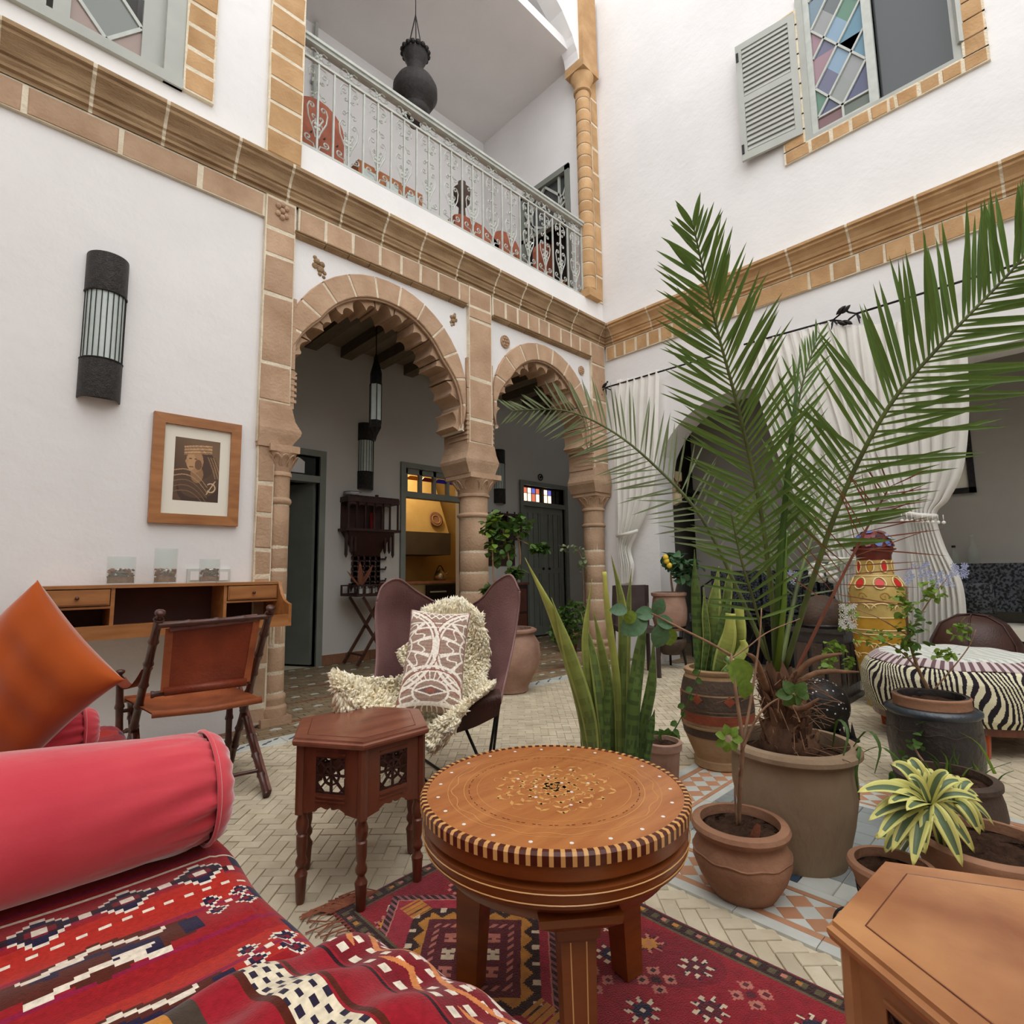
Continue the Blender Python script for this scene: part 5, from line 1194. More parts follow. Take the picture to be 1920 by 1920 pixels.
# front arm posts
aL0 = onY(225, 1272, 3.22); aLf = Vector((aL0.x+.02, aL0.y, .012)); bamboo(aL0, aLf, .018, 'arm_post', True)
aR0 = aL0-off+Vector((.0, .0, .0)); bamboo(aR0, Vector((aR0.x, aR0.y, .012)), .018, 'arm_post', True)
bamboo(lerp(aL0, aLf, .30), lerp(aR0, (aR0.x, aR0.y, .012), .30), .010, 'stretcher'); bamboo(lerp(aL0, aLf, .5), lerp(sL, pF+off, .1), .010, 'stretcher')
# leather back
bl, br_, ul, ur = onY(308, 1297, 2.86), onY(462, 1278, 2.80), onY(318, 1178, 2.82), onY(482, 1158, 2.76)
bamboo(onY(296, 1173, 2.80), onY(502, 1156, 2.74), .014, 'back_bar'); bamboo(onY(282, 1303, 2.9), onY(470, 1276, 2.82), .014, 'back_bar')
def panel(q, th, m_, nm, sag=.02, dirv=Vector((0, 1, 0))):
    mb = MB(); a, b, c, d = [Vector(x) for x in q]
    f = lambda u, v: a.lerp(b, u).lerp(d.lerp(c, u), v)+dirv*sag*math.sin(PI*u)*math.sin(PI*v)
    for o in (0, th): mb.grid(lambda u, v: tuple(f(u, v)+dirv*o), 12, 10)
    return mb.build(nm, m_, cc, smooth=True)
panel((bl, br_, ur, ul), .004, 'leather_red', 'back_leather')
for a, b in ((bl, ul), (br_, ur)): MB().bar(a, b, .030, .006, (0, 1, 0)).build('back_strap', 'leather_tan', cc)
MB().tube([tuple(bl), tuple(br_)], .020, 10).build('leather_roll', 'leather_red', cc, smooth=True); MB().tube([tuple(ul), tuple(ur)], .018, 10).build('leather_roll', 'leather_mauve', cc, smooth=True)
s0, s1, s2, s3 = onZ(297, 1366, .40), onZ(460, 1332, .40), Vector((.98, 3.22, .415)), Vector((.52, 3.26, .415))
s0 = Vector((.56, 2.86, .405)); s1 = Vector((1.0, 2.80, .405))
panel((s0, s1, s2, s3), .006, 'leather_tan', 'seat_leather', -.03, Vector((0, 0, 1)))
MB().tube([tuple(s0), tuple((s0+s1)/2+Vector((0, 0, -.01))), tuple(s1)], .016, 10).build('seat_roll', 'leather_tan', cc, smooth=True); MB().tube([tuple(s3), tuple(s2)], .016, 10).build('seat_roll', 'leather_tan', cc, smooth=True)
# arm straps
for P0, P1 in ((lerp(onY(298, 1160, 2.8), pF+off, .28), aL0), (lerp(pT, pF, .28), aR0)):
    mb = MB(); pts = [lerp(P0, P1, s)+Vector((0, 0, -.06*math.sin(PI*s))) for s in [i/10 for i in range(11)]]
    mb.grid(lambda u, v: tuple(pts[int(round(u*10))]+Vector((.022*(v-.5)*2, 0, .006*(v-.5)))), 10, 1); mb.grid(lambda u, v: tuple(pts[int(round(u*10))]+Vector((.022*(v-.5)*2, 0, .006*(v-.5)-.004))), 10, 1); mb.build('arm_strap', 'leather_red', cc, smooth=True)
# ================================================================ DESK with drawers, vases, picture, lamp on the left wall
dk_ = thing('desk', 'narrow honey wood desk with two drawers under open shelf top', 'desk', (.8, 3.66, .7)); X0d, X1d = .20, 1.37
MB().box(X0d, X1d, 3.44, 3.895, .705, .735).build('desktop', 'wood_desk', dk_); MB().box(X0d, X1d, 3.435, 3.46, .69, .76).build('front_rail', 'wood_desk', dk_)
MB().box(X0d, X1d, 3.62, 3.895, .945, .962).build('shelf_top', 'wood_desk', dk_); MB().box(X0d, X1d, 3.875, 3.895, .735, .945).build('back_panel', 'wood_desk_dark', dk_)
for s, xa in ((-1, X0d-.018), (1, X1d)):
    P = [(3.895, .69), (3.435, .69), (3.435, .825), (3.47, .83), (3.52, .845), (3.57, .885), (3.60, .93), (3.62, .962), (3.895, .962)]
    MB().prism(P, lambda u, v, d: (d, u, v), xa, xa+.018).build('side_panel', 'wood_desk', dk_)
for xd in (.50, 1.06): MB().box(xd-.009, xd+.009, 3.63, 3.88, .735, .945).build('divider', 'wood_desk', dk_)
for xa, xb in ((X0d, .491), (1.069, X1d)):
    MB().box(xa, xb, 3.63, 3.88, .838, .85).build('shelf', 'wood_desk', dk_)
    dr = MB().box(xa+.005, xb-.005, 3.622, 3.87, .855, .94).build('drawer', 'wood_desk', dk_)
    MB().box(xa+.012, xb-.012, 3.617, 3.622, .862, .933).build('drawer_face', 'wood_desk', dr); MB().ball(((xa+xb)/2, 3.607, .897), .010, 8).build('knob', 'wood_bamboo', dr, smooth=True)
mat('potpourri', (150, 104, 64), (120, 60, 44), .9, 60, .5, 200); mat('petal_red', (140, 52, 44), rough=.8); mat('candle_wax', (244, 240, 232), rough=.4, transl=.2); mat('petal_tan', (176, 150, 104), rough=.8)
for i, (pxx, hh, rr, lab) in enumerate(((226, .155, .068, 'left glass cylinder vase of potpourri on the desk shelf'), (309, .205, .060, 'tall middle glass cylinder vase of potpourri on the desk shelf'), (392, .145, .058, 'right glass cylinder vase of potpourri on the desk shelf'))):
    c = onY(pxx, 1092, 3.74); b = (c.x, 3.74, .963); t = thing('glass_vase', lab, 'vase', b, 'glass vases on the desk shelf')
    MB().lathe([(rr, 0), (rr, hh), (rr-.003, hh), (rr-.003, .006), (.001, .006)], b, 32).lathe([(.001, 0), (rr, 0)], b, 32).build('glass', 'glass', t, smooth=True, auto=True)
    mb = MB(); mbr = MB(); fh = hh*.30 if i == 1 else hh*.42
    for k in range(170):
        a = random.uniform(0, 2*PI); r = (rr-.010)*math.sqrt(random.random()); z = .012+random.uniform(0, fh)+(.01 if r > rr*.5 else .0)
        q = Matrix.Rotation(random.uniform(0, 6), 3, 'X')@Matrix.Rotation(random.uniform(0, 6), 3, 'Z'); (mbr if k % 4 == 0 else mb).obox((b[0]+r*math.cos(a), b[1]+r*math.sin(a), b[2]+z), (.0075, .005, .0016), q)
    mb.lathe([(rr-.006, .008), (rr-.006, fh*.6), (.001, fh*.7)], b, 20)
    mb.build('dried_petals', 'potpourri', t, kind='stuff'); mbr.build('red_petals', 'petal_red', t, kind='stuff')
    MB().lathe([(.001, fh), (.028, fh), (.032, fh+.012), (.03, fh+.022), (.001, fh+.018)], b, 16).build('candle', 'candle_wax', t, smooth=True)
for i, (xa, lab) in enumerate(((364, 'white wall socket left of the right vase'), (419, 'white wall socket right of the right vase'))):
    c = onY(xa, 1080, 3.89); t = thing('wall_socket', lab, 'socket', (c.x, 3.9, c.z)); MB().box(c.x-.04, c.x+.04, 3.885, 3.899, c.z-.045, c.z+.045).build('plate', 'tile_white', t); MB().box(c.x-.024, c.x+.024, 3.881, 3.885, c.z-.028, c.z+.028).build('rocker', 'plaster', t)
# picture: sepia portrait of an anonymous sitter in a head scarf
cs = [onY(290, 773, 3.885), onY(454, 797, 3.885), onY(443, 986, 3.885), onY(275, 981, 3.885)]
xa, xb = (cs[0].x+cs[3].x)/2, (cs[1].x+cs[2].x)/2; zb_, zt_ = (cs[2].z+cs[3].z)/2, (cs[0].z+cs[1].z)/2
t = thing('framed_picture', 'sepia portrait in a pale mount and honey wood frame', 'picture', ((xa+xb)/2, 3.89, zb_)); fw = .062
for q in (((xa, zb_), (xb, zb_), (xb-fw, zb_+fw), (xa+fw, zb_+fw)), ((xa, zt_), (xb, zt_), (xb-fw, zt_-fw), (xa+fw, zt_-fw)), ((xa, zb_), (xa+fw, zb_+fw), (xa+fw, zt_-fw), (xa, zt_)), ((xb, zb_), (xb-fw, zb_+fw), (xb-fw, zt_-fw), (xb, zt_))):
    MB().prism(q, fL, .002, .032).build('frame', 'wood_desk', t)
mat('mount_paper', (226, 220, 204), rough=.8)
MB().prism([(xa+fw, zb_+fw), (xb-fw, zb_+fw), (xb-fw, zt_-fw), (xa+fw, zt_-fw)], fL, .002, .012).build('mount', 'mount_paper', t)
mat('print', (0, 0, 0), rough=.5, attr='weave')
pa, pb, qa_, qb_ = xa+fw+.062, xb-fw-.062, zb_+fw+.088, zt_-fw-.075
nu, nv = 90, 130; U, V = uvg(nu, nv, 1, 1.43); C = np.zeros((nv, nu, 3)); C[:] = lc((92, 66, 44)); C[:] = C*(1-.35*V[..., None])+lc((150, 118, 84))*(.35*np.clip(U+V-.8, 0, 1))[..., None]
def E(cu, cv, ru, rv, rot=0):
    du, dv = U-cu, V-cv; c_, s_ = math.cos(rot), math.sin(rot); return ((du*c_+dv*s_)/ru)**2+((-du*s_+dv*c_)/rv)**2 < 1
tint = lambda m, c: C.__setitem__(m, lc(c))
tint(E(.62, .28, .55, .42), (64, 44, 30)); tint(E(.55, .42, .46, .34, .2), (84, 60, 42)); tint(E(.62, .85, .26, .34, -.3), (74, 52, 36))
tint(E(.5, .62, .14, .2), (140, 104, 70)); tint(E(.44, .92, .19, .27), (164, 122, 84)); tint(E(.36, .90, .10, .2), (182, 140, 98)); tint(E(.52, .84, .08, .12), (110, 78, 52)); tint(E(.27, .9, .035, .05), (170, 130, 90))
tint(E(.34, .97, .035, .014), (60, 40, 28)); tint(E(.46, .965, .03, .013), (60, 40, 28)); tint(E(.37, .78, .05, .014), (96, 60, 42))
for k in range(6): tint((np.abs(V-1.10-.035*k+.16*(U-.5)**2-.12*(U-.5)) < .013) & (U > .2) & (U < .82), (196, 158, 116) if k % 2 else (150, 112, 76))
for k in range(7): tint((np.abs(U-.70-.03*k-.22*np.sin((1.05-V)*2)) < .010) & (V > .55) & (V < 1.05), (150, 116, 82) if k % 2 else (88, 62, 42))
for k in range(5): tint((np.abs(V-.52+.12*k+.5*(U-.3)-.2*np.sin(U*4)) < .012) & (U < .75), (168, 132, 94) if k < 2 else (120, 90, 62))
rr_ = np.hypot(U-.82, V-.33); tint((np.abs(rr_-.1) < .014) & (U > .74), (206, 176, 140)); tint(np.abs((U-.82)+(V-.33)*-.6) < .014*(np.abs(V-.33) < .16), (196, 166, 130))
gx = np.linspace(pa, pb, nu+1); gz = np.linspace(qa_, qb_, nv+1); GX, GZ = np.meshgrid(gx, gz)
cloth('photo_print', np.stack([GX, 0*GX+YL-.0125, GZ], -1), C, 'print', t, smooth=False)
def sconce(label, cx, z0, z1, r, y, caph, nr=11):
    t = thing('wall_lamp', label, 'lamp', (cx, y, z0)); H = lambda rr, z, n=18: [(cx+rr*math.cos(PI*k/n), y-rr*1.0*math.sin(PI*k/n), z) for k in range(n+1)]
    for a, b, nm in ((z0, z0+caph, 'lower_shade'), (z1-caph, z1, 'upper_shade')):
        mb = MB(); mb.loft([H(r, a), H(r*1.01, a+.004), H(r*1.01, b-.004), H(r, b)], ringclosed=False, cap=False); mb.loft([H(r-.004, a), H(r-.004, b)], ringclosed=False, cap=False); mb.add(H(r, b)+H(r-.004, b), [(i, i+1, i+20, i+19) for i in range(18)]); mb.add(H(r, a)+H(r-.004, a), [(i, i+1, i+20, i+19) for i in range(18)])
        mb.add(H(r*.98, b-.02 if nm[0] == 'u' else a+.02), [tuple(range(19))]); mb.build(nm, 'iron_hammered', t, smooth=True, auto=True)
    mb = MB(); mb.loft([H(r*.93, z0+caph-.01), H(r*.93, z1-caph+.01)], ringclosed=False, cap=False); mb.build('frosted_glass', 'frost', t, smooth=True)
    for k in range(nr):
        a = PI*(k+.5)/nr; MB().tube([(cx+r*.97*math.cos(a), y-r*.97*math.sin(a), z0+caph-.01), (cx+r*.97*math.cos(a), y-r*.97*math.sin(a), z1-caph+.01)], .0028, 5).build('rib', 'iron', t)
    for z in (z0+caph, z1-caph): mb = MB(); mb.tube([H(r*1.0, z)[k] for k in range(19)], .005, 5); mb.build('band', 'iron', t, smooth=True)
    return t
mat('frost', (196, 206, 200), (184, 196, 190), .35, 20, spec=.5)
sconce('long half-round hammered metal wall lamp with ribbed frosted glass on the white wall', .405, 2.03, 2.91, .103, 3.898, .235)
sconce('half-round dark wall lamp above the carved shelf in the gallery', 3.235, 2.02, 2.83, .10, YB-.002, .21, 9)
sconce('half-round dark wall lamp seen through the right arch left of the double door', 5.44, 2.02, 2.83, .10, YB-.002, .21, 9)
# hanging lantern
hp = onY(705, 700, 4.85); cx, cy = hp.x, 4.85; zf = lambda py: onY(705, py, 4.85).z
t = thing('hanging_lantern', 'tall pierced black lantern with glass hanging under the large arch', 'lantern', (cx, cy, zf(828)))
MB().tube([(cx, cy, 3.72), (cx, cy, zf(668))], .006, 6).build('chain', 'iron', t); MB().lathe([(.035, 3.70), (.04, 3.72)], (cx, cy, 0), 10, cap=True).build('ceiling_rose', 'iron', t)
k_ = 1.0; R_ = .062; hx = lambda prof, n=6: MB().lathe(prof, (cx, cy, 0), n, cap=True, a0=.2)
hx([(.012, zf(665)), (.018, zf(672)), (.03, zf(680)), (R_, zf(700)), (R_, zf(722)), (R_*.97, zf(722))][::-1]).build('top_cone', 'iron', t)
hx([(R_*.9, zf(795)), (R_*.9, zf(722))], 6).build('glass', 'frost', t)
for k in range(6):
    a = .2+k*PI/3; MB().tube([(cx+R_*math.cos(a), cy+R_*math.sin(a), zf(796)), (cx+R_*math.cos(a), cy+R_*math.sin(a), zf(720))], .005, 5).build('rib', 'iron', t)
hx([(.004, zf(828)), (.02, zf(818)), (R_, zf(803)), (R_, zf(789)), (R_*.9, zf(789))]).build('bottom_cone', 'iron', t)
# carved wall shelf with hooks
def b2(x0, x1, z0, z1, d, mb, dep=0): mb.box(x0, x1, YB-d, YB-dep, z0, z1)
t = thing('wall_shelf', 'dark carved wooden wall shelf with lattice panel and coat pegs', 'shelf', (3.25, YB, 1.0))
mb = MB(); b2(2.92, 3.60, 1.84, 1.90, .20, mb); b2(2.90, 3.62, 1.50, 1.53, .21, mb); mb.build('shelf_board', 'wood_carved', t)
for x in (2.93, 3.03, 3.14, 3.25, 3.36, 3.47, 3.58): mb = MB(); mb.box(x, x+.018, YB-.19, YB-.172, 1.53, 1.84); mb.build('spindle', 'wood_carved', t)
for i in range(5): mb = MB(); mb.prism([(3.04+i*.11-.09, 1.84)]+[(3.04+i*.11-.045+.045*math.cos(PI-PI*k/6), 1.78+.03*math.sin(PI*k/6)) for k in range(7)]+[(3.04+i*.11, 1.84)], lambda u, v, d: (u, YB-d, v), .175, .19); mb.build('arch_panel', 'wood_carved', t)
MB().box(2.93, 3.50, YB-.02, YB, 1.53, 1.84).build('back_panel', 'wood_carved', t)
mb = MB()
for i in range(30): mb.box(2.92+i*.0226, 2.935+i*.0226, YB-.205, YB-.19, 1.90, 1.915)
mb.box(3.28, 3.31, YB-.2, YB-.17, 1.9, 1.94).build('crenellation', 'wood_carved', t, kind='stuff')
mb = MB(); mb.loft([[(2.94, YB-.18, 1.50), (3.54, YB-.18, 1.50), (3.54, YB, 1.50), (2.94, YB, 1.50)], [(3.05, YB-.09, 1.32), (3.45, YB-.09, 1.32), (3.45, YB, 1.32), (3.05, YB, 1.32)], [(3.10, YB-.04, 1.22), (3.42, YB-.04, 1.22), (3.42, YB, 1.22), (3.10, YB, 1.22)]]); mb.build('corbel', 'wood_carved', t)
for x in (2.94, 3.0, 3.05, 3.44, 3.50, 3.55): mb = MB(); z = 1.22 if x in (2.94, 3.55) else 1.27; mb.box(x-.012, x+.012, YB-.15, YB-.12, z, 1.50); mb.lathe([(.001, z-.03), (.012, z-.01), (.012, z)], (x, YB-.135, 0), 8); mb.build('pendant', 'wood_carved', t)
mb = MB(); nx_, nz_ = 4, 6
for i in range(nx_+1): mb.box(3.09+i*.076, 3.09+i*.076+.05, YB-.03, YB-.012, .87, 1.24)
for j in range(nz_+1): mb.box(3.07, 3.44, YB-.03, YB-.012, .86+j*.062, .86+j*.062+.042)
mb.build('lattice', 'wood_carved', t)
for x in (3.07, 3.43): mb = MB(); mb.prism([(x-.03, .9), (x+.03, .9), (x, .80)], lambda u, v, d: (u, YB-d, v), .01, .03); mb.build('foot', 'wood_carved', t)
for z in (1.18, 1.06, .92): mb = MB(); mb.tube([(3.43, YB-.04, z), (3.50, YB-.05, z), (3.51, YB-.05, z+.03)], .012, 6); mb.build('peg', 'wood_carved', t)
mat('candle_red', (150, 24, 30), rough=.4); c = onY(691, 960, YB-.1); t = thing('candle', 'red pillar candle standing in the carved wall shelf', 'candle', (3.29, YB-.1, 1.53)); MB().lathe([(.03, 0), (.03, .2), (.001, .195)], (3.29, YB-.1, 1.53), 14).build('wax', 'candle_red', t, smooth=True); MB().tube([(3.29, YB-.1, 1.72), (3.29, YB-.1, 1.74)], .002, 4).build('wick', 'iron', t)
mat('porcelain', (196, 190, 196), rough=.3); t = thing('bowl', 'pale patterned bowl on top of the carved wall shelf', 'bowl', (3.02, YB-.1, 1.915)); MB().lathe([(.03, 0), (.05, .004), (.10, .05), (.095, .052), (.05, .012), (.001, .01)], (3.02, YB-.1, 1.905), 20).build('body', 'porcelain', t, smooth=True); MB().lathe([(.1005, .048), (.1015, .054), (.096, .054)], (3.02, YB-.1, 1.905), 20).build('rim', 'tile_blue', t)
# folding tray table with plant and bottles
t = thing('tray_table', 'dark folding tray table with crossed legs against gallery wall', 'table', (3.2, 5.6, 0)); ty0, ty1 = 5.42, 5.82
MB().box(2.90, 3.50, ty0, ty1, .76, .775).build('tray', 'wood_carved', t)
for y in (ty0, ty1-.02):
    mb = MB(); mb.box(2.90, 3.50, y, y+.02, .775, .79); mb.build('rail', 'wood_carved', t); mb = MB(); mb.box(2.90, 3.50, y, y+.02, .87, .885); mb.build('rail', 'wood_carved', t)
    for i in range(8): MB().box(2.90+i*.083, 2.915+i*.083, y, y+.02, .79, .87).build('spindle', 'wood_carved', t)
MB().box(3.16, 3.26, ty0-.004, ty0, .775, .91).build('handle_panel', 'wood_carved', t)
for y in (ty0+.03, ty1-.06):
    MB().bar((2.98, y, .75), (3.46, y, .02), .025, .03).build('leg', 'wood_bamboo', t); MB().bar((3.42, y+.03, .75), (2.94, y+.03, .02), .025, .03).build('leg', 'wood_bamboo', t)
MB().bar((3.39, ty0+.03, .13), (3.39, ty1-.06, .13), .02, .02).build('stretcher', 'wood_bamboo', t); MB().bar((2.99, ty0+.05, .13), (2.99, ty1-.04, .13), .02, .02).build('stretcher', 'wood_bamboo', t)
mat('label_white', (214, 210, 200), rough=.5)
for i, x in enumerate((2.98, 3.06, 3.13, 3.30, 3.38)):
    t2 = thing('bottle', ['small dark bottle at the left end of the folding tray', 'second bottle from the left on the folding tray', 'white-labelled bottle left of the tray handle', 'bottle just right of the tray handle', 'white-labelled bottle at the right end of the tray'][i], 'bottle', (x, 5.52, .776), 'bottles on the folding tray')
    MB().lathe([(.03, 0), (.03, .08), (.012, .1), (.012, .115), (.001, .116)], (x, 5.52, .776), 12, cap=True).build('body', 'glass_dark', t2, smooth=True); MB().lathe([(.031, .015), (.031, .07)], (x, 5.52, .776), 12).build('label', 'label_white', t2, smooth=True)
# ================================================================ POTS AND PLANTS
mat('terracotta', (166, 124, 98), (134, 96, 74), .8, 5, .5, 40, spec=.15); mat('terracotta_grey', (156, 134, 110), (126, 104, 82), .85, 4, .5, 40, spec=.15, stretch=(1, 1, .4))
mat('terracotta_pink', (172, 138, 120), (138, 106, 90), .85, 5, .6, 30, spec=.15); mat('clay_sand', (178, 148, 114), (146, 114, 82), .85, 6, .5, 40, spec=.15)
mat('clay_dark', (84, 66, 52), (60, 46, 38), .7, 8, .6, 50); mat('clay_rust', (150, 74, 46), (124, 58, 36), .7, 8, .4, 50); mat('glaze_black', (56, 50, 46), (40, 36, 36), .35, 10, .6, 40, spec=.5); mat('glaze_blue', (52, 60, 68), (40, 46, 54), .3, 10, .4, 40, spec=.6)
mat('soil', (74, 54, 42), (50, 36, 28), 1., 30, 1.5, 70, spec=.05)
mat('leaf_green', (82, 112, 44), (58, 88, 34), .5, 6, transl=.25, var=.12); mat('leaf_palm', (112, 140, 66), (82, 112, 48), .5, 9, transl=.25, var=.14); mat('leaf_grey', (150, 164, 126), (120, 138, 98), .55, 9, transl=.25, var=.14)
mat('leaf_dead', (140, 88, 62), (120, 66, 50), .7, 9, transl=.15, var=.12); mat('rachis', (98, 112, 54), (66, 74, 38), .5, 8); mat('rachis_dead', (140, 84, 64), (110, 64, 50), .6, 8)
mat('leaf_bright', (128, 156, 58), (104, 134, 48), .5, 6, transl=.3, var=.1); mat('leaf_teal', (86, 122, 84), (70, 104, 70), .45, 6, transl=.2, var=.1)
mat('stem_brown', (160, 126, 98), (126, 96, 74), .8, 20, .3, 80); mat('bark_palm', (110, 76, 54), (66, 44, 32), .95, 14, 1., 50, stretch=(1, 1, .3)); mat('fibre', (142, 106, 78), (96, 66, 48), .95, 20)
mat('snake_leaf', (0, 0, 0), (1, 1, 1), .4, 8, attr='weave', spec=.4)
mat('strip_leaf', (0, 0, 0), rough=.4, attr='weave', transl=.15)
def pot(name, label, c, prof, m_, rim_in, soil_z, extra=None, cat='plant pot', wob=.004, group=None):
    """profile r,z from base to rim; rim_in = inner radius"""
    t = thing(name, label, cat, (c[0], c[1], c[2] if len(c) > 2 else 0), group); z0 = c[2] if len(c) > 2 else 0
    top = prof[-1][1]
    inner = [(rim_in, top), (rim_in*.985, top-.02), (rim_in*1.0, soil_z-.02)]
    body = MB().lathe([(.001, .002)]+prof+inner, (c[0], c[1], z0), 48, wob=wob).build('body', m_, t, smooth=True, auto=True)
    mb = MB(); n = 32
    for i in range(7): pass
    rings = [[(c[0]+rim_in*1.0*q*math.cos(2*PI*k/n), c[1]+rim_in*1.0*q*math.sin(2*PI*k/n), z0+soil_z+(random.uniform(-.006, .006) if 0 < j < 6 else 0)+.012*(1-q)) for k in range(n)] for j, q in enumerate((1, .85, .7, .52, .34, .16, .02))]
    mb.loft(rings, cap=True); mb.build('soil', 'soil', t, smooth=True)
    return t
# --- blade meshes
def blade_mesh(nm, m_, fold=.18, wmax=.5, segs=6, curve=0., tipw=0.):
    mb = MB(); vs = []; fs = []
    for i in range(segs+1):
        s = i/segs; w = wmax*(math.sin(PI*min(1, s*.92+.08))**.7 if not tipw else (1-s)**.5) ; w = max(w, .02)
        z = -curve*s*s
        vs += [(-w, s, z+fold*w), (0, s, z), (w, s, z+fold*w)]
    for i in range(segs):
        a = i*3; fs += [(a, a+1, a+4, a+3), (a+1, a+2, a+5, a+4)]
    me = bpy.data.meshes.new(nm); me.from_pydata(vs, [], fs); me.materials.append(MT[m_]); me.polygons.foreach_set('use_smooth', [True]*len(fs)); return me
def dirM(p, y, nrm, L, W):      # matrix: local Y along y (length L), X width W
    y = Vector(y).normalized(); z = Vector(nrm); z = (z-y*z.dot(y)); z = z.normalized() if z.length > 1e-6 else y.orthogonal(); x = y.cross(z)
    return Matrix(((x.x*W, y.x*L, z.x*W, p[0]), (x.y*W, y.y*L, z.y*W, p[1]), (x.z*W, y.z*L, z.z*W, p[2]), (0, 0, 0, 1)))
def curve_pts(ctl, n): return [Vector(tuple(q)) for q in bsp([[tuple(c)]*2 for c in ctl], 1, n)[:, 0]]
LM = {k: blade_mesh('leaflet', k, .5, 1., 5) for k in ('leaf_palm', 'leaf_grey', 'leaf_dead', 'leaf_green')}
left_budget = [296]
def frond(parent, ctl, n, Lf, m_, w=.010, rm='rachis', r0=.011, r1=.0025, a0=58, a1=28, s0=.22, indiv=True, rise=.35, jit=.06, face=None):
    pts = curve_pts([atT(*c) for c in ctl], 60)
    fr = MB().tube(pts[::2], [r0+(r1-r0)*i/30 for i in range(31)], 7).build('frond', rm, parent, smooth=True)
    rest = MB(); M_ = LM[m_]; base = np.array([tuple(v.co) for v in M_.vertices]); faces = [tuple(p.vertices) for p in M_.polygons]
    for i in range(n):
        s = s0+(1-s0)*(i/(n-1))*.995; k = s*60; a = int(min(k, 59)); p = pts[a].lerp(pts[a+1], k-a); T = (pts[a+1]-pts[a]).normalized()
        nr = face or (C0-p).normalized(); B = T.cross(nr).normalized()
        for sd in (-1, 1):
            L = Lf(s)*random.uniform(.9, 1.08); ang = math.radians(a0+(a1-a0)*s+random.uniform(-6, 6))
            d = T*math.cos(ang)+B*sd*math.sin(ang)+nr*(rise*random.uniform(.1, 1)*(1 if (i % 3) else -.6))+Vector((0, 0, -.08))
            d = d+Vector((random.gauss(0, jit), random.gauss(0, jit), random.gauss(0, jit)))
            M = dirM(p, d, nr+B*random.uniform(-.5, .5), L, w*random.uniform(.8, 1.1))
            if indiv and left_budget[0] > 0:
                inst(M_, 'leaflet', fr, M); left_budget[0] -= 1
            else: rest.add([M@Vector(q) for q in base], faces)
    if rest.v: rest.build('leaflet', m_, fr, kind='stuff', smooth=True)
    return fr
prof_palm = [(.150, .0), (.155, .02), (.185, .14), (.202, .24), (.200, .31), (.198, .345), (.21, .352), (.222, .362), (.222, .376), (.212, .388), (.198, .39)]
palm_pot = pot('flower_pot', 'largest grey-brown terracotta pot, holding the date palm', (2.12, .775), prof_palm, 'terracotta_grey', .185, .335)
palm = thing('date_palm', 'tall green date palm rising from the largest pot', 'palm', (2.12, .775, .34))
top = atT(1452, 1240, 2.02); base_ = Vector((2.12, .775, .335))
mb = MB(); tp_ = curve_pts([base_, base_.lerp(top, .35)+Vector((.0, 0, 0)), base_.lerp(top, .7), top], 20); mb.tube(tp_, [.085, .098, .10, .098, .092, .085, .078, .07, .064, .06, .056, .052, .05, .048, .046, .044, .042, .04, .036, .032, .028][:21], 14); mb.build('trunk', 'bark_palm', palm, smooth=True)
for i in range(120):
    s = random.random()**.8*.75; k = int(s*19); p = tp_[k].lerp(tp_[k+1], s*19-k); a = random.uniform(0, 2*PI); r = .09*(1-s*.55); o = Vector((math.cos(a), math.sin(a), 0))
    mb = MB(); q = p+o*r*.75; h = random.uniform(.03, .075); w_ = random.uniform(.010, .02); tx = Vector((-math.sin(a), math.cos(a), 0)); up = Vector((0, 0, 1))
    mb.loft([[q-tx*w_-up*.015, q+tx*w_-up*.015, q+tx*w_*.8-up*.015+o*.012, q-tx*w_*.8-up*.015+o*.012], [q-tx*w_*.7+up*h*.6+o*.02, q+tx*w_*.7+up*h*.6+o*.02, q+tx*w_*.5+up*h*.6+o*.03, q-tx*w_*.5+up*h*.6+o*.03], [q-tx*.003+up*h+o*.035, q+tx*.003+up*h+o*.035, q+tx*.003+up*h+o*.038, q-tx*.003+up*h+o*.038]])
    mb.build('bark_scale', 'fibre' if i % 3 == 0 else 'bark_palm', palm)
mb = MB()
for i in range(90):
    s = random.random()*.8; k = int(s*19); p = tp_[k]; a = random.uniform(0, 2*PI); o = Vector((math.cos(a), math.sin(a), .2)); L = random.uniform(.05, .15)
    mb.tube([p+o*.04, p+o*(.05+L*.5)+Vector((0, 0, .02)), p+o*(.05+L)+Vector((random.gauss(0, .02), random.gauss(0, .02), random.uniform(-.05, .03)))], .0014, 4)
mb.build('fibre', 'fibre', palm, kind='stuff')
for c in (((1470, 1290, 1.98), (1520, 1240, 1.93), (1580, 1225, 1.9)), ((1475, 1300, 2.0), (1530, 1262, 2.0), (1610, 1260, 2.0)), ((1440, 1300, 1.98), (1418, 1240, 1.9), (1400, 1225, 1.86)), ((1460, 1310, 1.95), (1500, 1330, 1.85), (1535, 1310, 1.8))):
    p = curve_pts([atT(*q) for q in c], 8); MB().tube(p, [.014, .013, .012, .011, .010, .009, .008, .006, .003], 6).build('dry_leaf_base', 'fibre', palm, smooth=True)
bell = lambda s, L, lo=.35: L*(lo+(1-lo)*math.sin(PI*min(1, max(0, (s-.12)/.80)))**.7)
frond(palm, [(1455, 1265, 2.04), (1447, 1120, 2.02), (1425, 950, 1.98), (1385, 770, 1.92), (1340, 600, 1.86), (1298, 415, 1.80)], 58, lambda s: bell(s-.05, .30, .32), 'leaf_palm', .0068, s0=.27, a0=62, a1=26)
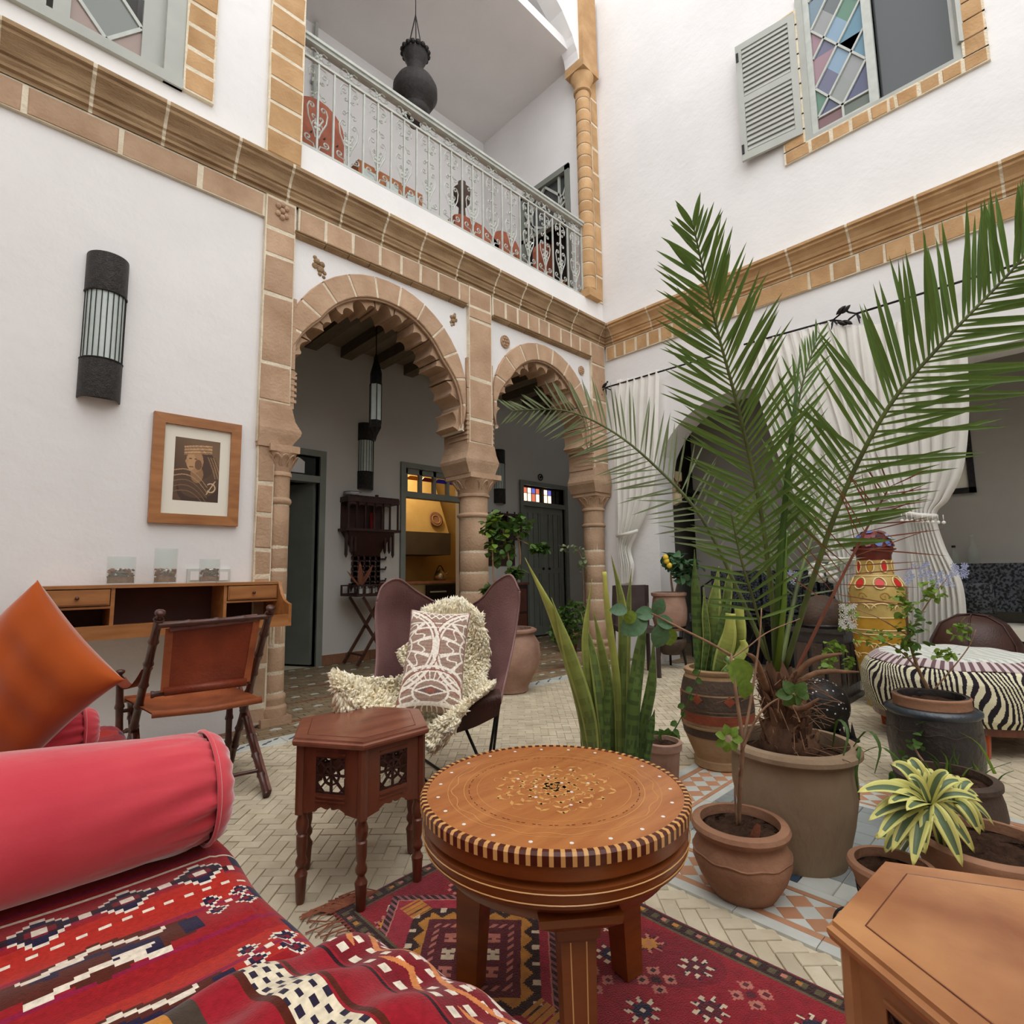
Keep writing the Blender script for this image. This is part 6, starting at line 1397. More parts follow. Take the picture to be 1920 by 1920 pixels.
frond(palm, [(1470, 1260, 2.02), (1520, 1100, 1.95), (1580, 930, 1.86), (1665, 765, 1.76), (1770, 640, 1.68), (1890, 515, 1.62), (1990, 400, 1.56)], 58, lambda s: bell(s-.05, .345, .32), 'leaf_palm', .0078, s0=.24, a0=66, a1=34)
frond(palm, [(1440, 1235, 2.06), (1385, 1110, 2.12), (1315, 970, 2.2), (1235, 880, 2.28), (1150, 810, 2.36), (1060, 770, 2.44), (960, 770, 2.5)], 44, lambda s: bell(s, .24, .4), 'leaf_grey', .0045, s0=.26, a0=64, a1=40, r0=.009)
frond(palm, [(1458, 1255, 2.12), (1462, 1080, 2.25), (1478, 900, 2.35), (1500, 740, 2.42), (1530, 640, 2.45)], 26, lambda s: bell(s, .26, .4), 'leaf_palm', .0055, s0=.22, a0=40, a1=16, indiv=False)
frond(palm, [(1462, 1255, 2.1), (1500, 1080, 2.3), (1540, 960, 2.45), (1570, 860, 2.55)], 22, lambda s: bell(s, .26, .4), 'leaf_grey', .004, s0=.25, a0=55, a1=35, indiv=False)
frond(palm, [(1478, 1290, 1.98), (1545, 1150, 1.9), (1610, 1020, 1.84), (1668, 912, 1.8)], 15, lambda s: bell(s, .24, .5), 'leaf_dead', .0022, rm='rachis_dead', s0=.38, a0=70, a1=40, r0=.007, indiv=False, jit=.14)
MB().tube([tuple(atT(*q)) for q in ((1452, 1270, 2.0), (1462, 1060, 1.96), (1480, 860, 1.93), (1501, 655, 1.9))], [.010, .012, .010, .002], 6).build('spear_leaf', 'leaf_green', palm, smooth=True)
MB().tube([tuple(atT(*q)) for q in ((1456, 1270, 1.99), (1470, 1130, 1.96), (1475, 1000, 1.95))], [.012, .010, .002], 6).build('spear_leaf', 'leaf_bright', palm, smooth=True)
frond(palm, [(1445, 1250, 2.02), (1420, 1150, 1.92), (1390, 1050, 1.84), (1370, 960, 1.8)], 14, lambda s: .17, 'leaf_palm', .006, s0=.3, a0=70, a1=50, indiv=False, r0=.006)
# --- small pot with bare stems
p_small = pot('flower_pot', 'rounded brown terracotta pot with one bare stem in front of the palm pot', (1.765, .815), [(.088, 0), (.098, .012), (.128, .06), (.145, .105), (.142, .135), (.132, .155), (.128, .168), (.13, .178), (.142, .186), (.147, .198), (.142, .210), (.130, .214)], 'terracotta', .118, .185)
MB().tube([(1.765+.1435*math.cos(2*PI*k/48), .815+.1435*math.sin(2*PI*k/48), .128+.003*math.sin(k*1.3)) for k in range(48)], .003, 5, closed=True).build('incised_line', 'terracotta', p_small, smooth=True)
bs = thing('bare_shrub', 'leggy stem with few teal leaves growing from the rounded brown pot', 'plant', (1.74, .82, .19)); T0 = 1.76
def stem(parent, ctl, r0, r1, m_='stem_brown', n=14, nm='stem'):
    p = curve_pts([atT(*q) for q in ctl], n); MB().tube(p, [r0+(r1-r0)*i/n for i in range(n+1)], 6).build(nm, m_, parent, smooth=True); return p
stem(bs, [(1384, 1552, 1.72), (1388, 1470, 1.70), (1392, 1390, 1.68), (1380, 1300, 1.68), (1370, 1225, 1.7)], .0075, .0045); stem(bs, [(1370, 1228, 1.7), (1330, 1205, 1.68), (1280, 1180, 1.66), (1222, 1150, 1.64)], .0045, .0025)
stem(bs, [(1392, 1400, 1.68), (1410, 1300, 1.72), (1424, 1200, 1.76), (1428, 1140, 1.78)], .005, .002); stem(bs, [(1390, 1410, 1.68), (1420, 1345, 1.66), (1450, 1315, 1.65), (1490, 1300, 1.64)], .004, .002); stem(bs, [(1370, 1235, 1.7), (1400, 1215, 1.71), (1440, 1185, 1.72), (1500, 1160, 1.74)], .0028, .0015); stem(bs, [(1386, 1440, 1.69), (1378, 1480, 1.7), (1382, 1550, 1.71)], .003, .003)
OV = {k: blade_mesh('leaf', k, .25, .42, 6, .25) for k in ('leaf_teal', 'leaf_green', 'leaf_bright', 'leaf_dead')}
def leafat(parent, q, d2, L, m_='leaf_teal', W=None, tilt=.5, nm='leaf'):   # d2 = direction in picture plane
    p = atT(*q); d = cR*d2[0]-cU*d2[1]+cF*random.uniform(-.3, .2); nrm = -cF+Vector((0, 0, tilt))+Vector((random.gauss(0, .2), random.gauss(0, .2), 0))
    return inst(OV[m_], nm, parent, dirM(p, d, nrm, L, W or L))
for q, d, L, m_ in (((1225, 1152, 1.64), (-.9, -.1), .055, 'leaf_teal'), ((1210, 1160, 1.64), (-.8, .4), .085, 'leaf_teal'), ((1228, 1150, 1.64), (.4, -.8), .05, 'leaf_teal'), ((1232, 1165, 1.65), (.9, .1), .055, 'leaf_teal'), ((1240, 1172, 1.65), (-.2, 1), .07, 'leaf_teal'), ((1250, 1178, 1.66), (.3, .9), .06, 'leaf_bright'), ((1175, 1145, 1.63), (-.9, -.1), .05, 'leaf_teal'), ((1190, 1148, 1.63), (-.5, .6), .045, 'leaf_bright'),
                   ((1372, 1240, 1.69), (.6, .8), .10, 'leaf_bright'), ((1395, 1275, 1.69), (.1, 1), .06, 'leaf_bright')): leafat(bs, q, d, L, m_)
for i in range(7): a = i*.9; leafat(bs, (1366+7*math.cos(a), 1385+7*math.sin(a), 1.66), (math.cos(a), math.sin(a)), .032, 'leaf_bright')
for i in range(6): a = i*1.05; leafat(bs, (1490+5*math.cos(a), 1302, 1.64), (math.cos(a), math.sin(a)), .045, 'leaf_green')
leafat(bs, (1422, 1545, 1.62), (-.35, 1), .07, 'leaf_dead', .03)
# --- snake plants: banded sword leaves
def snake(parent, ctl, w, seed, yel=.3, cut=False, tone=1.):
    rs = np.random.RandomState(seed); n = 34; c = curve_pts([atT(*q) for q in ctl], n); P = []; nu = 7
    for i, p in enumerate(c):
        s = i/n; T = (c[min(i+1, n)]-c[max(i-1, 0)]).normalized(); nr = (C0-p).normalized(); B = T.cross(nr).normalized()
        ww = w*(.62+.38*math.sin(PI*min(1, s*1.15)))*(1 if (s < .62 or cut) else max(.03, 1-((s-.62)/.38)**1.5)); tw = .5*math.sin(s*2.2+seed); B2 = (B*math.cos(tw)+nr*math.sin(tw)).normalized(); N2 = T.cross(B2)
        P.append([tuple(p+B2*ww*(k/nu*2-1)*.5-N2*(ww*.22*(1-(k/nu*2-1)**2))) for k in range(nu+1)])
    P = np.array(P); C = np.zeros((n, nu, 3)); 
    for i in range(n):
        s = i/n; band = math.sin(i*2.3+rs.uniform(-.8, .8)); 
        for k in range(nu):
            b = lc((56, 80, 40)) if band+rs.uniform(-.9, .9) > .2 else lc((78, 104, 50)); e = abs(k/(nu-1)*2-1)
            b = b*(1-yel*s)+lc((176, 178, 88))*yel*s
            if e > .8: b = b*.4+lc((170, 176, 96))*.6 if yel > .15 else b
            C[i, k] = b*tone
    return cloth('leaf', P, C, 'snake_leaf', parent, back=P+np.array(tuple(cF))*.003)
sp = Vector(onZ(1148, 1520)); 
pot('flower_pot', 'low terracotta pot of the snake plant hidden behind the round table', (1.99, 1.50), [(.085, 0), (.10, .02), (.125, .12), (.135, .15), (.135, .17), (.12, .172)], 'terracotta', .115, .15)
s1 = thing('snake_plant', 'tall snake plant with banded sword leaves behind the round table', 'plant', (1.99, 1.50, .15))
t_ = 2.28
for i, (ctl, w, y) in enumerate([
    ([(1108, 1475, t_), (1092, 1330, t_-.03), (1048, 1180, t_-.07), (984, 1045, t_-.1)], .060, .9), ([(1118, 1480, t_), (1105, 1350, t_-.05), (1066, 1220, t_-.08), (1034, 1120, t_-.1)], .062, .6),
    ([(1128, 1480, t_-.02), (1112, 1330, t_), (1098, 1200, t_), (1110, 1086, t_)], .044, .75), ([(1136, 1480, t_), (1128, 1350, t_-.04), (1112, 1230, t_), (1090, 1150, t_)], .045, .2),
    ([(1150, 1480, t_+.04), (1148, 1350, t_+.05), (1130, 1230, t_+.05), (1112, 1140, t_+.05)], .05, .5), ([(1160, 1480, t_), (1158, 1300, t_), (1140, 1150, t_), (1133, 1072, t_)], .034, 1.3),
    ([(1170, 1480, t_), (1168, 1300, t_), (1168, 1150, t_), (1146, 1040, t_)], .052, .35), ([(1176, 1480, t_+.03), (1174, 1300, t_), (1178, 1150, t_), (1184, 1065, t_)], .03, .3),
    ([(1188, 1480, t_-.04), (1186, 1350, t_-.05), (1200, 1220, t_-.06), (1216, 1130, t_-.07)], .058, .1), ([(1200, 1485, t_), (1204, 1380, t_), (1222, 1280, t_), (1226, 1190, t_)], .052, .1),
    ([(1208, 1490, t_-.05), (1212, 1430, t_-.05), (1222, 1360, t_-.05), (1228, 1330, t_-.05)], .03, 0), ([(1140, 1480, t_-.04), (1136, 1380, t_-.04), (1140, 1300, t_-.05), (1142, 1250, t_-.05)], .04, .1), ([(1100, 1480, t_+.05), (1096, 1400, t_+.04), (1090, 1300, t_+.03), (1086, 1240, t_)], .035, .1),
    ([(1178, 1480, t_-.06), (1182, 1400, t_-.06), (1192, 1300, t_-.07), (1200, 1240, t_-.07)], .05, .05)]): snake(s1, ctl, w, i+1, y, i == 5)
# small aloe pot
pot('flower_pot', 'small plain terracotta pot with a sprout beside the snake plant', (2.40, 1.47), [(.065, 0), (.07, .01), (.082, .14), (.092, .15), (.094, .182), (.088, .186)], 'terracotta_pink', .078, .165)
al = thing('seedling', 'small green sprout in the little terracotta pot', 'plant', (2.40, 1.47, .165))
for i in range(6): a = -2.6+i*.42; leafat(al, (1246+3*i-8, 1392, 2.7), (math.cos(a), math.sin(a)), .07, 'leaf_green')
stem(al, [(1250, 1390, 2.7), (1275, 1350, 2.68), (1300, 1290, 2.66), (1320, 1240, 2.66)], .003, .0015, 'leaf_green')
for i in range(8): leafat(al, (1262+7*i, 1370-16*i, 2.68), ((-1)**i*.8, .3), .035, 'leaf_green')
# striped pot
sp2 = pot('flower_pot', 'tall barrel pot with painted dark and rust bands', (2.79, 1.375), [(.115, 0), (.125, .008), (.125, .04), (.118, .045), (.165, .16), (.178, .23), (.18, .30), (.172, .39), (.155, .45), (.15, .462), (.156, .47), (.156, .485), (.148, .49)], 'clay_sand', .13, .45)
def bandm(parent, c, prof, m_, nm='painted_band', n=48): return MB().lathe(prof, (c[0], c[1], 0), n).build(nm, m_, parent, smooth=True)
cS = (2.79, 1.375); e = .0015
bandm(sp2, cS, [(.1735+e, .38), (.165+e, .42), (.157+e, .445)], 'clay_dark'); bandm(sp2, cS, [(.180+e, .30), (.178+e, .33), (.174+e, .37)], 'clay_dark'); bandm(sp2, cS, [(.1805+e, .285), (.183, .29), (.1805+e, .297)], 'clay_dark', 'raised_line')
bandm(sp2, cS, [(.168+e, .165), (.177+e, .215)], 'clay_dark'); bandm(sp2, cS, [(.1795+e, .235), (.1803+e, .28)], 'clay_rust'); bandm(sp2, cS, [(.176+e, .205), (.180, .21), (.178+e, .218)], 'clay_sand', 'raised_line')
for k in range(7):
    a0 = k*.9+.35; mb = MB(); 
    f = lambda u, v, d: (cS[0]+(.1745+.0045+d)*math.cos(a0+u), cS[1]+(.1745+.0045+d)*math.sin(a0+u), v)
    mb.prism([(-.16, .35), (0, .325), (.16, .35), (0, .378)], f, -.006, .0015); mb.build('painted_lozenge', 'clay_rust', sp2)
s2 = thing('snake_plant', 'snake plant with bright lobed leaves in the barrel pot', 'plant', (2.79, 1.375, .45)); t_ = 2.86
for i, (ctl, w, y) in enumerate([([(1310, 1265, t_), (1308, 1180, t_), (1304, 1100, t_), (1302, 1030, t_)], .055, .1), ([(1330, 1265, t_), (1335, 1190, t_), (1340, 1130, t_), (1348, 1062, t_)], .09, .35), ([(1350, 1265, t_), (1358, 1180, t_), (1366, 1100, t_), (1372, 1060, t_)], .05, .3),
    ([(1318, 1262, t_-.03), (1325, 1200, t_-.03), (1322, 1150, t_-.03), (1320, 1100, t_-.03)], .04, .2), ([(1338, 1262, t_-.05), (1350, 1200, t_-.05), (1362, 1150, t_-.05), (1366, 1120, t_-.05)], .06, .1)]): snake(s2, ctl, w, i+31, y)
for i, (ctl, w) in enumerate([([(1345, 1262, 2.76), (1358, 1225, 2.74), (1368, 1190, 2.72), (1370, 1150, 2.72)], .085), ([(1365, 1262, 2.76), (1382, 1220, 2.74), (1388, 1180, 2.72), (1386, 1140, 2.72)], .07), ([(1355, 1262, 2.72), (1380, 1240, 2.7), (1395, 1215, 2.7), (1392, 1200, 2.7)], .05), ([(1360, 1235, 2.6), (1382, 1250, 2.56), (1396, 1270, 2.54), (1400, 1295, 2.52)], .05)]):
    q = snake(s2, ctl, w, i+50, .9, True, 1.35); q.name = 'lobed_leaf'
# --- big clay jar pot behind the butterfly chair, with trained shrub
bp = pot('flower_pot', 'big round pinkish clay pot standing behind the butterfly chair', (3.26, 3.45), [(.15, 0), (.165, .01), (.165, .04), (.20, .10), (.255, .20), (.275, .30), (.265, .40), (.23, .46), (.215, .48), (.225, .49), (.245, .50), (.245, .515), (.225, .525)], 'terracotta_pink', .20, .46)
sh = thing('shrub', 'trained shrub on a cane in the big clay pot', 'shrub', (3.26, 3.45, .46))
stem(sh, [(960, 1190, 4.6), (950, 1120, 4.6), (955, 1060, 4.6), (940, 980, 4.6)], .012, .006); stem(sh, [(930, 1180, 4.6), (925, 1080, 4.58), (922, 960, 4.58)], .008, .006, 'clay_sand', nm='cane'); stem(sh, [(952, 1120, 4.6), (975, 1060, 4.6), (970, 1000, 4.6), (960, 970, 4.6)], .010, .004); stem(sh, [(970, 1010, 4.6), (990, 1020, 4.58), (1015, 1030, 4.56)], .005, .002)
def foliage(parent, blobs, n, m_, L, seed=1, nm='foliage'):
    rs = np.random.RandomState(seed); mb = MB(); bv = [Vector(v.co) for v in OV['leaf_green'].vertices]; bf = [tuple(p.vertices) for p in OV['leaf_green'].polygons]
    for (x, y, t, rx, ry) in blobs:
        for i in range(n):
            a = rs.uniform(0, 2*PI); r = math.sqrt(rs.rand()); p = atT(x+rx*r*math.cos(a), y+ry*r*math.sin(a), t+rs.uniform(-1, 1)*rx/CF*t*.7); d = Vector(tuple(rs.normal(0, 1, 3))); d.z = d.z*.5-.2
            M = dirM(p, d, Vector((rs.normal(0, .4), rs.normal(0, .4), 1)), L*rs.uniform(.6, 1.1), L*rs.uniform(.6, 1.1)); mb.add([M@v for v in bv], bf)
    return mb.build(nm, m_, parent, kind='stuff', smooth=True)
foliage(sh, [(925, 985, 4.58, 18, 25), (975, 985, 4.6, 22, 18), (940, 1030, 4.6, 26, 28), (965, 1075, 4.6, 14, 12), (1008, 1028, 4.56, 16, 8), (920, 1110, 4.6, 10, 10)], 60, 'leaf_green', .075, 4)
foliage(sh, [(930, 1000, 4.56, 22, 35)], 40, 'leaf_bright', .07, 9)
pb = thing('plumbago', 'thin arching plant with tiny flowers in front of the dark double door', 'plant', (5.3, 4.6, .1)); stem(pb, [(1095, 1180, 6.4), (1094, 1090, 6.4), (1086, 1035, 6.4), (1045, 1022, 6.4)], .006, .002); foliage(pb, [(1070, 1028, 6.4, 26, 8), (1092, 1060, 6.4, 6, 24)], 22, 'leaf_grey', .06, 6)
gp = thing('fern', 'low green bushy plant beside the corner column in the gallery', 'plant', (4.4, 4.4, 0)); foliage(gp, [(1072, 1150, 5.6, 26, 26), (1060, 1185, 5.6, 30, 22)], 160, 'leaf_green', .06, 8, 'foliage'); MB().lathe([(.10, 0), (.14, .2), (.15, .24), (.12, .24)], tuple(onZ(1065, 1222)), 20, cap=True).build('pot', 'terracotta', gp, smooth=True)
# --- variegated plant: terracotta pot on an iron stand with a scroll
vc = (1.845, .430)
st_ = thing('plant_stand', 'wrought iron plant stand with curled scroll feet', 'stand', (vc[0], vc[1], 0))
vp = pot('flower_pot', 'terracotta pot on the scrolled iron stand, under the variegated plant', (vc[0], vc[1], .012), [(.062, 0), (.066, .01), (.082, .09), (.094, .14), (.103, .155), (.108, .168), (.104, .178), (.096, .18)], 'terracotta', .088, .155)
for k in range(4):
    a = math.radians(136+k*90); o = Vector((math.cos(a), math.sin(a), 0)); c = Vector((vc[0], vc[1], 0))
    pts = [c+o*.088+Vector((0, 0, .125)), c+o*.092+Vector((0, 0, .09))]+[c+o*(.137+.045*(1-.72*i/18)*math.cos(PI+i*.46))+Vector((0, 0, .052+.045*(1-.72*i/18)*math.sin(PI+i*.46))) for i in range(19)]
    MB().tube(curve_pts(pts, 60), .0034, 6).build('scroll_leg', 'iron', st_, smooth=True)
MB().tube([(vc[0]+.087*math.cos(q*PI/16), vc[1]+.087*math.sin(q*PI/16), .125) for q in range(32)], .0035, 5, closed=True).build('ring', 'iron', st_, smooth=True)
MB().tube([(vc[0]+.10*math.cos(q*PI/16), vc[1]+.10*math.sin(q*PI/16), .008) for q in range(32)], .0035, 5, closed=True).build('ring', 'iron', st_, smooth=True)
dr_ = thing('variegated_plant', 'yellow-edged variegated plant with arching strap leaves', 'plant', (vc[0], vc[1], .165))
stem(dr_, [(1672, 1640, 1.60), (1690, 1600, 1.58), (1715, 1560, 1.56), (1738, 1512, 1.54)], .006, .005, 'leaf_grey'); stem(dr_, [(1738, 1512, 1.54), (1770, 1508, 1.56), (1800, 1505, 1.58)], .005, .004, 'leaf_grey')
def strap(parent, root, tip, sag, w, seed):
    rs = np.random.RandomState(seed); a = atT(*root); b = atT(*tip); n = 16; nu = 7; m_ = (a+b)/2+Vector((0, 0, sag))+(C0-a).normalized()*.03
    P = []; 
    for i in range(n+1):
        s = i/n; p = a*(1-s)**2+m_*2*s*(1-s)+b*s*s; T = ((m_-a)*(1-s)+(b-m_)*s).normalized(); nr = (C0-p).normalized()+Vector((0, 0, .6)); B = T.cross(nr).normalized(); N2 = B.cross(T)
        ww = w*math.sin(PI*min(1, .12+s*.88))**.75+.0004; P.append([tuple(p+B*ww*(k/nu*2-1)*.5+N2*ww*.22*abs(k/nu*2-1)) for k in range(nu+1)])
    P = np.array(P); C = np.zeros((n, nu, 3)); yl, gn = lc((226, 222, 134)), lc((104, 124, 92))
    for k in range(nu):
        e = abs(k-(nu-1)/2)/((nu-1)/2); C[:, k] = yl if e > .5 else (gn if e < .34 or rs.rand() < .6 else lc((140, 156, 100)))
    C[-2:] = yl
    return cloth('leaf', P, C, 'strip_leaf', parent, back=P+np.array(tuple(cF))*.0008)
H1 = (1742, 1508, 1.53); H2 = (1790, 1505, 1.58)
LV = [((1608, 1486, 1.45), .05, 30), ((1650, 1480, 1.50), .05, 28), ((1672, 1434, 1.56), .06, 30), ((1704, 1424, 1.58), .06, 30), ((1738, 1442, 1.60), .05, 28), ((1628, 1540, 1.44), .04, 26), ((1645, 1575, 1.42), .05, 30), ((1672, 1598, 1.42), .05, 28), ((1712, 1626, 1.40), .05, 32), ((1735, 1602, 1.42), .06, 24), ((1805, 1626, 1.44), .05, 32), ((1790, 1600, 1.46), .05, 26), ((1828, 1600, 1.50), .05, 28), ((1640, 1520, 1.50), .03, 26), ((1665, 1508, 1.44), .04, 28), ((1700, 1520, 1.40), .02, 26)]
for i, (tp2, sg, w) in enumerate(LV): strap(dr_, H1, tp2, sg, w/CF*1.5*.92, i)
for i in range(20):
    rs_ = random.Random(i+9); a = i*2.4; r_ = rs_.uniform(70, 112); strap(dr_, H1, (1740+r_*math.cos(a)*.95, 1525+r_*math.sin(a)*.85, 1.56+.07*math.cos(a*1.7)), .05, rs_.uniform(17, 23)/CF*1.5, i+200)
for i, (tp2, sg, w) in enumerate([((1775, 1464, 1.62), .04, 20), ((1790, 1455, 1.64), .04, 22), ((1824, 1468, 1.6), .04, 22), ((1834, 1492, 1.6), .03, 24), ((1846, 1560, 1.56), .05, 24), ((1838, 1566, 1.52), .05, 24), ((1864, 1548, 1.62), .05, 20), ((1832, 1524, 1.6), .03, 18), ((1766, 1475, 1.58), .03, 18)]): strap(dr_, H2, tp2, sg, w/CF*1.55, 60+i)
for i, (rt, tp2, sg, w) in enumerate([((1690, 1560, 1.56), (1660, 1600, 1.52), .02, 20), ((1700, 1570, 1.56), (1735, 1600, 1.52), .02, 20), ((1690, 1580, 1.57), (1640, 1570, 1.55), .02, 18), ((1700, 1545, 1.56), (1665, 1545, 1.5), .02, 20)]): strap(dr_, rt, tp2, sg, w/CF*1.55, 80+i)
pot('flower_pot', 'wide terracotta pot at the right edge behind the variegated plant', (2.16, .262), [(.11, 0), (.12, .01), (.15, .08), (.165, .14), (.172, .17), (.18, .185), (.18, .198), (.17, .205)], 'terracotta', .155, .175)
# --- dark glazed pot with shrub and the brown pot in front
dp = pot('flower_pot', 'dark glazed pot with an inner rust rim by the zebra ottoman', (3.18, .53), [(.14, 0), (.15, .02), (.175, .12), (.182, .22), (.176, .30), (.172, .33), (.182, .34), (.182, .352), (.165, .362), (.148, .365), (.146, .40), (.150, .408), (.143, .412)], 'glaze_black', .128, .38)
bandm(dp, (3.18, .53), [(.1735, .330), (.1835, .3395), (.1835, .353), (.166, .364)], 'glaze_blue', 'glazed_shoulder'); bandm(dp, (3.18, .53), [(.149, .366), (.1475, .40), (.1515, .408), (.143, .414)], 'terracotta', 'rim')
wv = MB(); wv.tube([(3.18+.1835*math.cos(k*PI/48), .53+.1835*math.sin(k*PI/48), .27+.006*math.sin(k*.75)) for k in range(96)], .0016, 4, closed=True); wv.build('wavy_line', 'clay_dark', dp, smooth=True)
bc2 = Vector(onZ(1780, 1528)); pot('flower_pot', 'rust brown wide pot with grass in front of the dark glazed pot', (2.66, .42), [(.15, 0), (.155, .015), (.15, .03), (.17, .10), (.165, .15), (.155, .19), (.165, .2), (.165, .215), (.15, .22)], 'clay_dark', .135, .19)
gr = thing('grass_clump', 'tuft of broad green grass blades in the rust brown pot', 'plant', (2.66, .42, .19))
for i in range(22):
    rs = random.Random(i); x = rs.uniform(1735, 1870); y = rs.uniform(1450, 1500); t = rs.uniform(2.08, 2.22); a = rs.uniform(-2.3, -.8); L = rs.uniform(.10, .22)
    p = atT(x, y, t); d = cR*math.cos(a)-cU*math.sin(a); c = [p, p+d*L*.6, p+d*L+Vector((0, 0, -.02))+cR*rs.uniform(-.05, .05)]; pp = curve_pts(c, 6); B = cR*.008
    mb = MB(); mb.loft([[q-B*(1-j/6.2), q-cF*.003, q+B*(1-j/6.2)] for j, q in enumerate(pp)], ringclosed=False, cap=False); mb.build('blade', 'leaf_green' if i % 3 else 'leaf_bright', gr, smooth=True)
for i in range(10):
    rs = random.Random(i+70); x = 1570+rs.uniform(-15, 40); p = atT(x, 1420, 1.9); d = cR*rs.uniform(-.6, .6)+cU*rs.uniform(.3, .9)
sg_ = thing('shrub', 'leafy flowering shrub growing from the dark glazed pot', 'shrub', (3.18, .53, .38)); tt = 2.75
stem(sg_, [(1750, 1310, 2.72), (1720, 1250, 2.72), (1702, 1180, 2.72), (1700, 1100, 2.72)], .010, .004); stem(sg_, [(1722, 1255, 2.72), (1680, 1215, 2.7), (1620, 1190, 2.68), (1590, 1180, 2.66)], .005, .002); stem(sg_, [(1705, 1190, 2.72), (1740, 1130, 2.72), (1775, 1085, 2.72)], .005, .002); stem(sg_, [(1745, 1300, 2.72), (1780, 1260, 2.7), (1815, 1215, 2.7), (1830, 1180, 2.7)], .004, .002); stem(sg_, [(1700, 1190, 2.72), (1650, 1160, 2.7), (1600, 1140, 2.68)], .004, .0015); stem(sg_, [(1760, 1330, 2.6), (1715, 1390, 2.4), (1740, 1440, 2.3), (1765, 1480, 2.25)], .005, .004)
foliage(sg_, [(1708, 1165, 2.7, 26, 42), (1700, 1215, 2.7, 24, 22), (1590, 1160, 2.68, 26, 26), (1570, 1240, 2.66, 34, 20), (1800, 1180, 2.7, 20, 16), (1745, 1105, 2.7, 26, 24), (1640, 1195, 2.68, 40, 14), (1690, 1130, 2.7, 20, 26), (1770, 1225, 2.7, 22, 10), (1560, 1215, 2.66, 20, 16)], 34, 'leaf_bright', .036, 3); foliage(sg_, [(1715, 1190, 2.66, 30, 50), (1725, 1385, 2.4, 24, 30), (1690, 1440, 2.3, 20, 30)], 22, 'leaf_green', .045, 5)
mat('petal_blue', (190, 196, 226), (170, 178, 216), .6, transl=.3); mat('petal_white', (232, 228, 224), rough=.6, transl=.3)
mb = MB()
for (x, y, t, r, n) in ((1725, 1075, 2.7, 26, 24), (1797, 1070, 2.72, 16, 22), (1770, 1085, 2.72, 18, 14), (1478, 1082, 3.0, 14, 18)):
    rs = random.Random(int(x))
    for i in range(n):
        p = atT(x+rs.uniform(-r, r), y+rs.uniform(-r, r)*.7, t)
        for k in range(5): a = k*1.257+i; mb.add([p, p+(cR*math.cos(a-.35)+cU*math.sin(a-.35))*.011, p+(cR*math.cos(a)+cU*math.sin(a))*.016-cF*.003, p+(cR*math.cos(a+.35)+cU*math.sin(a+.35))*.011], [(0, 1, 2, 3)])
mb.build('blossom', 'petal_blue', sg_, kind='stuff')
mb = MB(); rs = random.Random(5)
for i in range(40):
    p = atT(1590+rs.uniform(-14, 14), 1155+rs.uniform(-22, 22), 2.64)
    for k in range(5): a = k*1.257+i; mb.add([p, p+(cR*math.cos(a-.35)+cU*math.sin(a-.35))*.010, p+(cR*math.cos(a)+cU*math.sin(a))*.014-cF*.003, p+(cR*math.cos(a+.35)+cU*math.sin(a+.35))*.010], [(0, 1, 2, 3)])
mb.build('blossom', 'petal_white', sg_, kind='stuff')
# trailing blades near the palm pot rim
tg = thing('trailing_grass', 'thin green blades hanging over the right rim of the palm pot', 'plant', (2.2, .62, .36))
for ctl in (((1560, 1410, 1.92), (1570, 1350, 1.86), (1590, 1375, 1.8), (1575, 1440, 1.76)), ((1590, 1415, 1.88), (1625, 1370, 1.82), (1650, 1400, 1.78), (1640, 1450, 1.76)), ((1600, 1420, 1.88), (1650, 1400, 1.84), (1690, 1430, 1.82), (1710, 1450, 1.8)), ((1595, 1425, 1.86), (1612, 1400, 1.8), (1605, 1450, 1.76), (1612, 1500, 1.76))):
    pp = curve_pts([atT(*q) for q in ctl], 10); mb = MB(); mb.loft([[q-cR*.007*(1-abs(j/5-1)*.8), q-cF*.002, q+cR*.007*(1-abs(j/5-1)*.8)] for j, q in enumerate(pp)], ringclosed=False, cap=False); mb.build('blade', 'leaf_green', tg, smooth=True)
# ================================================================ CURTAINS, SALON, VASE, OTTOMAN
mat('muslin', (248, 246, 240), (242, 239, 232), .9, 6, .2, 160, transl=.35, spec=.1)
mat('sofa_black', (36, 36, 40), (24, 24, 28), .9, 30, .4, 80, sheen=.2); mat('sofa_pattern', (88, 92, 96), (30, 30, 34), .9, 46, .3, 80, contrast=.15)
XC = 5.30
def curtain(label, rows, nf, amp, seed=0, group=None, xoff=0.):
    t = thing('curtain', label, 'curtain', tuple(onX((rows[0][0]+rows[0][2])/2, rows[0][1], XC)), group)
    Lp = curve_pts([onX(r[0], r[1], XC+xoff) for r in rows], 60); Rp = curve_pts([onX(r[2], r[3], XC+xoff) for r in rows], 60); W0 = (Lp[0]-Rp[0]).length
    nu = 90; P = np.zeros((61, nu+1, 3)); rs = random.Random(seed); ph = [rs.uniform(0, 6) for _ in range(4)]
    for i in range(61):
        w = (Lp[i]-Rp[i]).length; k = min(1.3, .35+1.0*(1-w/W0)+.35)
        for j in range(nu+1):
            u = j/nu; p = Lp[i].lerp(Rp[i], u); uu = u*nf*2*PI
            f = math.sin(uu+ph[0]+.5*math.sin(i*.07+ph[1]))+.5*math.sin(uu*1.9+ph[2])+.25*math.sin(uu*3.3+i*.05)
            P[i, j] = (p.x+amp*k*f, p.y+amp*.5*math.cos(uu+ph[3]), p.z+(-.02*math.sin(PI*u)*(1 if i < 3 else 0)))
    mb = MB(); mb.grid(lambda u, v: tuple(P[int(round(v*60)), int(round(u*nu))]), nu, 60); mb.build('cloth', 'muslin', t, smooth=True)
    return t
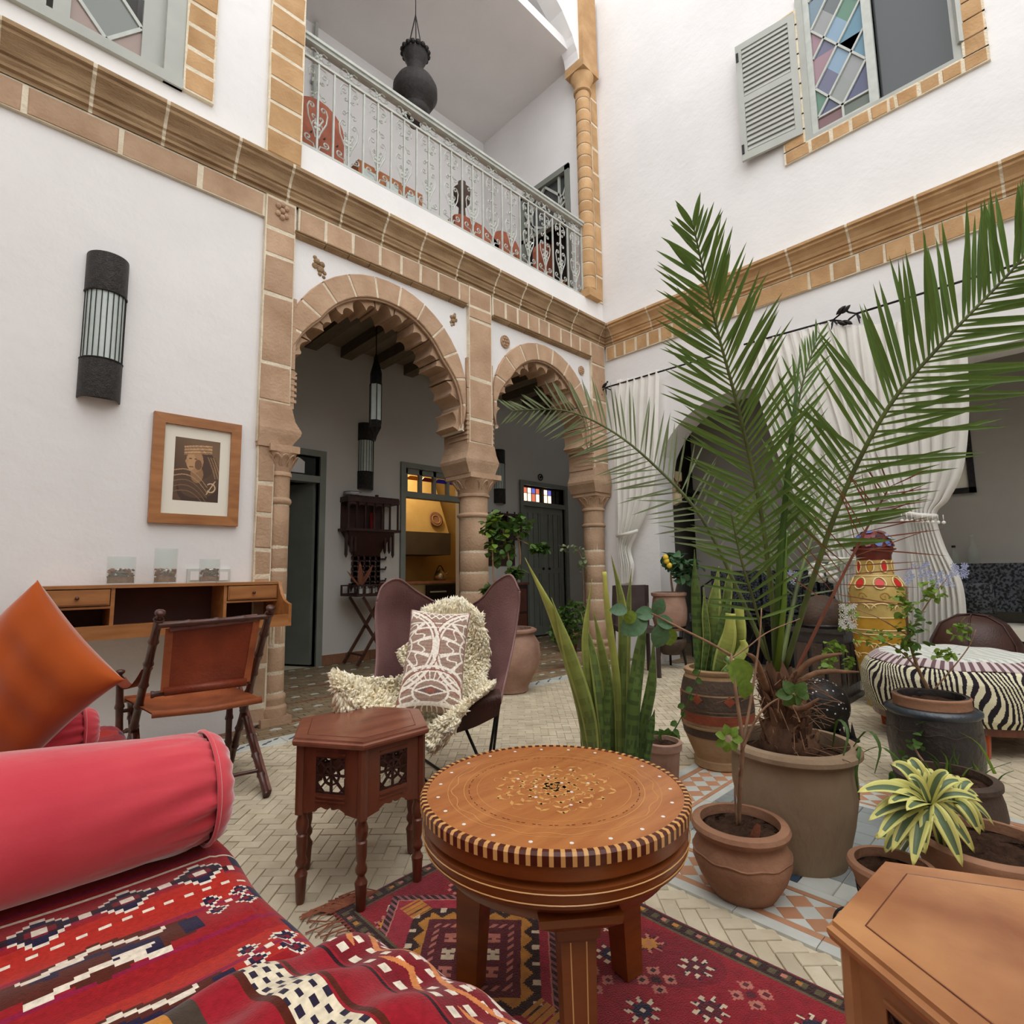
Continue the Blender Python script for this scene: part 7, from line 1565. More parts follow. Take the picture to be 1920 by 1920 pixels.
c1 = curtain('narrow white curtain tied back beside the corner column', [(1157, 712, 1236, 692), (1151, 790, 1234, 775), (1152, 880, 1230, 870), (1156, 950, 1216, 945), (1159, 1000, 1192, 1000), (1160, 1025, 1180, 1030), (1163, 1060, 1186, 1060), (1166, 1095, 1182, 1092)], 6, .018, 1)
c2 = curtain('wide white curtain sweeping down beside the palm, tied low', [(1405, 641, 1558, 601), (1418, 720, 1592, 700), (1448, 820, 1625, 800), (1488, 920, 1640, 910), (1530, 1010, 1640, 1000), (1556, 1050, 1625, 1050), (1566, 1110, 1618, 1110), (1578, 1200, 1618, 1200), (1592, 1305, 1622, 1305)], 9, .018, 2)
c3 = curtain('wide white curtain at right, tied back with tasselled fringe', [(1560, 612, 1806, 588), (1572, 700, 1812, 690), (1590, 800, 1813, 790), (1612, 880, 1802, 880), (1650, 930, 1776, 935), (1690, 968, 1752, 965), (1700, 1030, 1768, 1025), (1704, 1110, 1802, 1100), (1700, 1240, 1812, 1220)], 10, .020, 3)
for c_, a, b in ((c1, (1157, 1005, 0), (1196, 995, 0)), (c2, (1545, 1045, 0), (1630, 1050, 0)), (c3, (1688, 960, 0), (1756, 968, 0))):
    A_, B_ = onX(a[0], a[1], XC-.04), onX(b[0], b[1], XC-.04); MB().tube([A_, (A_+B_)/2+Vector((-.03, 0, -.01)), B_], .018, 8).build('tieback', 'muslin', c_, smooth=True)
mb = MB(); A_, B_ = onX(1690, 962, XC-.09), onX(1768, 965, XC-.09)
for i in range(9): p = A_.lerp(B_, i/8); mb.tube([p, p+Vector((0, 0, -.05))], .003, 4); mb.ball(p+Vector((0, 0, -.06)), .013, 6)
mb.build('tassel', 'muslin', c3, kind='stuff', smooth=True)
mb = MB(); rs = random.Random(4)
for i in range(26): p = onX(1545+rs.uniform(-24, 22), 1072+rs.uniform(-16, 16), XC-.10+rs.uniform(-.04, .04)); mb.ball(p, rs.uniform(.025, .045), 6, .8)
mb.build('bunched_cloth', 'muslin', c2, kind='stuff', smooth=True)
def rod(label, a, b, fin):
    t = thing('curtain_rod', label, 'rod', tuple(a)); MB().tube([a, b], .010, 8).build('rod', 'iron', t, smooth=True)
    for p, s in fin:
        mb = MB(); 
        for q in ((0, .11, .09), (0, .11, -.08), (0, -.02, -.10)): mb.tube([p, p+Vector((0, s*q[1]*.5, q[2]*.35)), p+Vector((-.01, s*q[1], q[2]))], [.007, .009, .004], 6)
        mb.build('branch_finial', 'iron', t, smooth=True)
        for sg in (1, -1): mb = MB(); mb.lathe([(.001, -.05), (.014, -.03), (.02, 0), (.012, .03), (.001, .045)], p+Vector((-.02, s*.07, sg*.06)), 8, rot=Matrix.Rotation(sg*.9, 3, 'X')); mb.build('iron_leaf', 'iron', t, smooth=True)
        MB().tube([p, p+Vector((XR-p.x, 0, 0))], .008, 6).build('bracket', 'iron', t)
pA, pB = onX(1135, 727, XC), onX(1335, 668, XC); rod('iron curtain rod above the arch with a small bird finial', pA, pB, [(pA, 1)])
bd = MB(); bd.lathe([(.001, -.05), (.014, -.03), (.02, 0), (.012, .03), (.001, .045)], pA+Vector((-.01, 0, .03)), 8, rot=Matrix.Rotation(1., 3, 'X')); bd.ball(pA+Vector((-.01, -.04, .06)), .012, 6); bd.build('bird', 'iron', None, True, org=tuple(pA)); tag(bpy.data.objects['bird'], 'tiny iron bird perched on the end of the left curtain rod', 'bird')
pC, pD = onX(1395, 646, XC), onX(1562, 600, XC); rod('iron rod of the middle curtain ending in leaf finial', pC, pD, [(pD, -1)])
pE, pF_ = onX(1606, 588, XC), onX(1925, 490, XC); rod('iron curtain rod at the right with leaf finial near the palm', pE, pF_, [(pE, 1)])
# salon behind the openings
t = thing('sofa', 'black patterned built-in sofa in the dark room at right', 'sofa', (6.2, .1, 0))
MB().box(5.95, 6.58, -1.6, .86, 0, .40).build('base', 'sofa_black', t); MB().box(5.93, 6.58, -1.6, .86, .40, .50).build('seat', 'mount_paper', t)
for i in range(4): MB().box(6.36, 6.58, -1.5+i*.6, -.93+i*.6, .60, 1.02).build('back_cushion', 'sofa_pattern', t)
for i in range(3): MB().lathe([(.001, -.06), (.16, -.04), (.2, 0), (.16, .04), (.001, .06)], (6.15, .66-i*.45, .72), 4, sx=1, sy=1, a0=PI/4, rot=Matrix.Rotation(1.25, 3, 'Y')).build('cushion', 'sofa_pattern', t, smooth=True)
t = thing('sofa', 'black patterned built-in sofa seen through the salon arch', 'sofa', (6.2, 2.4, 0))
MB().box(5.95, 6.58, 1.3, 3.2, 0, .40).build('base', 'sofa_black', t); MB().box(5.93, 6.58, 1.3, 3.2, .40, .5).build('seat', 'sofa_pattern', t)
for i in range(3): MB().box(6.36, 6.58, 1.35+i*.6, 1.92+i*.6, .52, .98).build('back_cushion', 'sofa_pattern', t)
t = thing('iron_table', 'black wrought iron table and scrolls in the salon arch', 'table', (5.85, 2.35, 0))
MB().lathe([(.001, .60), (.30, .60), (.30, .62), (.001, .62)], (5.75, 2.3, 0), 24).build('tabletop', 'iron', t)
for k in range(4):
    a = k*PI/2+.5; o = Vector((math.cos(a), math.sin(a), 0)); c = Vector((5.75, 2.3, 0)); MB().tube([c+o*.22+Vector((0, 0, .6)), c+o*.08+Vector((0, 0, .35)), c+o*.24+Vector((0, 0, .01))], .012, 6).build('leg', 'iron', t, smooth=True)
    MB().tube([c+o*(.14+.06*math.cos(q*.6))+Vector((0, 0, .2+.06*math.sin(q*.6))) for q in range(10)], .007, 5).build('scroll', 'iron', t, smooth=True)
for (cx, cy, lab) in ((5.72, 1.75, 'black iron chair with curved back right of the iron table'), (5.8, 2.85, 'black iron chair with curved back left of the iron table')):
    t = thing('iron_chair', lab, 'chair', (cx, cy, 0), 'iron chairs in the salon arch'); MB().lathe([(.001, .44), (.19, .44), (.2, .46), (.001, .47)], (cx, cy, 0), 18).build('seat', 'sofa_black', t)
    for k in range(4): a = k*PI/2+.8; MB().tube([(cx+.16*math.cos(a), cy+.16*math.sin(a), .44), (cx+.19*math.cos(a), cy+.19*math.sin(a), 0)], .010, 6).build('leg', 'iron', t)
    MB().tube([(cx+.1, cy-.17, .45), (cx+.13, cy-.18, .8), (cx+.14, cy, .92), (cx+.13, cy+.18, .8), (cx+.1, cy+.17, .45)], .010, 6).build('back_frame', 'iron', t, smooth=True)
    MB().tube([(cx+.13, cy-.17, .7), (cx+.14, cy, .6), (cx+.13, cy+.17, .7)], .008, 6).build('back_scroll', 'iron', t, smooth=True)
t = thing('framed_picture', 'large black framed picture on the dark room wall beside the right curtain', 'picture', (6.59, .9, 1.7)); ya, yb = .60, 1.25; za, zb = 1.68, 2.36
for q in ((ya, ya+.05, za, zb), (yb-.05, yb, za, zb), (ya, yb, za, za+.05), (ya, yb, zb-.05, zb)): MB().box(6.56, 6.6, q[0], q[1], q[2], q[3]).build('frame', 'iron', t)
MB().box(6.585, 6.6, ya+.05, yb-.05, za+.05, zb-.05).build('print', 'mount_paper', t); MB().tube([(6.583, .75, 1.8), (6.583, .85, 1.86), (6.583, .95, 1.82), (6.583, 1.1, 1.9)], .003, 4).build('drawn_line', 'iron', t)
for i, (y, h, lab, g) in enumerate(((.80, .15, 'small dark-capped bottle on the ledge behind the right curtain', 0), (.66, .24, 'tall clear glass bottle on the ledge beside the dark-capped bottle', 1))):
    t = thing('bottle', lab, 'bottle', (6.5, y, 1.02)); r = .035+.01*g; MB().lathe([(r, 0), (r, h*.55), (r*.35, h*.75), (r*.3, h), (r*.4, h)], (6.5, y, 1.021), 14, cap=True).build('body', 'glass', t, smooth=True); MB().lathe([(.016, h), (.016, h+.02)], (6.5, y, 1.021), 10, cap=True).build('cap', 'iron' if not g else 'glass', t)
MB().box(6.40, 6.6, .3, 1.3, 1.0, 1.02).build('ledge', 'plaster_inner', wr)
# hide lamp: cream patches with dark stitching on the salon wall
t = thing('wall_lamp', 'cream patchwork wall lamp just inside the salon arch', 'lamp', tuple(onX(1258, 915, 5.9))); c = onX(1258, 915, 5.9); mat('parchment', (232, 214, 176), (214, 190, 150), .7, 8)
for i, (du, dv) in enumerate(((-.08, .12), (.06, .16), (.14, .02), (-.02, .0), (.08, -.12), (-.07, -.14), (.16, .14))):
    n = 5; a0 = i; mb = MB(); mb.prism([(c.y+du*1.1+.075*math.cos(a0+k*2*PI/n), c.z+dv+.085*math.sin(a0+k*2*PI/n)) for k in range(n)], lambda u, v, d: (d, u, v), c.x-.04-.01*i % .03, c.x); mb.build('patch', 'parchment', t)
MB().tube([(c.x-.05, c.y-.15, c.z), (c.x-.05, c.y, c.z+.2), (c.x-.05, c.y+.15, c.z), (c.x-.05, c.y, c.z-.22)], .008, 5, closed=True).build('stitching', 'rachis_dead', t, smooth=True); MB().box(c.x, c.x+.7, c.y-.02, c.y+.02, c.z-.02, c.z+.02).build('bracket', 'iron', t)
# clay jar on iron stand
jc = (5.15, 3.0)
t = thing('jar_stand', 'black iron stand under the small clay jar beside the arch', 'stand', (jc[0], jc[1], 0))
for k in range(3): a = k*2*PI/3+.6; MB().tube([(jc[0]+.15*math.cos(a), jc[1]+.15*math.sin(a), .42), (jc[0]+.13*math.cos(a), jc[1]+.13*math.sin(a), .2), (jc[0]+.16*math.cos(a), jc[1]+.16*math.sin(a), 0)], .012, 6).build('leg', 'iron', t, smooth=True)
for z, r in ((.42, .155), (.22, .135)): MB().tube([(jc[0]+r*math.cos(q*PI/12), jc[1]+r*math.sin(q*PI/12), z) for q in range(24)], .010, 6, closed=True).build('ring', 'iron', t, smooth=True)
MB().lathe([(.09, .14), (.14, .20), (.16, .27), (.15, .30), (.13, .3)], (jc[0], jc[1], 0), 24).build('lower_bowl', 'clay_dark', t, smooth=True)
jp = pot('flower_pot', 'pinkish clay jar standing on the iron stand beside the arch', (jc[0], jc[1], .38), [(.12, 0), (.15, .03), (.175, .12), (.18, .22), (.165, .32), (.16, .345), (.18, .36), (.18, .385), (.165, .392)], 'terracotta_pink', .15, .34)
fc = thing('ficus', 'dark leafy plant with yellow flowers in the clay jar', 'plant', (jc[0], jc[1], .73)); stem(fc, [(1262, 1115, 5.6), (1258, 1080, 5.6), (1262, 1050, 5.6)], .012, .006); stem(fc, [(1266, 1115, 5.6), (1275, 1080, 5.6), (1290, 1055, 5.6)], .01, .005)
foliage(fc, [(1285, 1068, 5.6, 26, 22), (1262, 1050, 5.6, 16, 14)], 90, 'leaf_teal', .10, 12); mat('petal_yellow', (226, 190, 60), rough=.6)
mb = MB()
for q in ((1248, 1045), (1255, 1060), (1250, 1052)): mb.ball(atT(q[0], q[1], 5.5), .03, 6)
mb.build('blossom', 'petal_yellow', fc, kind='stuff', smooth=True)
# dark panel-back chair behind the snake plant
t = thing('side_chair', 'dark brown panel-backed chair standing by the left curtain', 'chair', (5.05, 3.42, 0)); mat('chair_brown', (70, 56, 52), (54, 42, 40), .5, 8)
cb = [atT(1152, 1098, 5.55), atT(1212, 1097, 5.55), atT(1214, 1180, 5.5), atT(1150, 1180, 5.5)]; mb = MB(); mb.loft([[tuple(p) for p in cb], [tuple(p+cF*.03) for p in cb]]); mb.build('back_panel', 'chair_brown', t)
S0 = [Vector((p.x, p.y, .46)) for p in (cb[3], cb[2])]; f_ = -Vector((cF.x, cF.y, 0)).normalized(); S1 = [p+f_*.38 for p in S0]; mb = MB(); mb.loft([[tuple(S0[0]), tuple(S0[1]), tuple(S1[1]), tuple(S1[0])], [tuple(q-Vector((0, 0, .05))) for q in (S0[0], S0[1], S1[1], S1[0])]]); mb.build('seat', 'chair_brown', t)
for q in S0+S1: MB().bar((q.x, q.y, .43), (q.x, q.y, 0), .03, .03).build('leg', 'chair_brown', t)
for q, z in ((S0[0], cb[0]), (S0[1], cb[1])): MB().bar((q.x, q.y, .4), tuple(z), .03, .03).build('back_post', 'chair_brown', t)
# carved pedestal with dark dome, black pierced ball, spiky iron
t = thing('pedestal', 'black carved wooden pedestal under a rough brown stone dome', 'pedestal', (4.85, 1.46, 0))
MB().box(4.68, 5.02, 1.28, 1.64, .04, .50).box(4.66, 5.04, 1.26, 1.66, 0, .04).box(4.66, 5.04, 1.26, 1.66, .50, .53).build('body', 'glaze_black', t)
for k in range(3): MB().box(4.655, 4.665, 1.31+k*.11, 1.39+k*.11, .12, .42).build('carved_panel', 'clay_dark', t); MB().box(4.69+k*.11, 4.77+k*.11, 1.265, 1.275, .12, .42).build('carved_panel', 'clay_dark', t)
t = thing('stone_dome', 'rough dark brown rounded stone on the black pedestal', 'stone', (4.85, 1.46, .53)); MB().lathe([(.15, 0), (.17, .06), (.16, .15), (.11, .22), (.04, .25), (.001, .255)], (4.85, 1.46, .53), 20, wob=.05).build('rock', 'clay_dark', t, smooth=True); MB().lathe([(.16, 0), (.172, .02), (.16, .03)], (4.85, 1.46, .53), 20).build('base_ring', 'glaze_black', t)
t = thing('pierced_ball_lamp', 'black pierced metal ball lamp on the floor behind the palm', 'lamp', (3.72, 1.17, 0))
MB().ball((3.72, 1.17, .17), .158, 18).build('ball', 'iron', t, smooth=True); MB().lathe([(.1, 0), (.11, .01), (.09, .03)], (3.72, 1.17, 0), 20).build('foot', 'iron', t)
rs = random.Random(2)
for i in range(60):
    a = rs.uniform(0, 2*PI); b = rs.uniform(-.2, 1.4); d = Vector((math.cos(a)*math.cos(b), math.sin(a)*math.cos(b), math.sin(b))); x = d.orthogonal().normalized()*.006; y = d.cross(x.normalized())*.006; p = Vector((3.72, 1.17, .17))+d*.159
    MB().add([p+x, p+y, p-x, p-y], [(0, 1, 2, 3)]).build('hole', 'petal_white', t) if d.dot(C0-p) > 0 else None
t = thing('spiky_ornament', 'black spiky metal leaf standing beside the pierced ball', 'ornament', tuple(onZ(1590, 1385)))
b0 = onZ(1590, 1388); up = Vector((0, 0, 1))
for dx, h in ((-.03, .10), (0, .18), (.03, .10)): MB().loft([[b0+cR*(dx-.022), b0+cR*(dx+.022), b0+cR*dx+cF*.02], [b0+cR*dx+up*h, b0+cR*(dx+.001)+up*h, b0+cR*dx+cF*.001+up*h]]).build('spike', 'iron', t)
MB().lathe([(.06, 0), (.06, .01), (.001, .012)], tuple(b0), 14).build('foot', 'iron', t)
# round leather back behind the vase
t = thing('leather_pouf', 'dark brown rounded leather pouf behind the painted vase', 'pouf', (4.97, .55, 0)); MB().lathe([(.22, 0), (.25, .08), (.26, .3), (.25, .48), (.19, .60), (.10, .65), (.001, .66)], (4.97, .55, 0), 28).build('body', 'leather_brown', t, smooth=True)
for k in range(6): a = k*PI/3; MB().tube([(4.97+r*math.cos(a), .55+r*math.sin(a), z) for r, z in ((.225, .0), (.262, .3), (.252, .48), (.19, .605), (.10, .655), (.01, .665))], .006, 5).build('seam', 'leather_brown', t, smooth=True)
# painted vase with domed lid
vx = onZ(1655, 1240); k = 4.76/vx.x; vx = Vector((vx.x*k, vx.y*k, 0)); T_v = (vx-C0).dot(cF); sc_v = T_v/CF
zv = lambda py: atT(1652, py, T_v).z
t = thing('painted_vase', 'tall ochre painted vase with red medallions and mosaic dome lid', 'vase', (vx.x, vx.y, 0))
mat('vase_ochre', (190, 164, 96), (168, 138, 74), .45, 12, .2, 60); mat('vase_gold', (196, 150, 50), (172, 124, 36), .4, 12); mat('vase_cream', (232, 206, 150), rough=.4); mat('vase_red', (200, 40, 34), rough=.4); mat('vase_neck', (112, 44, 32), (90, 32, 26), .35, 10)
R = 46*sc_v; Rn = 30*sc_v; cv = (vx.x, vx.y, 0)
VP = [(R*.62, 0), (R*.68, .03), (R*.85, zv(1260)), (R*.93, zv(1220)), (R*.97, zv(1180)), (R*1.0, zv(1140)), (R*.99, zv(1110)), (R*.93, zv(1095)), (R*.78, zv(1084)), (Rn, zv(1076)), (Rn*.95, zv(1060)), (Rn*.95, zv(1050))]
MB().lathe(VP, cv, 40).build('body', 'vase_ochre', t, smooth=True)
MB().lathe([(Rn*.95, zv(1050)), (Rn*.97, zv(1040)), (Rn*1.1, zv(1032)), (Rn*1.25, zv(1030)), (Rn*1.25, zv(1028)), (Rn, zv(1028))], cv, 32).build('neck', 'vase_neck', t, smooth=True)
rad = lambda z: np.interp(z, [q[1] for q in VP], [q[0] for q in VP])
for za, zb, m_ in ((zv(1178), zv(1158), 'vase_gold'), (zv(1240), zv(1190), 'vase_gold')): MB().lathe([(rad(za)+.002, za), (rad((za+zb)/2)+.002, (za+zb)/2), (rad(zb)+.002, zb)], cv, 40).build('painted_band', m_, t, smooth=True)
for z in (zv(1157), zv(1180), zv(1188), zv(1080)): MB().tube([(cv[0]+(rad(z)+.003)*math.cos(q*PI/20), cv[1]+(rad(z)+.003)*math.sin(q*PI/20), z) for q in range(40)], .004, 5, closed=True).build('painted_line', 'vase_cream', t, smooth=True)
def onvase(a, z, e=.003): r = float(rad(z))+e; return (cv[0]+r*math.cos(a), cv[1]+r*math.sin(a), z)
n = 8; az = math.radians(-137)
for k in range(n):
    a = az+(k+.5)*2*PI/n
    zc = zv(1093); MB().add([onvase(a+.17*math.cos(q*PI/6)*1.0, zc+.03*math.sin(q*PI/6), .006) for q in range(12)], [tuple(range(12))]).build('medallion', 'vase_red', t); MB().tube([onvase(a+.24*math.cos(q*PI/6), zc+.042*math.sin(q*PI/6), .006) for q in range(12)], .005, 5, closed=True).build('medallion_ring', 'vase_cream', t, smooth=True)
    zc = zv(1062); MB().tube([onvase(a+.22*math.cos(q*PI/6)+.4, zc+.045*math.sin(q*PI/6), .004) for q in range(12)], .005, 5, closed=True).build('medallion_ring', 'vase_cream', t, smooth=True)
    MB().add([onvase(a+.15*math.cos(q*PI/6)+.4, zc+.034*math.sin(q*PI/6), .005) for q in range(12)], [tuple(range(12))]).build('medallion', 'vase_red' if k % 2 else 'vase_gold', t)
    for zc, h in ((zv(1142), .045), (zv(1215), .05), (zv(1235), .045)):
        MB().tube([onvase(a+.36*math.cos(q*PI/8), zc+h*math.sin(q*PI/8), .004) for q in range(9)], .0045, 5).build('painted_scallop', 'vase_cream', t, smooth=True); MB().tube([onvase(a+.2*math.cos(q*PI/8)+.38, zc+.012+h*.6*math.sin(q*PI/8), .004) for q in range(9)], .0035, 5).build('painted_scallop', 'vase_cream', t, smooth=True)
    MB().tube([onvase(a+.2*math.cos(q*.7)*(1-q/12)+.1, zv(1118)+.035*math.sin(q*.7)*(1-q/12), .003) for q in range(11)], .0025, 4).build('painted_scroll', 'vase_gold', t, smooth=True)
Rl = 33*sc_v; zl = zv(1028); lid = MB().lathe([(Rl, 0), (Rl, .03), (Rl*.92, .075), (Rl*.7, .11), (Rl*.35, .13), (.001, .135)], (cv[0], cv[1], zl), 24).build('lid', 'vase_neck', t, smooth=True)
for k in range(9): mat('mosaic_%d' % k, [(40, 60, 120), (150, 30, 50), (70, 90, 150), (110, 24, 40), (150, 160, 190), (36, 44, 90), (130, 40, 60), (90, 110, 170), (60, 50, 60)][k], rough=.15)
for rr_, zz_, n_ in ((.99, .035, 12), (.88, .085, 10), (.58, .122, 6)):
    for k in range(n_):
        a = (k+.5*(n_ % 4))*2*PI/n_; c = Vector((cv[0]+Rl*rr_*math.cos(a), cv[1]+Rl*rr_*math.sin(a), zl+zz_)); nrm = (c-Vector((cv[0], cv[1], zl-.02))).normalized(); x = nrm.orthogonal().normalized(); y = nrm.cross(x); r = .026
        MB().add([c+nrm*.004+(x*math.cos(q*PI/3)+y*math.sin(q*PI/3))*r for q in range(6)], [tuple(range(6))]).build('mosaic_piece', 'mosaic_%d' % ((k*5+n_) % 9), lid)
# zebra ottoman with pale striped cloth
oc = (4.18, .575); t = thing('ottoman', 'round zebra-print ottoman with wooden legs', 'ottoman', (oc[0], oc[1], 0)); mat('zebra', (0, 0, 0), rough=.9, attr='weave')
nu, nv = 1000, 90; R = .50; prof = np.array([(.43, .16), (.455, .20), (.47, .30), (.465, .38), (.44, .43), (.38, .465), (.30, .48)]); sN = np.linspace(0, 1, len(prof))
vv = np.linspace(0, 1, nv+1); rr = np.interp(vv, sN, prof[:, 0]); zz_ = np.interp(vv, sN, prof[:, 1]); aa = np.linspace(0, 2*PI, nu+1)
P = np.stack([oc[0]+rr[:, None]*np.cos(aa)[None], oc[1]+rr[:, None]*np.sin(aa)[None], np.repeat(zz_[:, None], nu+1, 1)], -1)
A_, V_ = np.meshgrid((np.arange(nu)+.5)/nu*2*PI, (np.arange(nv)+.5)/nv); st = np.sin(A_*104+14*V_+4.6*np.sin(A_*11+V_*5)+2.4*np.sin(V_*11+A_*7)); C = np.zeros((nv, nu, 3)); C[:] = lc((224, 218, 186)); C[st > .05] = lc((34, 26, 34)); cloth('zebra_cover', P, C, 'zebra', t)
MB().lathe([(.30, .48), (.15, .487), (.001, .49)], (oc[0], oc[1], 0), 40).build('top', 'tile_white', t, smooth=True); MB().lathe([(.42, .12), (.42, .17)], (oc[0], oc[1], 0), 40, cap=True).build('base', 'wood_red', t)
for k in range(6): a = k*PI/3+.4; MB().lathe([(.02, 0), (.026, .06), (.03, .13)], (oc[0]+.38*math.cos(a), oc[1]+.38*math.sin(a), 0), 8, cap=True).build('leg', 'velvet_orange', t)
mat('cloth_pale', (0, 0, 0), rough=.9, attr='weave'); nu, nv = 260, 100
vv = np.linspace(0, 1, nv+1); rr = vv*.42; zz_ = .498+.0*vv-.05*np.clip((vv-.72)/.28, 0, 1)**2; aa = np.linspace(0, 2*PI, nu+1)
P = np.stack([oc[0]+rr[:, None]*np.cos(aa)[None], oc[1]+rr[:, None]*np.sin(aa)[None], np.repeat(zz_[:, None], nu+1, 1)+.004*np.sin(aa*9)[None]*vv[:, None]], -1)
A_, V_ = np.meshgrid((np.arange(nu)+.5)/nu*2*PI, (np.arange(nv)+.5)/nv); C = np.zeros((nv, nu, 3)); C[:] = lc((214, 212, 204)); yy = V_*np.sin(A_-.76); C[np.sin(yy*60) > .35] = lc((178, 186, 176)); C[(V_ > .86)] = lc((206, 192, 190)); C[(V_ > .86) & (np.sin(A_*60) > .2)] = lc((110, 84, 88))
cl2 = cloth('table_cloth', P, C, 'cloth_pale', None, back=P-np.array([0, 0, .004]), org=(oc[0], oc[1], .508)); tag(cl2, 'pale striped fringed cloth spread on the zebra ottoman', 'cloth')
# small dark chest in the gallery and a second carved shelf behind the shrub
t = thing('chest', 'small dark red wooden cabinet against the gallery wall', 'cabinet', (5.55, 5.7, 0)); MB().box(5.30, 5.72, 5.62, 5.88, 0, .82).build('body', 'wood_carved', t); MB().box(5.28, 5.74, 5.60, 5.89, .82, .85).build('top', 'wood_red', t)
for z in (.08, .44): MB().box(5.34, 5.68, 5.61, 5.62, z, z+.32).build('door_panel', 'wood_red', t)
t = thing('wall_shelf', 'dark red carved wall shelf behind the trained shrub', 'shelf', (5.45, YB, 1.2)); MB().box(5.15, 5.75, YB-.18, YB-.01, 1.82, 1.86).box(5.15, 5.75, YB-.18, YB-.01, 1.48, 1.51).build('shelf_board', 'wood_carved', t); MB().box(5.16, 5.74, YB-.02, YB-.004, 1.1, 1.86).build('back_panel', 'wood_carved', t)
for x in (5.16, 5.3, 5.45, 5.6, 5.73): MB().box(x, x+.02, YB-.17, YB-.15, 1.51, 1.82).build('spindle', 'wood_carved', t); MB().lathe([(.001, 1.9), (.014, 1.88), (.012, 1.86)], (x+.01, YB-.16, 0), 8).build('finial', 'wood_carved', t)
# ================================================================ UPPER LOGGIA FURNITURE
uy = 4.7; hz = lambda px_, py_, y: onY(px_, py_, y)
p = hz(779, 90, 4.45); zf = lambda py: hz(779, py, 4.45).z; cx, cy = p.x, 4.45; s_ = (Vector((cx, cy, zf(150)))-C0).dot(cF)/CF
t = thing('hanging_urn', 'dark bulbous metal urn hanging by wires above the balcony', 'urn', (cx, cy, zf(240)))
MB().lathe([(.001, zf(240)), (10*s_, zf(236)), (15*s_, zf(226)), (24*s_, zf(216)), (27*s_, zf(208)), (22*s_, zf(202)), (33*s_, zf(195)), (41*s_, zf(182)), (41*s_, zf(168)), (34*s_, zf(155)), (22*s_, zf(146)), (19*s_, zf(143)), (16*s_, zf(138)), (15*s_, zf(122)), (20*s_, zf(114)), (24*s_, zf(104)), (20*s_, zf(104)), (15*s_, zf(118))], (cx, cy, 0), 32).build('body', 'iron_hammered', t, smooth=True)
for k in range(16): a = k*PI/8; MB().ball((cx+24*s_*math.cos(a), cy+24*s_*math.sin(a), zf(100)), .028, 6).build('crown_tip', 'iron', t)
for k in range(3): a = k*2.09; MB().tube([(cx+20*s_*math.cos(a), cy+20*s_*math.sin(a), zf(104)), (cx, cy, zf(28))], .007, 4).build('wire', 'iron', t)
MB().tube([(cx, cy, zf(30)), (cx, cy, 7.72)], .006, 4).build('hook', 'iron', t)
mat('loggia_red', (166, 98, 72), (140, 74, 54), .8, 8); mat('loggia_orange', (172, 108, 62), (146, 84, 44), .6, 8)
q = onY(594, 250, 4.7); t = thing('armchair', 'orange armchair with rounded star-patterned back behind the railing', 'armchair', (q.x, 4.7, 4.12)); zt2 = onY(590, 190, 4.7).z
mb = MB(); mb.prism([(q.x-.26, 4.4), (q.x+.26, 4.4)]+[(q.x+.26*math.cos(a*PI/10), zt2-.26+.26*math.sin(a*PI/10)) for a in range(11)], lambda u, v, d: (u, d, v), 4.66, 4.76); mb.build('backrest', 'loggia_red', t)
MB().box(q.x-.28, q.x+.28, 4.3, 4.7, 4.12, 4.5).build('seat', 'loggia_red', t)
for i in range(16): x, z = q.x-.2+(i % 4)*.13, 4.65+(i//4)*.17; MB().prism([(x+.02*math.cos(k*PI/2.5)*(1 if k % 2 else .4), z+.02*math.sin(k*PI/2.5)*(1 if k % 2 else .4)) for k in range(5)], lambda u, v, d: (u, d, v), 4.655, 4.66).build('star', 'iron', t)
q0, q1 = onY(672, 298, 5.0), onY(792, 345, 5.0); t = thing('glazed_cabinet', 'orange wooden glazed cabinet behind the middle of the railing', 'cabinet', (q0.x, 5.0, 4.12)); zc = q0.z
MB().box(q0.x, q1.x, 5.0, 5.35, 4.12, zc).build('body', 'loggia_orange', t)
for i in range(3): w_ = (q1.x-q0.x)/3; MB().box(q0.x+i*w_+.06, q0.x+(i+1)*w_-.06, 4.985, 5.0, zc-.45, zc-.08).build('glass_pane', 'frost', t); MB().box(q0.x+i*w_+.05, q0.x+(i+1)*w_-.05, 4.98, 4.995, 4.2, zc-.52).build('door_panel', 'loggia_red', t)
q = onY(866, 350, 4.9); t = thing('statue', 'slim grey brown figurine lamp standing behind the railing', 'lamp', (q.x, 4.9, 4.7)); zt2 = onY(863, 338, 4.9).z
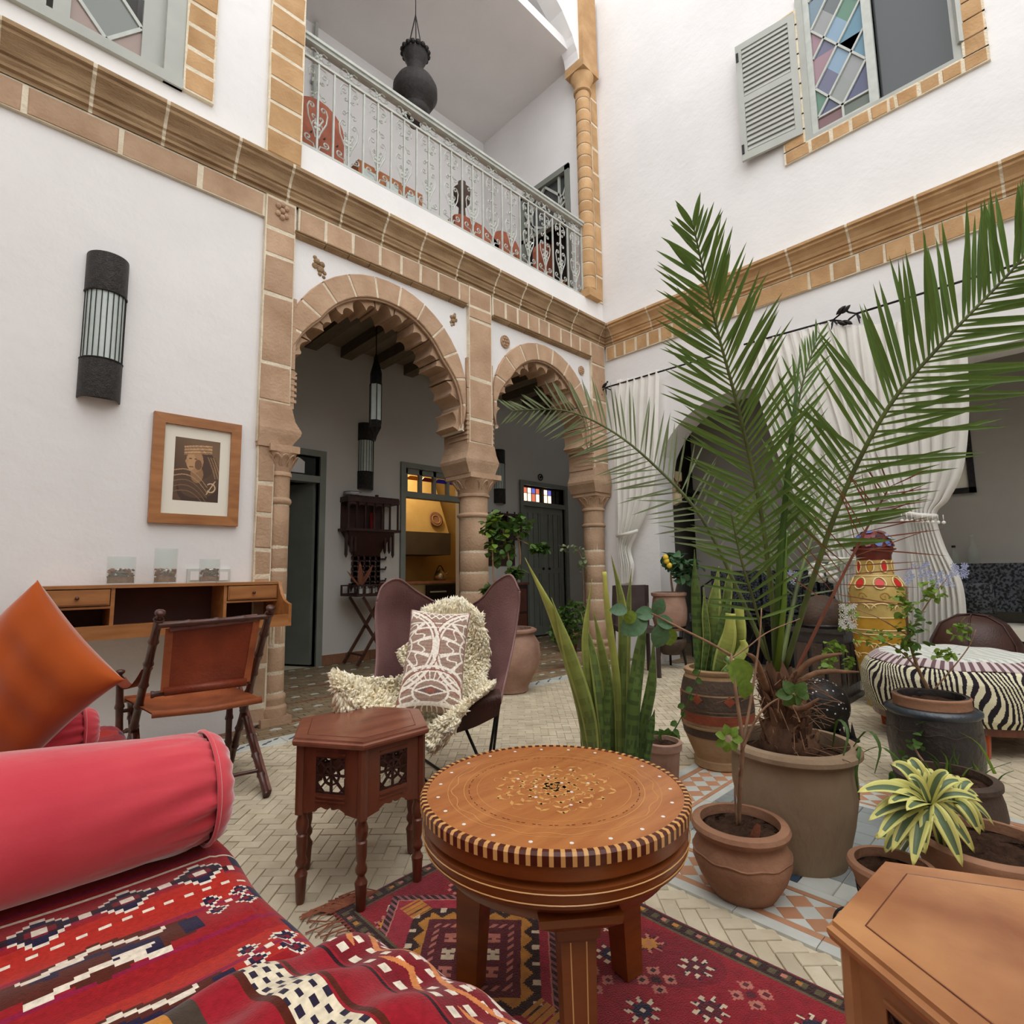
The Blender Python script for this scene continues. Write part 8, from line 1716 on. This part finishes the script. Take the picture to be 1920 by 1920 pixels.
MB().lathe([(.10, zt2-.55), (.05, zt2-.5), (.04, zt2-.35), (.10, zt2-.28), (.11, zt2-.12), (.05, zt2-.06), (.05, zt2-.02), (.001, zt2)], (q.x, 4.9, 0), 14, cap=True).build('body', 'clay_dark', t, smooth=True); MB().lathe([(.12, zt2-.6), (.12, zt2-.55)], (q.x, 4.9, 0), 14, cap=True).build('foot', 'clay_dark', t)
z_ = zt2-.6; t = thing('chest', 'reddish orange chest with sloping lid behind the railing', 'chest', (q.x, 4.9, 4.12)); MB().prism([(q.x-.25, 4.12), (q.x+.45, 4.12), (q.x+.45, z_-.12), (q.x+.2, z_), (q.x-.15, z_), (q.x-.25, z_-.05)], lambda u, v, d: (u, d, v), 4.72, 5.1).build('body', 'loggia_red', t); MB().box(q.x-.15, q.x+.35, 4.71, 4.72, 4.2, z_-.2).build('front_panel', 'loggia_orange', t)
for i, (x, y, lab) in enumerate(((975, 450, 'red low sofa seat seen through the right part of the railing'), (1055, 470, 'pink patterned armchair seen at the right end of the railing'))):
    q = onY(x, y, 4.5); t = thing('armchair', lab, 'armchair', (q.x, 4.5, 4.12)); MB().box(q.x-.28, q.x+.25, 4.3, 4.8, 4.12, 4.55).build('seat', 'loggia_red', t)
    mb = MB(); mb.prism([(q.x-.26, 4.5), (q.x+.22, 4.5)]+[(q.x-.02+.24*math.cos(a*PI/8), q.z+.0+.2*math.sin(a*PI/8)) for a in range(9)], lambda u, v, d: (u, d, v), 4.72, 4.82); mb.build('backrest', 'loggia_red', t); MB().box(q.x-.26, q.x-.20, 4.3, 4.8, 4.55, 4.75).build('armrest', 'loggia_orange', t)

t = thing('dried_leaves', 'three long dark dried leaves standing at the left of the folding tray', 'plant', (3.02, 5.6, .776))
MB().lathe([(.035, 0), (.045, .05), (.03, .09)], (3.02, 5.6, .776), 12, cap=True).build('holder', 'glass_dark', t, smooth=True)
for dx, dz, w_ in ((-.18, .18, .012), (-.02, .27, .03), (.13, .24, .024)): inst(OV['leaf_dead'], 'leaf', t, dirM((3.02, 5.6, .86), (dx, -.05, dz), (0, -1, .2), math.hypot(dx, dz)*1.05, w_*2.4))
